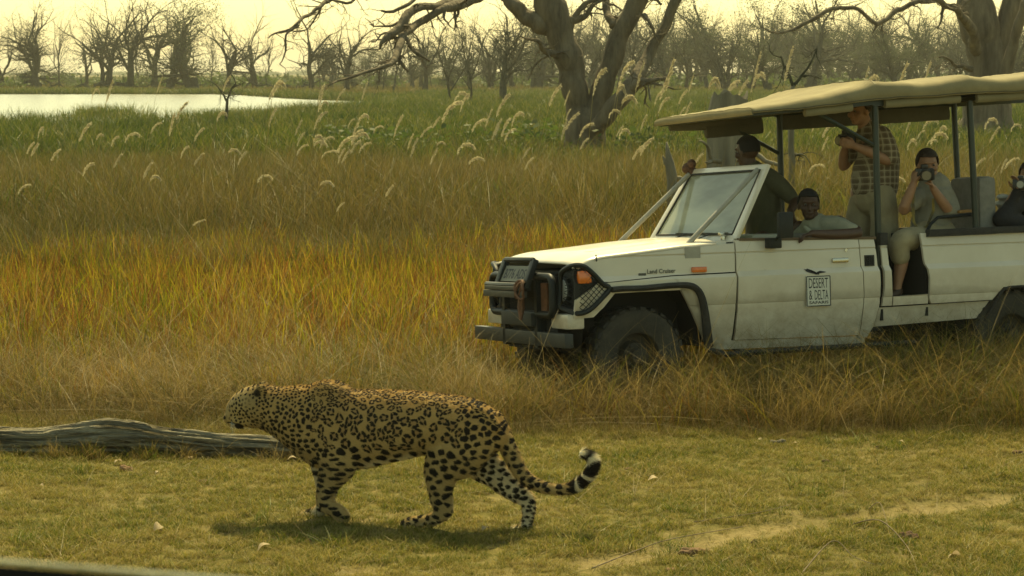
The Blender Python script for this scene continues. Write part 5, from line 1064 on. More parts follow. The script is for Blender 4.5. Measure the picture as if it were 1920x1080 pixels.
bird = [(-.02, .30), (.05, .18), (.10, .12), (.16, .24), (.24, .22), (.36, .12), (.47, .04), (.53, .05), (.56, .0), (.60, -.02), (.66, .04), (.80, .02), (.96, .08), (.84, .11), (.70, .13), (.60, .13), (.54, .08), (.46, .13), (.46, .02), (.42, -.07), (.34, -.06), (.20, .0), (.08, .06), (.0, .12), (-.03, .19)]
bird = [(1506, 504), (1510, 505.5), (1512, 503.5), (1519, 506), (1525, 509), (1527, 512), (1530, 509), (1535, 507.5), (1541, 508.5), (1546, 509.5), (1541, 511), (1536, 511.8), (1532, 512.4), (1531, 515), (1528, 514.5), (1525, 514.8), (1522, 513.5), (1515, 511.5), (1509, 509)]
mb = MB(); P = [S(x, y) for x, y in bird]; mb.add([(p[0], prof(p[2]) - 0.0075, p[2]) for p in P] + [(S(1527, 511)[0], prof(S(1527, 511)[2]) - 0.0075, S(1527, 511)[2])], [(i, (i + 1) % len(P), len(P)) for i in range(len(P))]); mb.obj('bird_emblem', INK, door, sharp=180)
BADGE = M('grey badge', (0.06, 0.06, 0.05), 0.4)
a = on_side(1213, 513.5, -0.006); b_ = on_side(1266, 506, -0.006); text('Land Cruiser', BADGE, truck, (a[0], a[1], a[2]), (1, 0, 0.0), (0, 0, 1), b_[0] - a[0], 0.034, 0.02, 'badge')
mb = MB(); a = on_side(1204, 514.5, -0.003); mb.box(a, (0.06, 0.006, 0.018)); mb.obj('badge_bar', BADGE, truck)
# plate lettering: runs from the far side to the near side when read from the front
zx = np.cross(pup, (0, 1, 0)); zx = zx if zx[0] < 0 else -zx
text('B776 ADS', INK, plate, pc + zx * 0.0045 + np.array([0, 0.21, 0]) - pup * 0.045, (0, -1, 0), pup, 0.42, 0.085, 0.02)

# ------------------------------------------------------------------ the leopard
def col_mat(name, rough=0.75, trans=0.0, sheen=0.0):
    m = bpy.data.materials.new(name); m.use_nodes = True; t = m.node_tree; N = t.nodes; L = t.links; b = N['Principled BSDF']
    a = N.new('ShaderNodeAttribute'); a.attribute_name = 'coat'; L.new(a.outputs['Color'], b.inputs['Base Color']); b.inputs['Roughness'].default_value = rough; b.inputs['Specular IOR Level'].default_value = 0.2
    b.inputs['Sheen Weight'].default_value = sheen; b.inputs['Sheen Tint'].default_value = (1, 0.85, 0.5, 1)
    if trans:
        tr = N.new('ShaderNodeBsdfTranslucent'); mx = N.new('ShaderNodeMixShader'); mx.inputs[0].default_value = trans; L.new(a.outputs['Color'], tr.inputs[0]); L.new(b.outputs[0], mx.inputs[1]); L.new(tr.outputs[0], mx.inputs[2]); L.new(mx.outputs[0], N['Material Output'].inputs[0])
    return m
lroot = empty('leopard', label='spotted leopard walking left across the short grass with its tail curled up', cat='leopard', mtx=LF.matrix())
lb = MB(); A = lambda x, y, v=0.0: LF.loc(x, y, v)
PXM = (A(800, 900)[0] - A(700, 900)[0]) / 100
def lchain(pts_, v=None, n=None, seg=20):
    P = [A(p[0], p[1], p[4] if len(p) > 4 else v) for p in pts_]; r = [(p[3], p[2] * PXM) for p in pts_]
    P, rr_ = resample(P, r, n or max(10, len(pts_) * 4)); lb.tube(P, [tuple(np.maximum(q, 0.004)) for q in rr_], seg, lat=(0, 1, 0))
BODY = [(492, 724, 803, .080), (515, 724, 812, .092), (542, 722, 830, .105), (568, 719, 848, .125), (585, 714, 862, .138), (602, 711, 873, .148), (620, 714, 880, .155), (638, 722, 880, .158), (652, 729, 878, .160), (675, 731, 876, .166), (715, 732, 866, .172), (758, 733, 857, .172), (800, 737, 850, .165), (840, 742, 852, .16), (878, 749, 856, .155), (908, 764, 855, .138), (932, 784, 850, .11), (948, 806, 842, .07), (955, 820, 838, .03)]
lchain([(x, (a + b_) / 2, (b_ - a) / 2, l) for x, a, b_, l in BODY], 0.0, n=70, seg=28)
for s in (-1, 1):
    lchain([(585, 760, 20, .05), (602, 738, 20, .05), (618, 738, 20, .05), (640, 762, 24, .05)], s * 0.055)      # shoulder blades
    lchain([(880, 775, 22, .05), (905, 790, 24, .05), (925, 815, 22, .04)], s * 0.075)                                 # hips
lchain([(512, 762, 40, .088), (490, 760, 39, .092), (471, 761, 36.5, .092), (456, 766, 32, .078), (446, 772, 27, .062), (438, 778, 22, .054), (431, 782, 16, .046), (425, 783, 11, .036), (421, 783, 6, .022)], 0.0, n=36, seg=24)
lchain([(486, 784, 16, .05), (468, 789, 13, .042), (454, 792, 11.5, .036), (443, 793, 10, .030), (437, 795, 7.5, .022), (434, 796, 4, .014)], 0.0)     # lower jaw
for s in (-1, 1): lchain([(490, 775, 20, .03), (472, 782, 17, .03), (455, 786, 11, .022), (438, 788, 8, .022)], s * 0.042)    # cheek and lip pad
for s in (-1, 1): lchain([(466, 744, 6, .014), (457, 748, 6, .014), (450, 755, 4, .012)], s * 0.050)                           # brow
for s, (ex, ey) in ((-1, (489, 731)), (1, (494, 725))): lchain([(ex + 3, ey + 9, 11, .012), (ex, ey, 12, .011), (ex - 2, ey - 7, 9, .008), (ex - 3, ey - 10, 5, .005)], s * 0.072, seg=12)
# legs: (x, y, half width px, lateral radius)
lchain([(612, 770, 34, .055), (618, 810, 40, .062), (630, 845, 40, .062), (631, 872, 36, .056), (621, 895, 26, .044), (612, 916, 18.5, .037), (609, 935, 16, .034), (614, 946, 15, .035), (626, 955, 13, .032), (638, 963, 12.5, .034), (646, 970, 10, .034), (650, 975, 5, .026)], -0.10)
lchain([(610, 800, 34, .05), (612, 850, 34, .055), (614, 890, 27, .048), (613, 915, 20, .040), (610, 935, 16, .035), (606, 948, 12, .030), (600, 957, 11.5, .032), (588, 964, 10, .037), (573, 967, 9.5, .040), (560, 970, 7.5, .036), (553, 971, 3, .02)], 0.10)
lchain([(888, 785, 46, .060), (872, 822, 55, .072), (848, 855, 50, .068), (829, 883, 35, .056), (825, 908, 25, .046), (826, 928, 20.5, .038), (829, 945, 18.5, .034), (833, 957, 15.5, .030), (822, 968, 13, .029), (806, 976, 11.5, .029), (788, 980, 12, .032), (772, 982, 12, .036), (758, 985, 9, .034), (750, 987, 4, .022)], -0.085)
lchain([(890, 800, 40, .058), (886, 838, 38, .066), (903, 868, 33, .058), (928, 888, 26, .048), (950, 908, 22, .041), (972, 925, 18, .034), (988, 938, 14.5, .030), (991, 956, 11.5, .027), (988, 978, 10, .025), (984, 995, 12, .03), (974, 1002, 9, .036), (964, 1004, 6, .032), (958, 1005, 3, .02)], 0.075)
lchain([(922, 782, 17, .050), (938, 802, 16, .046), (950, 832, 15, .042), (964, 864, 14, .040), (980, 891, 12.5, .036), (1003, 908, 10.5, .031), (1038, 917, 9.5, .028), (1072, 914, 9.5, .028), (1097, 897, 9.8, .028), (1110, 878, 10, .028), (1111, 864, 10, .028), (1104, 854, 9.5, .028), (1094, 851, 9, .026), (1087, 853, 6, .018)], 0.0, n=80, seg=14)
def toes(x, y, v, d=1):
    for k in range(4): q = A(x - (3 if k in (1, 2) else 0), y, v + (-0.028 + 0.019 * k)); lb.ball((q[0], q[1], q[2]), 0.0165, 10, 8, sc=(1.4, 0.85, 1.0))
toes(562, 968, 0.10); toes(759, 984, -0.085); toes(966, 1001, 0.075)
lme = fuse('body', lb, 0.0072, smooth=6, fac=0.6)
bm = bmesh.new(); bm.from_mesh(lme); bmesh.ops.subdivide_edges(bm, edges=bm.edges, cuts=1, use_grid_fill=True, smooth=0.6); bm.to_mesh(lme); bm.free()
nV = len(lme.vertices); C = np.zeros(nV * 3, np.float32); lme.vertices.foreach_get('co', C); C = C.reshape(-1, 3).astype(float); Nn = np.zeros(nV * 3, np.float32); lme.vertices.foreach_get('normal', Nn); Nn = Nn.reshape(-1, 3).astype(float)
u, v, w = C[:, 0], C[:, 1], C[:, 2]
d_ = 0.010 * (fbm(u * 7 + 3, w * 7 + v * 5, 3) - 0.5) + 0.003 * (fbm(u * 40, w * 40 + v * 30, 2) - 0.5); C += Nn * d_[:, None]; C[:, 2] = np.where(C[:, 2] < 0.004, 0.004 + (C[:, 2] - 0.004) * 0.2, C[:, 2])
lme.vertices.foreach_set('co', C.astype(np.float32).ravel())
# landmarks in local coordinates
def au(x, y=850): return A(x, y)[0]
def aw(y, x=700): return A(x, y)[2]
by = np.array([[A(x, (a + b_) / 2)[0], A(x, (a + b_) / 2)[2], (b_ - a) / 2 * PXM] for x, a, b_, l in BODY])
cen = np.interp(u, by[:, 0], by[:, 1]); rad = np.interp(u, by[:, 0], by[:, 2])
qn = np.clip((w - cen) / rad, -1, 1); torso = (w > cen - rad * 1.02) & (u < au(955)) & (u > au(492))
wp = np.where(torso, cen + rad * np.where(qn > 0, np.arcsin(qn), qn) + np.maximum(0, (w - cen) - rad), w)
# region look-up for spacing and kind
def region(uu, ww):
    sp = np.full(uu.shape, 0.061) * (1 - 0.34 * ss(aw(790), aw(738), ww)); ros = np.ones(uu.shape); kx = np.ones(uu.shape)
    lw = lambda y, x=700: aw(y, x)
    neck = 1 - ss(au(560), au(640), uu); rump = ss(au(850), au(900), uu)
    sp = sp * (1 - 0.52 * neck - 0.26 * rump); ros = ros * (1 - neck) * (1 - 0.9 * rump)
    bel = 1 - ss(aw(850), aw(815), ww); sp = sp * (1 - 0.25 * bel); ros *= 1 - bel; kx += 0.35 * bel
    head = 1 - ss(au(495), au(535), uu); sp = sp * (1 - head) + 0.021 * head
    leg = 1 - ss(aw(905), aw(870), ww); sp = sp * (1 - 0.12 * leg); low = 1 - ss(aw(965), aw(925), ww); sp = sp * (1 - 0.28 * low)
    fl = (uu < au(690)) & (uu > au(575)) & (ww < aw(850)); kx = np.where(fl, 2.6, kx); sp = np.where(fl, 0.031, sp); ros = np.where(fl, 0, ros)
    chest = (uu < au(640)) & (uu > au(540)) & (ww < aw(800)) & ~fl; kx = np.where(chest, 1.5, kx); sp = np.where(chest, 0.029, sp)
    tl = (uu > au(960)) & (ww > aw(925)); sp = np.where(tl, 0.036, sp); ros = np.where(tl, 0, ros)
    return sp, ros, kx
rs = np.random.RandomState(12); cu_, cw_, csp = [], [], []
lo, hi = C.min(0), C.max(0); T = rs.rand(110000, 2) * [hi[0] - lo[0], 1.1] + [lo[0], -0.05]; tsp, _, tkx = region(T[:, 0], T[:, 1])
grid = {}
for (x_, y_), s_, k_ in zip(T, tsp, tkx):
    g_ = (int(x_ // 0.06), int(y_ // 0.06)); ok = True
    for a in (-2, -1, 0, 1, 2):
        for b_ in (-1, 0, 1):
            for i in grid.get((g_[0] + a, g_[1] + b_), ()):
                if ((cu_[i] - x_) / k_) ** 2 + (cw_[i] - y_) ** 2 < (0.86 * 0.5 * (s_ + csp[i])) ** 2: ok = False; break
            if not ok: break
        if not ok: break
    if ok: grid.setdefault(g_, []).append(len(cu_)); cu_.append(x_); cw_.append(y_); csp.append(s_)
cu_ = np.array(cu_); cw_ = np.array(cw_); _, cros, ckx = region(cu_, cw_); csz = rs.uniform(0.82, 1.12, len(cu_)); cph = rs.rand(len(cu_)) * 50; cgap = rs.randint(3, 6, len(cu_)); cel = rs.uniform(-0.25, 0.25, len(cu_)); cth = rs.rand(len(cu_)) * 3.14
def spots(uu, ww, mir):
    us = uu + 0.012 * (fbm(uu * 25 + 7, ww * 25, 2) - 0.5) + mir * 0.017; ws_ = ww + 0.012 * (fbm(uu * 25 + 50, ww * 25 + 9, 2) - 0.5) + mir * 0.023
    dark = np.zeros(len(uu)); inner = np.zeros(len(uu)); B = 20000
    for s in range(0, len(uu), B):
        e = slice(s, s + B); dx = (us[e, None] - cu_[None]); dy = ws_[e, None] - cw_[None]
        dd = np.sqrt((dx / ckx) ** 2 + dy ** 2) / csp_[None]; i = dd.argmin(1); r = np.arange(len(i)); dxi = dx[r, i] / ckx[i]; dyi = dy[r, i]
        ct, st_ = np.cos(cth[i]), np.sin(cth[i]); xa = (dxi * ct + dyi * st_) * (1 + cel[i]); ya = (-dxi * st_ + dyi * ct) * (1 - cel[i]); ang = np.arctan2(ya, xa); D = np.hypot(xa, ya) / csp_[i] / csz[i]
        wob_ = 0.035 * np.sin(cgap[i] * ang + cph[i]) + 0.045 * (vnoise(ang * 1.3 + cph[i], cph[i]) - 0.5)
        ro = cros[i] > 0.45
        R1 = 0.485 + wob_; R0 = 0.20 + wob_ * 0.6; gap = np.cos(cgap[i] * (ang + cph[i])) > 0.88
        ring = (1 - ss(R1 - 0.04, R1 + 0.03, D)) * ss(R0 - 0.04, R0 + 0.03, D) * (1 - 0.85 * gap)
        R2 = 0.415 - 0.06 * (us[e] < au(500)) + wob_ * 1.1; solid = 1 - ss(R2 - 0.05, R2 + 0.03, D)
        dark[e] = np.where(ro, ring, solid); inner[e] = np.where(ro, 1 - ss(R0 - 0.05, R0 + 0.05, D), 0)
    return dark, inner
csp_ = np.array(csp); near = v < 0.0
dark, inner = spots(u, wp, np.where(near, 0.0, 1.0))
tawny = np.array([0.46, 0.305, 0.11]); pale = np.array([0.48, 0.35, 0.15]); white = np.array([0.74, 0.66, 0.47]); black = np.array([0.018, 0.014, 0.010]); rufous = np.array([0.40, 0.255, 0.10])
up = ss(-0.9, 0.9, qn)[:, None] * torso[:, None]; base_c = pale * (1 - up) + tawny * up
bel = ((1 - ss(-1.0, -0.72, (w - cen) / rad)) * torso * ss(au(668), au(690), u) * (1 - ss(au(770), au(790), u)))[:, None]; base_c = base_c * (1 - bel) + white * bel
inn = (ss(0.0, 0.6, np.abs(v) * 0 + np.where(v > 0, -Nn[:, 1], Nn[:, 1])) * (w < aw(850)) * (u < au(1010)))[:, None]; base_c = base_c * (1 - 0.75 * inn) + white * 0.75 * inn
tl = ((u > au(1050)) * ss(au(1050), au(1105), u) * (w > aw(930)))[:, None]
tail_under = ((u > au(1000)) & (w > aw(928))); 
feet = (1 - ss(aw(985), aw(960), w))[:, None]; base_c = base_c * (1 - 0.6 * feet) + white * 0.6 * feet
base_c = base_c * (0.90 + 0.2 * fbm(u * 12, w * 12 + v * 9, 3))[:, None]
base_c = base_c * (1 - inner[:, None]) + rufous * inner[:, None]
# face: paler muzzle, spots fade on the nose
pxu = lambda x: au(x, 770); def_ = lambda x, y: (pxu(x), aw(y, x))
def near_pt(x, y, rx, ry): a, b_ = def_(x, y); return np.sqrt(((u - a) / (rx * PXM)) ** 2 + ((w - b_) / (ry * PXM)) ** 2)
muz = 1 - ss(pxu(428), pxu(442), u); dark *= 1 - 0.8 * muz
hd_ = (1 - ss(pxu(488), pxu(505), u)); grey = np.array([0.38, 0.28, 0.12]); base_c = base_c * (1 - 0.6 * hd_[:, None]) + grey * 0.6 * hd_[:, None]
fade = (1 - ss(0.4, 1.1, near_pt(474, 750, 16, 12))) ; dark *= 1 - 0.6 * fade
lipw = 1 - ss(0.7, 1.1, near_pt(440, 792, 9, 3)); base_c = base_c * (1 - lipw[:, None]) + white * 0.75 * lipw[:, None]
jaww = 1 - ss(0.7, 1.1, near_pt(458, 803, 26, 4)); base_c = base_c * (1 - jaww[:, None]) + white * jaww[:, None]
mouth = np.maximum(1 - ss(0.75, 1.05, near_pt(451, 797, 10, 7.5)), 1 - ss(0.7, 1.05, near_pt(438, 790, 12, 1.8)))
mouth = np.maximum(mouth, 1 - ss(0.7, 1.1, near_pt(496, 798, 5.5, 4))); mouth = np.maximum(mouth, (1 - ss(0.7, 1.1, near_pt(424, 781, 4.5, 4))))
for sx_, sy_, sr in ((462, 762, 2), (470, 768, 2.2), (464, 775, 2.2), (473, 777, 2.4), (481, 771, 2.2), (460, 781, 2), (487, 783, 2.6), (481, 787, 3), (455, 770, 1.8), (500, 790, 3)): mouth = np.maximum(mouth, 0.9 * (1 - ss(0.6, 1.2, near_pt(sx_, sy_, sr * 1.4, sr))))
ear = ss(0.0, 1.0, 1 - near_pt(490, 733, 10, 10)) ; mouth = np.maximum(mouth, np.clip(ear * 3.5, 0, 1) * (np.abs(v) > 0.055) * 0.92)
dark = np.maximum(dark, mouth)
# tail end: broad black bars on white, pale tip
ta = np.interp(np.arange(len(u)) * 0, [0, 1], [0, 0]); te = (u > au(1068)) & (w > aw(925)); ph_ = np.arctan2(w - aw(885, 1085), u - au(1078)); rd = np.hypot(w - aw(885, 1085), u - au(1078))
barm = ss(-0.85, -0.55, np.sin(ph_ * 6.0 + 0.6)); out_ = ss(1.02, 1.22, rd / (33 * PXM))
dark = np.where(te, barm, dark); base_c = np.where(te[:, None], white * 1.05, base_c)
tip = 1 - ss(0.7, 1.3, near_pt(1090, 848, 10, 4.5)); dark = dark * (1 - tip)
cc = base_c * (1 - dark[:, None]) + black * dark[:, None]; cc = np.clip(cc, 0, 1)
set_attr(lme, 'coat', np.hstack([cc, np.ones((nV, 1))]), typ='FLOAT_COLOR')
FUR = col_mat('leopard coat', 0.7); FURH = col_mat('leopard hair', 0.6, trans=0.25, sheen=0)
body = mesh_obj('body', lme, lroot, [FUR])
# short fur standing off the skin
nF = len(lme.polygons); lv = np.zeros(len(lme.loops), np.int32); lme.loops.foreach_get('vertex_index', lv); ls = np.zeros(nF, np.int32); lme.polygons.foreach_get('loop_start', ls); ar = np.zeros(nF, np.float32); lme.polygons.foreach_get('area', ar)
K = 190000; fi = rs.choice(nF, K, p=ar / ar.sum()); a = lv[ls[fi]]; b_ = lv[ls[fi] + 1]; c_ = lv[ls[fi] + 2]; r1, r2 = rs.rand(K, 1), rs.rand(K, 1); r1, r2 = np.where(r1 + r2 > 1, 1 - r1, r1), np.where(r1 + r2 > 1, 1 - r2, r2)
p0 = C[a] * (1 - r1 - r2) + C[b_] * r1 + C[c_] * r2; nn = Nn[a]; cc0 = cc[a]
back = np.array([1.0, 0, -0.35]); tg = back - nn * (nn @ back)[:, None]; tg /= np.linalg.norm(tg, axis=1)[:, None] + 1e-6; dr_ = nn * 0.42 + tg * 0.9 + rs.normal(0, 0.22, (K, 3)); dr_ /= np.linalg.norm(dr_, axis=1)[:, None]
Lh = rs.uniform(0.008, 0.016, K) * np.where(qn[a] < -0.7, 1.5, 1) * np.where(u[a] > au(1060), 1.6, 1) * np.where(u[a] < pxu(470), 0.45, 1)
sd = np.cross(dr_, rs.normal(0, 1, (K, 3))); sd /= np.linalg.norm(sd, axis=1)[:, None]; wd = 0.0009
V = np.stack([p0 - sd * wd, p0 + sd * wd, p0 + dr_ * Lh[:, None]], 1).reshape(-1, 3)
fm = bpy.data.meshes.new('fur'); fm.vertices.add(K * 3); fm.vertices.foreach_set('co', V.astype(np.float32).ravel()); fm.loops.add(K * 3); fm.loops.foreach_set('vertex_index', np.arange(K * 3, dtype=np.int32)); fm.polygons.add(K); fm.polygons.foreach_set('loop_start', np.arange(0, K * 3, 3, dtype=np.int32)); fm.update(calc_edges=True)
cf = np.clip(np.repeat(cc0, 3, 0) * rs.uniform(0.85, 1.25, K).repeat(3)[:, None], 0, 1); set_attr(fm, 'coat', np.hstack([cf, np.ones((K * 3, 1))]), typ='FLOAT_COLOR')
o = mesh_obj('fur', fm, lroot, [FURH]); o['kind'] = 'stuff'
EYE = M('leopard eye', (0.35, 0.30, 0.06), 0.05, coat=1.0); WHK = M('white whisker', (0.8, 0.76, 0.6), 0.5)
for s in (-1, 1): mb = MB(); q = A(455, 763, 0); mb.ball((q[0], s * 0.062, q[2]), 0.013, 12, 8); ey = mb.obj('eye', EYE, lroot); mb = MB(); mb.ball((q[0] - 0.004, s * 0.071, q[2]), 0.006, 8, 6); mb.obj('pupil', INK, ey)
mb = MB()
for s in (-1, 1):
    for k in range(7):
        q = A(437 + 2 * (k % 3), 785 + 1.6 * k / 2, 0); q[1] = s * 0.035; e_ = q + np.array([0.02 + 0.02 * rs.rand(), s * 0.06, -0.03 - 0.05 * rs.rand()]); mb.tube([q, (q + e_) / 2 + [0, s * 0.01, 0.008], e_], [0.0005, 0.0004, 0.0002], 3, cap=False)
o = mb.obj('whiskers', WHK, lroot); o['kind'] = 'stuff'

# ------------------------------------------------------------------ people in the truck
SKD = M('dark brown skin', (0.075, 0.038, 0.022), 0.5, var=0.2, vscale=20); SKL = M('light tanned skin', (0.34, 0.18, 0.10), 0.55, var=0.15, vscale=20)
HAIRB = M('black hair', (0.012, 0.011, 0.010), 0.8, bump=0.6, bscale=120); HAIRD = M('dark brown hair', (0.03, 0.018, 0.010), 0.7, bump=0.8, bscale=90)
SH_GREY = M('grey khaki shirt', (0.27, 0.25, 0.19), 0.9, var=0.18, vscale=9, bump=0.5, bscale=18); SH_LG = M('pale grey green shirt', (0.29, 0.28, 0.20), 0.9, var=0.18, vscale=9, bump=0.5, bscale=18); SH_OL = M('dark olive shirt', (0.09, 0.085, 0.045), 0.9, var=0.25, vscale=9, bump=0.5, bscale=18)
SHORT = M('khaki shorts', (0.36, 0.30, 0.18), 0.9, var=0.18, vscale=8, bump=0.5, bscale=16); JKT = M('black jacket', (0.012, 0.012, 0.014), 0.85, var=0.4, vscale=8, bump=0.4, bscale=16); SHOE = M('brown leather shoe', (0.06, 0.035, 0.02), 0.6, var=0.4, vscale=20)
EYEW = M('eye white', (0.16, 0.14, 0.11), 0.3); CAMB = M('black camera plastic', (0.014, 0.014, 0.015), 0.35); STRAP = M('yellow and black strap', (0.30, 0.22, 0.03), 0.7, c2=(0.02, 0.02, 0.02), vscale=9)
PLAID = bpy.data.materials.new('brown plaid shirt'); PLAID.use_nodes = True; t = PLAID.node_tree; N = t.nodes; L = t.links; b = N['Principled BSDF']; b.inputs['Roughness'].default_value = 0.9
tc = N.new('ShaderNodeTexCoord'); sp_ = N.new('ShaderNodeSeparateXYZ'); L.new(tc.outputs['Object'], sp_.inputs[0]); last = None
def stripe(ax, per, width, ph=0.0):
    m1_ = N.new('ShaderNodeMath'); m1_.operation = 'MULTIPLY_ADD'; m1_.inputs[1].default_value = 1 / per; m1_.inputs[2].default_value = ph; L.new(sp_.outputs[ax], m1_.inputs[0])
    m2_ = N.new('ShaderNodeMath'); m2_.operation = 'FRACT'; L.new(m1_.outputs[0], m2_.inputs[0]); m3_ = N.new('ShaderNodeMath'); m3_.operation = 'LESS_THAN'; m3_.inputs[1].default_value = width; L.new(m2_.outputs[0], m3_.inputs[0]); return m3_
cur = None
for ax, per, wd_, ph, c in ((0, 0.052, 0.45, 0, (0.10, 0.065, 0.035)), (2, 0.052, 0.45, 0.1, (0.10, 0.065, 0.035)), (0, 0.052, 0.18, 0.35, (0.42, 0.36, 0.24)), (2, 0.052, 0.18, 0.4, (0.42, 0.36, 0.24))):
    s_ = stripe(ax, per, wd_, ph); mx = N.new('ShaderNodeMix'); mx.data_type = 'RGBA'; ml = N.new('ShaderNodeMath'); ml.operation = 'MULTIPLY'; ml.inputs[1].default_value = 0.6; L.new(s_.outputs[0], ml.inputs[0]); L.new(ml.outputs[0], mx.inputs[0]); mx.inputs[7].default_value = (*c, 1)
    if cur is None: mx.inputs[6].default_value = (0.22, 0.17, 0.10, 1)
    else: L.new(cur, mx.inputs[6])
    cur = mx.outputs[2]
L.new(cur, b.inputs['Base Color'])

class Person:
    """all coordinates are truck-local: traced pixel plus depth v"""
    def __init__(s, name, label, base):
        s.root = empty('person', label=label, cat='person', mtx=Matrix.Translation(Vector(tuple(VF.O + VF.U * base[0] + VF.V * base[1] + VF.W * base[2]))) @ VF.matrix().to_3x3().to_4x4()); s.b = np.array(base, float); s.body = MB()
    def p(s, x, y, v): return S(x, y, v) - s.b
    def chain(s, mb, pts_, seg=14, lat=(0, 1, 0)):
        P = [s.p(*q[:3]) for q in pts_]; r = [(q[3], q[3]) if np.isscalar(q[3]) else q[3] for q in pts_]
        d = P[-1] - P[0]; d /= np.linalg.norm(d) + 1e-9
        if abs(d @ np.array(lat)) > 0.9: lat = (1, 0, 0)
        P, rr_ = resample(P, r, len(pts_) * 4); mb.tube(P, [tuple(q) for q in rr_], seg, lat=lat)
        for e_ in (0, -1): mb.ball(P[e_], float(rr_[e_].mean()) * 0.98, 12, 8)
    def head(s, x, y, v, face, sc=1.0, tilt=0.0):
        c = s.p(x, y, v); s.hc = c; f = np.array(face, float); f /= np.linalg.norm(f); up = np.array([0, 0, 1.0]); rt = np.cross(f, up); rt /= np.linalg.norm(rt); up = np.cross(rt, f); s.f, s.r_, s.up = f, rt, up; k = sc; s.k = sc
        def B(fx, rx, ux, r, sf=1, sr=1, su=1):
            m_ = MB(); m_.ball((0, 0, 0), 1, 16, 12); V = m_.v[0] * np.array([sf, sr, su]) * r * k; s.body.add(c + (np.outer(V[:, 0], f) + np.outer(V[:, 1], rt) + np.outer(V[:, 2], up)) + (f * fx + rt * rx + up * ux) * k, m_.f)
        B(-0.012, 0, 0.022, 0.095, 1.0, 0.80, 0.98); B(0.022, 0, -0.040, 0.070, 0.92, 0.82, 1.05); B(0.055, 0, -0.085, 0.030, 1, 1.2, .8); B(0.078, 0, 0.026, 0.028, .6, 2.0, .5)
        B(0.094, 0, -0.022, 0.016, 1.1, .8, 1.7); B(0.103, 0, -0.032, 0.014, 1, 1.2, .8); B(0.088, 0, -0.060, 0.018, .7, 1.5, .5)
        for g in (-1, 1): B(-0.005, g * 0.078, -0.012, 0.026, .8, .35, 1.2); B(0.062, g * 0.045, -0.025, 0.024)
    def face_bits(s, hair, long=0.0):
        for g in (-1, 1):
            m_ = MB(); m_.ball(s.hc + (s.f * 0.081 + s.r_ * g * 0.031 + s.up * 0.004) * s.k, 0.0095 * s.k, 8, 6); e = m_.obj('eye', EYEW, s.root)
            m_ = MB(); m_.ball(s.hc + (s.f * 0.089 + s.r_ * g * 0.031 + s.up * 0.003) * s.k, 0.0062 * s.k, 8, 6); m_.obj('pupil', INK, e)
        m_ = MB(); n, m = 26, 16; V = []; F = []
        for i in range(m + 1):
            a = math.pi * i / m * 0.62
            for j in range(n):
                q = 2 * math.pi * j / n; fr_ = math.cos(q); lim = 1.0 if fr_ < 0.25 else 0.58 + 0.0 * fr_; aa = a * (lim if fr_ > 0.25 else 1.0 - 0.28 * max(0, fr_ + 0.1)); rr_ = 0.104 + long * 0.010 + 0.004 * (vnoise(q * 6, a * 9) - 0.5)
                V.append(s.hc + (s.f * (-0.012 + rr_ * math.sin(aa) * math.cos(q)) + s.r_ * (rr_ * 0.84) * math.sin(aa) * math.sin(q) + s.up * (0.024 + rr_ * math.cos(aa))) * s.k)
        for i in range(m):
            for j in range(n): F.append((i * n + j, (i + 1) * n + j, (i + 1) * n + (j + 1) % n, i * n + (j + 1) % n))
        m_.add(V, F); o = m_.obj('hair', hair, s.root); md = o.modifiers.new('s', 'SOLIDIFY'); md.thickness = 0.012 * s.k; md.offset = -1
    def hand(s, wr, d, nrm, curl=0.6, side=1, k=1.0):
        """palm, four fingers and a thumb; wr wrist point, d pointing along the palm, nrm out of the palm"""
        wr = np.array(wr, float); d = np.array(d, float); d /= np.linalg.norm(d); nrm = np.array(nrm, float); nrm -= d * (nrm @ d); nrm /= np.linalg.norm(nrm); x = np.cross(d, nrm) * side
        V = [(wr + d * 0.005, (.026, .018)), (wr + d * 0.05 * k, (.040, .016)), (wr + d * 0.085 * k, (.040, .013))]; s.body.tube([q for q, _ in V], [r for _, r in V], 12, lat=x); s.body.ball(wr + d * .085 * k, .014, 8, 6, sc=(1, 1, 1))
        for i, (o_, l_) in enumerate(((-.031, .068), (-.011, .080), (.010, .076), (.029, .060))):
            q = wr + d * 0.082 * k + x * o_; P = [wr + d * 0.05 * k + x * o_ * .8, q]; a = 0.0
            for m in range(3): a += curl * (0.7 + 0.15 * m); q = q + (d * math.cos(a) + nrm * math.sin(a)) * l_ * (0.42, 0.32, 0.26)[m] * k; P.append(q)
            s.body.tube(P, [.0095, .0092, .0088, .0080, .0062], 8)
        P = [wr + d * .02 - x * .022, wr + d * .045 - x * .045 + nrm * .012, wr + d * .070 - x * .048 + nrm * .030 * (1 + curl * .4), wr + d * .088 - x * .038 + nrm * .042 * (1 + curl * .4)]; s.body.tube(P, [.013, .0115, .010, .0075], 8)
    def finish(s, skin, voxel=0.0068):
        me = fuse('body', s.body, voxel, smooth=3, fac=0.5); return mesh_obj('body', me, s.root, [skin])
    def cloth(s, name, mat, chains, voxel=0.011, smooth=4, disp=0.006):
        mb = MB()
        for c in chains: s.chain(mb, c)
        me = fuse(name, mb, voxel, smooth=smooth); n = len(me.vertices); A_ = np.zeros(n * 3, np.float32); me.vertices.foreach_get('co', A_); A_ = A_.reshape(-1, 3).astype(float); B_ = np.zeros(n * 3, np.float32); me.vertices.foreach_get('normal', B_); B_ = B_.reshape(-1, 3)
        A_ += B_ * (disp * 2 * (fbm(A_[:, 0] * 9 + A_[:, 2] * 6 + 11, A_[:, 2] * 11 - A_[:, 1] * 7 + 40, 3) - 0.5))[:, None]; me.vertices.foreach_set('co', A_.astype(np.float32).ravel()); return mesh_obj(name, me, s.root, [mat])
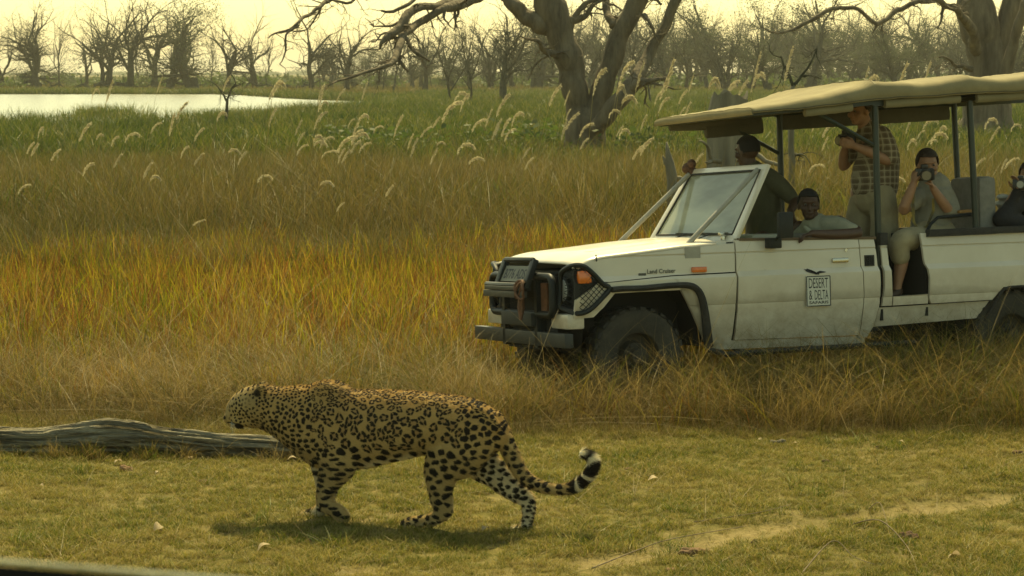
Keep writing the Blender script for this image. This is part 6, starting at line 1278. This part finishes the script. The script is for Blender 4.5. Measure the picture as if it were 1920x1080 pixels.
def camera_prop(c, f, label, long=0.07, R_=0.036, k=1.0, strap=None):
    """a photographer's camera: body, prism hump, lens, grip; c truck-local"""
    c = np.array(c, float); f = np.array(f, float); f /= np.linalg.norm(f); rt = np.cross(f, (0, 0, 1)); rt /= np.linalg.norm(rt); up = np.cross(rt, f); Rm = np.stack([f, rt, up], 1)
    e = empty('camera', label=label, cat='camera', mtx=VF.matrix() @ Matrix.Translation(Vector(tuple(c)))); mb = MB(); mb.box((0, 0, 0), (0.06 * k, 0.145 * k, 0.10 * k), Rm); mb.obj('camera_body', CAMB, e, bevel=0.010)
    mb = MB(); mb.box(up * 0.062 * k, (0.065 * k, 0.055 * k, 0.04 * k), Rm); mb.obj('prism_hump', CAMB, e, bevel=0.010)
    mb = MB(); mb.box(-rt * 0.062 * k + f * 0.02, (0.055 * k, 0.028 * k, 0.09 * k), Rm); mb.obj('grip', RUB, e, bevel=0.008)
    mb = MB(); mb.tube([f * 0.02, f * (0.03 + long * .4), f * (0.03 + long * .42), f * (0.03 + long)], [R_ * .92, R_ * .92, R_, R_ * 1.05], 20); ln = mb.obj('lens', CAMB, e)
    mb = MB(); mb.tube([f * (0.031 + long), f * (0.033 + long)], R_ * .85, 18); mb.obj('front_glass', M('lens glass', (0.16, 0.15, 0.13), 0.12, coat=1), ln)
    return e
SW = 0.0042                                       # metres per photograph pixel at the truck
# A: standing photographer in the plaid shirt
b0 = S(1640, 440, 0.75); A_ = Person('a', 'person standing under the canopy in a brown plaid shirt and khaki shorts, aiming a camera', (b0[0], 0.75, 0.72))
A_.head(1611, 208, 0.72, (-1, -0.25, -0.12)); A_.chain(A_.body, [(1618, 222, 0.74, 0.058), (1625, 246, 0.75, 0.062), (1636, 270, 0.75, 0.09)])
A_.chain(A_.body, [(1660, 262, 0.55, .052), (1668, 300, 0.50, .044), (1635, 287, 0.50, .042), (1603, 274, 0.52, .030)]); A_.hand(A_.p(1603, 274, 0.52), (-1, 0.1, 0.35), (0, 1, 0.2), 0.75, 1)
A_.chain(A_.body, [(1612, 256, 0.95, .052), (1583, 311, 0.98, .043), (1582, 290, 0.92, .038), (1585, 276, 0.85, .029)]); A_.hand(A_.p(1585, 278, 0.85), (-0.1, -0.2, 1), (0, -1, .1), 0.6, 1)
for v_, x_ in ((0.63, 1650), (0.88, 1612)): A_.chain(A_.body, [(x_, 360, v_, .08), (x_ + 2, 440, v_, .065), (x_ + 2, 470, v_, .056), (x_ + 4, 530, v_, .048), (x_ + 4, 566, v_, .038)]); A_.chain(A_.body, [(x_ + 4, 566, v_, .04), (x_ - 24, 572, v_, .03)])
A_.finish(SKL)
A_.face_bits(HAIRD)
A_.cloth('shirt', PLAID, [[(1630, 246, 0.75, (.14, .075)), (1640, 262, 0.75, (.205, .135)), (1645, 295, 0.75, (.205, .172)), (1642, 325, 0.75, (.205, .192)), (1640, 346, 0.75, (.205, .200))], [(1652, 254, 0.58, .085), (1664, 278, 0.52, .078), (1670, 296, 0.50, .068)], [(1622, 254, 0.92, .08), (1600, 280, 0.96, .070), (1590, 298, 0.98, .060)]])
A_.cloth('shorts', SHORT, [[(1640, 340, 0.75, (.185, .165)), (1640, 366, 0.75, (.19, .175))], [(1652, 362, 0.64, (.105, .115)), (1658, 400, 0.63, (.108, .118)), (1658, 440, 0.63, (.11, .12)), (1658, 462, 0.63, (.11, .12))], [(1622, 362, 0.87, (.105, .115)), (1614, 400, 0.88, (.108, .125)), (1608, 440, 0.88, (.11, .125)), (1608, 462, 0.88, (.11, .12))]])
camera_prop(S(1588, 262, 0.68), (-1, -0.35, -0.08), 'brown handled camera held by the standing person in plaid', 0.08, 0.036)
# B: seated photographer
b0 = S(1750, 440, 0.35); B_ = Person('b', 'person seated by the open step in a grey shirt, photographing towards the leopard', (b0[0], 0.35, 1.0))
B_.head(1739, 309, 0.36, (-0.35, -1, -0.12)); B_.chain(B_.body, [(1744, 322, 0.38, 0.056), (1750, 345, 0.40, 0.060), (1752, 365, 0.42, 0.08)])
B_.chain(B_.body, [(1780, 366, 0.34, .052), (1784, 398, 0.22, .044), (1768, 380, 0.17, .042), (1749, 352, 0.16, .029)]); B_.hand(B_.p(1749, 353, 0.16), (-0.55, 0, 1), (-1, 0.2, -.3), 0.7, -1)
B_.chain(B_.body, [(1722, 366, 0.42, .050), (1694, 394, 0.25, .043), (1703, 370, 0.20, .040), (1714, 342, 0.18, .029)]); B_.hand(B_.p(1713, 345, 0.18), (0.1, 0, 1), (1, 0, 0.1), 0.7, 1)
B_.chain(B_.body, [(1752, 440, 0.28, .08), (1692, 452, 0.16, .072), (1690, 462, 0.16, .062)]); B_.chain(B_.body, [(1690, 455, 0.16, .06), (1690, 490, 0.17, .058), (1686, 515, 0.17, .046), (1683, 536, 0.17, .034), (1682, 546, 0.17, .036)])
B_.chain(B_.body, [(1752, 440, 0.50, .08), (1700, 450, 0.48, .07), (1702, 500, 0.46, .055), (1700, 545, 0.46, .036)])
B_.finish(SKL); B_.face_bits(HAIRD, 1.0)
B_.cloth('shirt', SH_GREY, [[(1752, 354, 0.40, (.16, .13)), (1752, 372, 0.40, (.19, .155)), (1748, 400, 0.40, (.18, .150)), (1744, 428, 0.40, (.18, .155)), (1744, 442, 0.38, (.18, .16))], [(1772, 362, 0.36, .075), (1782, 384, 0.27, .072), (1785, 396, 0.22, .064), (1778, 394, 0.20, .056)], [(1730, 362, 0.42, .072), (1712, 380, 0.34, .064), (1702, 386, 0.30, .054)]])
B_.cloth('shorts', SHORT, [[(1760, 444, 0.36, (.20, .12)), (1736, 446, 0.30, (.18, .11))], [(1745, 446, 0.26, (.09, .10)), (1704, 448, 0.17, (.092, .095)), (1688, 454, 0.15, (.09, .085)), (1687, 470, 0.16, (.085, .082)), (1688, 480, 0.16, (.085, .078))], [(1745, 448, 0.48, .10), (1705, 450, 0.47, .085), (1702, 475, 0.46, .08)]])
for v_, x_ in ((0.17, 1680), (0.46, 1698)):
    mb = MB(); B_.chain(mb, [(x_ + 4, 546, v_, .040), (x_ - 4, 552, v_, (.045, .034)), (x_ - 14, 554, v_, (.044, .026))]); me = fuse('shoe', mb, 0.008, 3); mesh_obj('shoe', me, B_.root, [SHOE])
camera_prop(S(1733, 327, 0.15), (-0.45, -1, -0.12), 'black camera with a large lens held to the face of the seated person', 0.085, 0.043)
mb = MB(); mb.tube([S(1715, 340, .17), S(1712, 380, .19), S(1713, 415, .19), S(1722, 432, .19), S(1738, 425, .19), (S(1750, 395, .19)), S(1750, 372, .19)], [(0.002, 0.014)] * 7, 6); o = mb.obj('camera_strap', STRAP); o.matrix_world = VF.matrix(); tag(o, 'yellow and black camera strap hanging over the grey shirt', 'strap')
# C: guide leaning on the door
b0 = S(1540, 450, 0.4); C_ = Person('c', 'person in a pale grey green shirt leaning an arm on the door top', (b0[0], 0.40, 1.0))
C_.head(1516, 384, 0.34, (-0.45, -1, -0.05), 1.03); C_.chain(C_.body, [(1520, 400, 0.36, 0.058), (1526, 424, 0.38, 0.062), (1532, 445, 0.4, 0.09)])
C_.chain(C_.body, [(1572, 416, 0.24, .054), (1608, 434, 0.05, .043), (1600, 438, 0.03, .044), (1560, 440, 0.02, .041), (1522, 438, 0.01, .029)]); C_.hand(C_.p(1523, 438, 0.005), (-1, -0.10, -0.18), (0, -0.2, -1), 0.55, 1)
C_.chain(C_.body, [(1500, 425, 0.5, .05), (1480, 450, 0.55, .045), (1500, 470, 0.45, .04)])
C_.chain(C_.body, [(1540, 480, 0.35, .09), (1480, 490, 0.30, .075), (1478, 560, 0.30, .05)]); C_.finish(SKD); C_.face_bits(HAIRB)
C_.cloth('shirt', SH_LG, [[(1530, 426, 0.38, (.13, .115)), (1538, 440, 0.38, (.19, .17)), (1542, 470, 0.38, (.18, .16)), (1544, 505, 0.38, (.18, .16))], [(1548, 424, 0.30, .09), (1572, 424, 0.20, .078), (1590, 430, 0.11, .066), (1602, 434, 0.07, .058)], [(1516, 430, 0.46, .085), (1496, 440, 0.52, .07), (1488, 450, 0.54, .06)], [(1509, 426, 0.30, .02), (1520, 436, 0.26, .025)]])
C_.cloth('trousers', SHORT, [[(1545, 495, 0.38, (.19, .13)), (1500, 497, 0.35, (.16, .11)), (1480, 500, 0.33, (.14, .10)), (1478, 560, 0.33, (.13, .09))]])
mb = MB(); C_.chain(mb, [(1524, 424, 0.22, .012), (1529, 447, 0.19, .010)]); 
# D: guide standing at the far side
b0 = S(1430, 440, 1.05); D_ = Person('d', 'person in a dark olive shirt standing behind the windscreen, face turned away', (b0[0], 1.05, 0.80))
D_.head(1401, 284, 1.05, (-0.45, 1, -0.1), 1.05); D_.chain(D_.body, [(1403, 300, 1.05, 0.062), (1408, 318, 1.05, 0.066), (1418, 340, 1.05, 0.09)])
D_.chain(D_.body, [(1452, 336, 0.84, .054), (1487, 372, 0.78, .045), (1489, 382, 0.72, .042), (1482, 396, 0.66, .030)]); D_.hand(D_.p(1483, 394, 0.66), (-0.1, -0.5, -1), (1, 0, 0), 0.5, 1)
D_.chain(D_.body, [(1388, 338, 1.28, .052), (1376, 372, 1.34, .044), (1360, 395, 1.25, .03)]); D_.hand(D_.p(1361, 393, 1.25), (-1, -0.3, -.4), (0, 0, -1), .5, 1)
for v_ in (0.93, 1.17): D_.chain(D_.body, [(1432, 450, v_, .085), (1430, 510, v_, .065), (1432, 590, v_, .045)])
D_.finish(SKD); D_.face_bits(HAIRB)
D_.cloth('shirt', SH_OL, [[(1412, 322, 1.05, (.12, .09)), (1422, 335, 1.05, (.21, .135)), (1428, 370, 1.05, (.21, .145)), (1432, 410, 1.05, (.19, .145)), (1434, 450, 1.05, (.19, .15))], [(1440, 332, 0.88, .085), (1462, 348, 0.82, .078), (1482, 368, 0.78, .064)], [(1400, 332, 1.22, .08), (1388, 350, 1.29, .072), (1380, 364, 1.33, .058)], [(1404, 312, 1.05, .062), (1408, 322, 1.05, .080)]])
D_.cloth('trousers', M('dark trousers', (0.05, 0.045, 0.03), 0.9), [[(1434, 445, 1.05, (.18, .14)), (1432, 470, 1.05, (.18, .13))], [(1432, 465, 0.93, .1), (1431, 580, 0.93, .08)], [(1432, 465, 1.17, .1), (1431, 580, 1.17, .08)]])
# E: passenger in black at the right edge
b0 = S(1920, 430, 0.40); E_ = Person('e', 'person in a black jacket in the rear seat cut by the right edge', (b0[0], 0.40, 1.0))
E_.head(1930, 330, 0.42, (-0.6, -1, 0)); E_.chain(E_.body, [(1934, 346, 0.42, .058), (1938, 370, 0.44, .07)]); E_.chain(E_.body, [(1900, 372, .25, .045), (1890, 385, .18, .04), (1905, 358, .16, .03)]); E_.hand(E_.p(1905, 360, .16), (0.1, 0, 1), (-1, 0, 0), .6, 1)
E_.finish(SKL); E_.face_bits(HAIRD)
E_.cloth('jacket', JKT, [[(1940, 366, 0.42, (.18, .14)), (1942, 400, 0.42, (.2, .17)), (1942, 436, 0.42, (.2, .18))], [(1922, 368, 0.30, .09), (1900, 388, 0.20, .078), (1876, 412, 0.14, .070)], [(1878, 412, 0.14, .070), (1900, 418, 0.15, .075), (1925, 425, 0.2, .09)], [(1892, 386, 0.17, .05), (1906, 362, 0.15, .042)]])
camera_prop(S(1914, 346, 0.14), (-0.8, -1, 0), 'black camera held by the person in the black jacket at the right edge', 0.05, 0.034, 0.9)
mb = MB(); p = S(1884, 380, 0.50)
rs = np.random.RandomState(8)
for k in range(6): mb.ball(p + rs.normal(0, 0.02, 3) * [2, 1, 1], 0.04, 10, 7, sc=(1.5, 1, .7))
me = fuse('white_cloth', mb, 0.01, 4); o = mesh_obj('folded_cloth', me, None, [M('white cloth', (0.75, 0.72, 0.6), 0.9)]); o.matrix_world = VF.matrix(); tag(o, 'white folded cloth lying behind the person in the black jacket', 'cloth')

# ------------------------------------------------------------------ small things on the lawn
DUNG = M('dry dung', (0.15, 0.075, 0.035), 0.95, c2=(0.05, 0.028, 0.015), vscale=25, bump=1.0, bscale=45); BARKP = M('red brown bark piece', (0.26, 0.14, 0.06), 0.9, c2=(0.09, 0.05, 0.025), vscale=18, bump=1.0, bscale=30); LEAFD = M('dead leaf', (0.55, 0.42, 0.24), 0.7, trans=0.3, var=0.3, vscale=15); TWG = M('dead twig', (0.20, 0.15, 0.09), 0.9, var=0.4, vscale=20)
def lump(name, px, py, w, h, mat, label, cat, seed, parts=6, dz=0.0, flat=0.6):
    rs = np.random.RandomState(seed); q = onG(px, py + h * 0.3); q[2] = float(hgt(q[0], q[1])); k = q[1] / FPX; W_, H_ = w * k, h * k * 1.1; mb = MB()
    for i in range(parts):
        c = np.array([rs.uniform(-.5, .5) * W_ * 0.7, rs.uniform(-.3, .3) * W_ * 0.6, H_ * rs.uniform(0.1, 0.55)]); r = rs.uniform(0.25, 0.42) * min(W_, H_ * 2.2); mb.ball(c, r, 9, 7, sc=(rs.uniform(.8, 1.4), 1, flat))
    me = fuse(name, mb, max(0.005, W_ / 30), 1); n = len(me.vertices); A_ = np.zeros(n * 3, np.float32); me.vertices.foreach_get('co', A_); A_ = A_.reshape(-1, 3); nn = np.zeros(n * 3, np.float32); me.vertices.foreach_get('normal', nn); A_ += nn.reshape(-1, 3) * ((fbm(A_[:, 0] * 45 + seed, A_[:, 1] * 45 + A_[:, 2] * 60 + 7, 3) - 0.5) * 0.35 * H_)[:, None]
    me.vertices.foreach_set('co', A_.astype(np.float32).ravel()); o = mesh_obj(name, me, None, [mat]); o.location = q; tag(o, label, cat, 'dung and bark scraps on the lawn' if cat != 'log' else None)
for a_ in (('dung_clump', 1700, 1010, 34, 26, DUNG, 'upright reddish dung clump in the lower right of the lawn', 'dung', 1), ('dung_clump', 1746, 792, 28, 12, DUNG, 'red brown dung clump near the tall grass below the truck step', 'dung', 2), ('dung_clump', 1766, 793, 9, 8, DUNG, 'small dung lump right beside the red brown clump', 'dung', 3),
           ('dung_clump', 1818, 791, 14, 6, DUNG, 'flat dark dung scrap right of the red brown clump', 'dung', 4), ('dung_clump', 1885, 806, 12, 6, DUNG, 'small dark dung scrap furthest right along the grass edge', 'dung', 5), ('dung_clump', 1912, 852, 18, 12, DUNG, 'rounded dung clump cut by the right picture edge', 'dung', 6),
           ('dung_clump', 1654, 841, 16, 8, DUNG, 'dark dung lump in the middle of the right lawn', 'dung', 7), ('dung_clump', 1548, 868, 14, 7, DUNG, 'small dark lump at the right of the leopard tail', 'dung', 8), ('bark_piece', 1305, 1036, 78, 14, BARKP, 'long flat reddish bark piece at the bottom of the lawn', 'bark', 9), ('bark_piece', 1255, 1068, 24, 9, BARKP, 'small bark piece below the long reddish one', 'bark', 10),
           ('bark_piece', 1460, 829, 40, 9, M('dark bark piece', (0.10, 0.085, 0.06), 0.9, var=0.4, vscale=20), 'dark curled bark strip on the lawn right of the tail', 'bark', 11), ('bark_piece', 235, 882, 28, 10, BARKP, 'pinkish bark chip in front of the fallen log', 'bark', 12), ('dung_clump', 380, 908, 16, 8, DUNG, 'dark lump on the lawn left of the front paw', 'dung', 13), ('dung_clump', 1415, 1020, 12, 20, DUNG, 'small pointed dark clod at the bottom between bark and dung', 'dung', 14), ('dung_clump', 1170, 880, 26, 9, DUNG, 'low brown clod just right of the tail tip', 'dung', 15),
           ('dung_clump', 1350, 828, 10, 6, DUNG, 'tiny dark clod near the grass edge below the front wheel', 'dung', 16)): lump(*a_)
rs = np.random.RandomState(31)
def leaf(px, py, s, label):
    q = onG(px, py); q[2] = float(hgt(q[0], q[1])) + 0.022; a = rs.rand() * 3.1; mb = MB(); n = 7; V = []
    for i in range(n):
        t_ = i / (n - 1); w_ = math.sin(math.pi * t_) * 0.32 + 0.02; z = 0.25 * math.sin(t_ * 3) * s
        for g_ in (-1, 0, 1): V.append(((t_ - .5) * s, g_ * w_ * s, z + abs(g_) * 0.18 * w_ * s * 1.5))
    F = [(i * 3 + j, i * 3 + j + 1, i * 3 + j + 4, i * 3 + j + 3) for i in range(n - 1) for j in (0, 1)]; mb.add(V, F); o = mb.obj('dead_leaf', LEAFD, sharp=180); o.location = q; o.rotation_euler = (rs.normal(0, .3), rs.normal(0, .3), a); tag(o, label, 'leaf', 'pale dead leaves on the lawn')
for x, y, s, l in ((222, 875, .06, 'pale upright dead leaf beside the pinkish bark chip'), (357, 868, .05, 'pale dead leaf close to the front of the log'), (447, 862, .05, 'bright dead leaf under the leopard chin by the log'), (548, 870, .06, 'flat pale leaf under the leopard chest'), (572, 870, .04, 'small pale leaf nearest the front leg'), (79, 918, .03, 'tiny bright leaf on the left lawn'), (294, 896, .03, 'tiny pale leaf in the middle of the left lawn'),
                   (295, 1002, .08, 'long pale leaf low on the left lawn'), (495, 1040, .08, 'pale curled leaf at the bottom left of the leopard'), (1225, 905, .07, 'pale curved sliver right of the tail'), (1490, 837, .04, 'bright scrap beside the dark bark strip'), (1690, 836, .04, 'pale scrap in the middle of the right lawn'), (1790, 1052, .08, 'pale flat leaf at the lower right'), (910, 996, .06, 'pale leaf behind the middle paw'), (1425, 830, .04, 'pale scrap left of the dark bark strip')): leaf(x, y, s, l)
def stick(pts_, r, label):
    P = [onG(x, y) for x, y, z in pts_]; P = [np.array([p[0], p[1], 0.015 + z + float(hgt(p[0], p[1]))]) for p, (x, y, z) in zip(P, pts_)]; P, _ = resample(P, np.ones(len(P)), 24); b_ = P[0].copy(); b_[2] = 0
    mb = MB(); mb.tube(P - b_, list(np.linspace(r, r * 0.4, 24)), 6); o = mb.obj('dry_twig', TWG, sharp=180); o.location = b_; tag(o, label, 'twig', 'dry twigs on the lawn')
stick([(1110, 1070, 0), (1200, 1035, .03), (1260, 1025, .05), (1400, 1000, .04)], .004, 'long thin twig crossing the bottom of the lawn'); stick([(1600, 995, 0), (1650, 1015, .08), (1700, 1040, .02), (1720, 1075, 0)], .004, 'bent twig left of the upright dung clump')
stick([(1500, 1080, 0), (1560, 1050, .08), (1600, 1060, .03), (1640, 1072, .02)], .004, 'thin curved twig at the bottom edge'); stick([(1630, 955, 0), (1650, 985, .1), (1668, 1012, .0)], .003, 'leaning thin twig on the sandy track'); stick([(1300, 985, 0), (1420, 975, .02), (1480, 965, .03)], .003, 'fine twig beside the sandy track')
# edge of the vehicle the photograph is taken from, close to the lens and out of focus
RAIL = M('grey green painted sill', (0.30, 0.30, 0.20), 0.35, coat=0.5); RAILT = M('worn pale trim', (0.62, 0.60, 0.42), 0.25, c2=(0.30, 0.28, 0.16), vscale=30, coat=0.6)
d0, d1 = 1.15, 1.0
def atd(x, y, d): r_ = ray(x, y); return CAM + r_ * d
a, b_ = atd(-260, 1033, 1.2), atd(700, 1110, 1.0)
vs_ = empty('camera_vehicle_sill', a, 'blurred dark vehicle sill with a bright trim across the lower left corner', 'vehicle sill')
mb = MB(); dn = np.array([0, -0.03, -0.30]); bk = np.array([0, -0.03, -0.12]); q = [a - a, b_ - a]; mb.add([q[0], q[1], q[1] + dn, q[0] + dn, q[0] + bk, q[1] + bk, q[1] + bk + dn, q[0] + bk + dn], [(0, 1, 2, 3), (4, 7, 6, 5), (0, 4, 5, 1), (3, 2, 6, 7), (0, 3, 7, 4), (1, 5, 6, 2)], 0, False); mb.obj('panel', M('dull black sill', (0.012, 0.012, 0.012), 0.9, spec=0.1), vs_, bevel=0.004)
mb = MB(); mb.tube([q[0] + [0, 0.001, 0.000], q[1] + [0, 0.001, 0.000]], 0.0013, 10); mb.obj('trim', RAILT, vs_)

# look-alikes that stand side by side are told apart by their order
same = {}
for o in list(col.objects):
    if o.parent is None and 'label' in o.keys() and 'group' in o.keys(): same.setdefault(o['label'], []).append(o)
for lb_, L_ in same.items():
    if 1 < len(L_) <= 5 and len(lb_.split()) < 16:
        L_.sort(key=lambda o: o.location.x / max(o.location.y, 1))
        for o, w_ in zip(L_, {2: ('left', 'right'), 3: ('left', 'central', 'right'), 4: ('leftmost', 'left', 'right', 'rightmost'), 5: ('leftmost', 'left', 'central', 'right', 'rightmost')}[len(L_)]): o['label'] = w_ + ' ' + lb_

# ------------------------------------------------------------------ warm dust haze in the air
mb = MB(); mb.box((0, 2700, 16), (8400, 6000, 36)); hz = mb.obj('haze', []); hz.data.materials.clear(); hm = bpy.data.materials.new('air haze'); hm.use_nodes = True; hm.node_tree.nodes.clear()
pv_ = hm.node_tree.nodes.new('ShaderNodeVolumePrincipled'); pv_.inputs['Density'].default_value = 0.00026; pv_.inputs['Color'].default_value = (0.97, 0.93, 0.80, 1); pv_.inputs['Anisotropy'].default_value = 0.3
out_n = hm.node_tree.nodes.new('ShaderNodeOutputMaterial'); hm.node_tree.links.new(pv_.outputs[0], out_n.inputs['Volume']); hz.data.materials.append(hm); hz['kind'] = 'stuff'
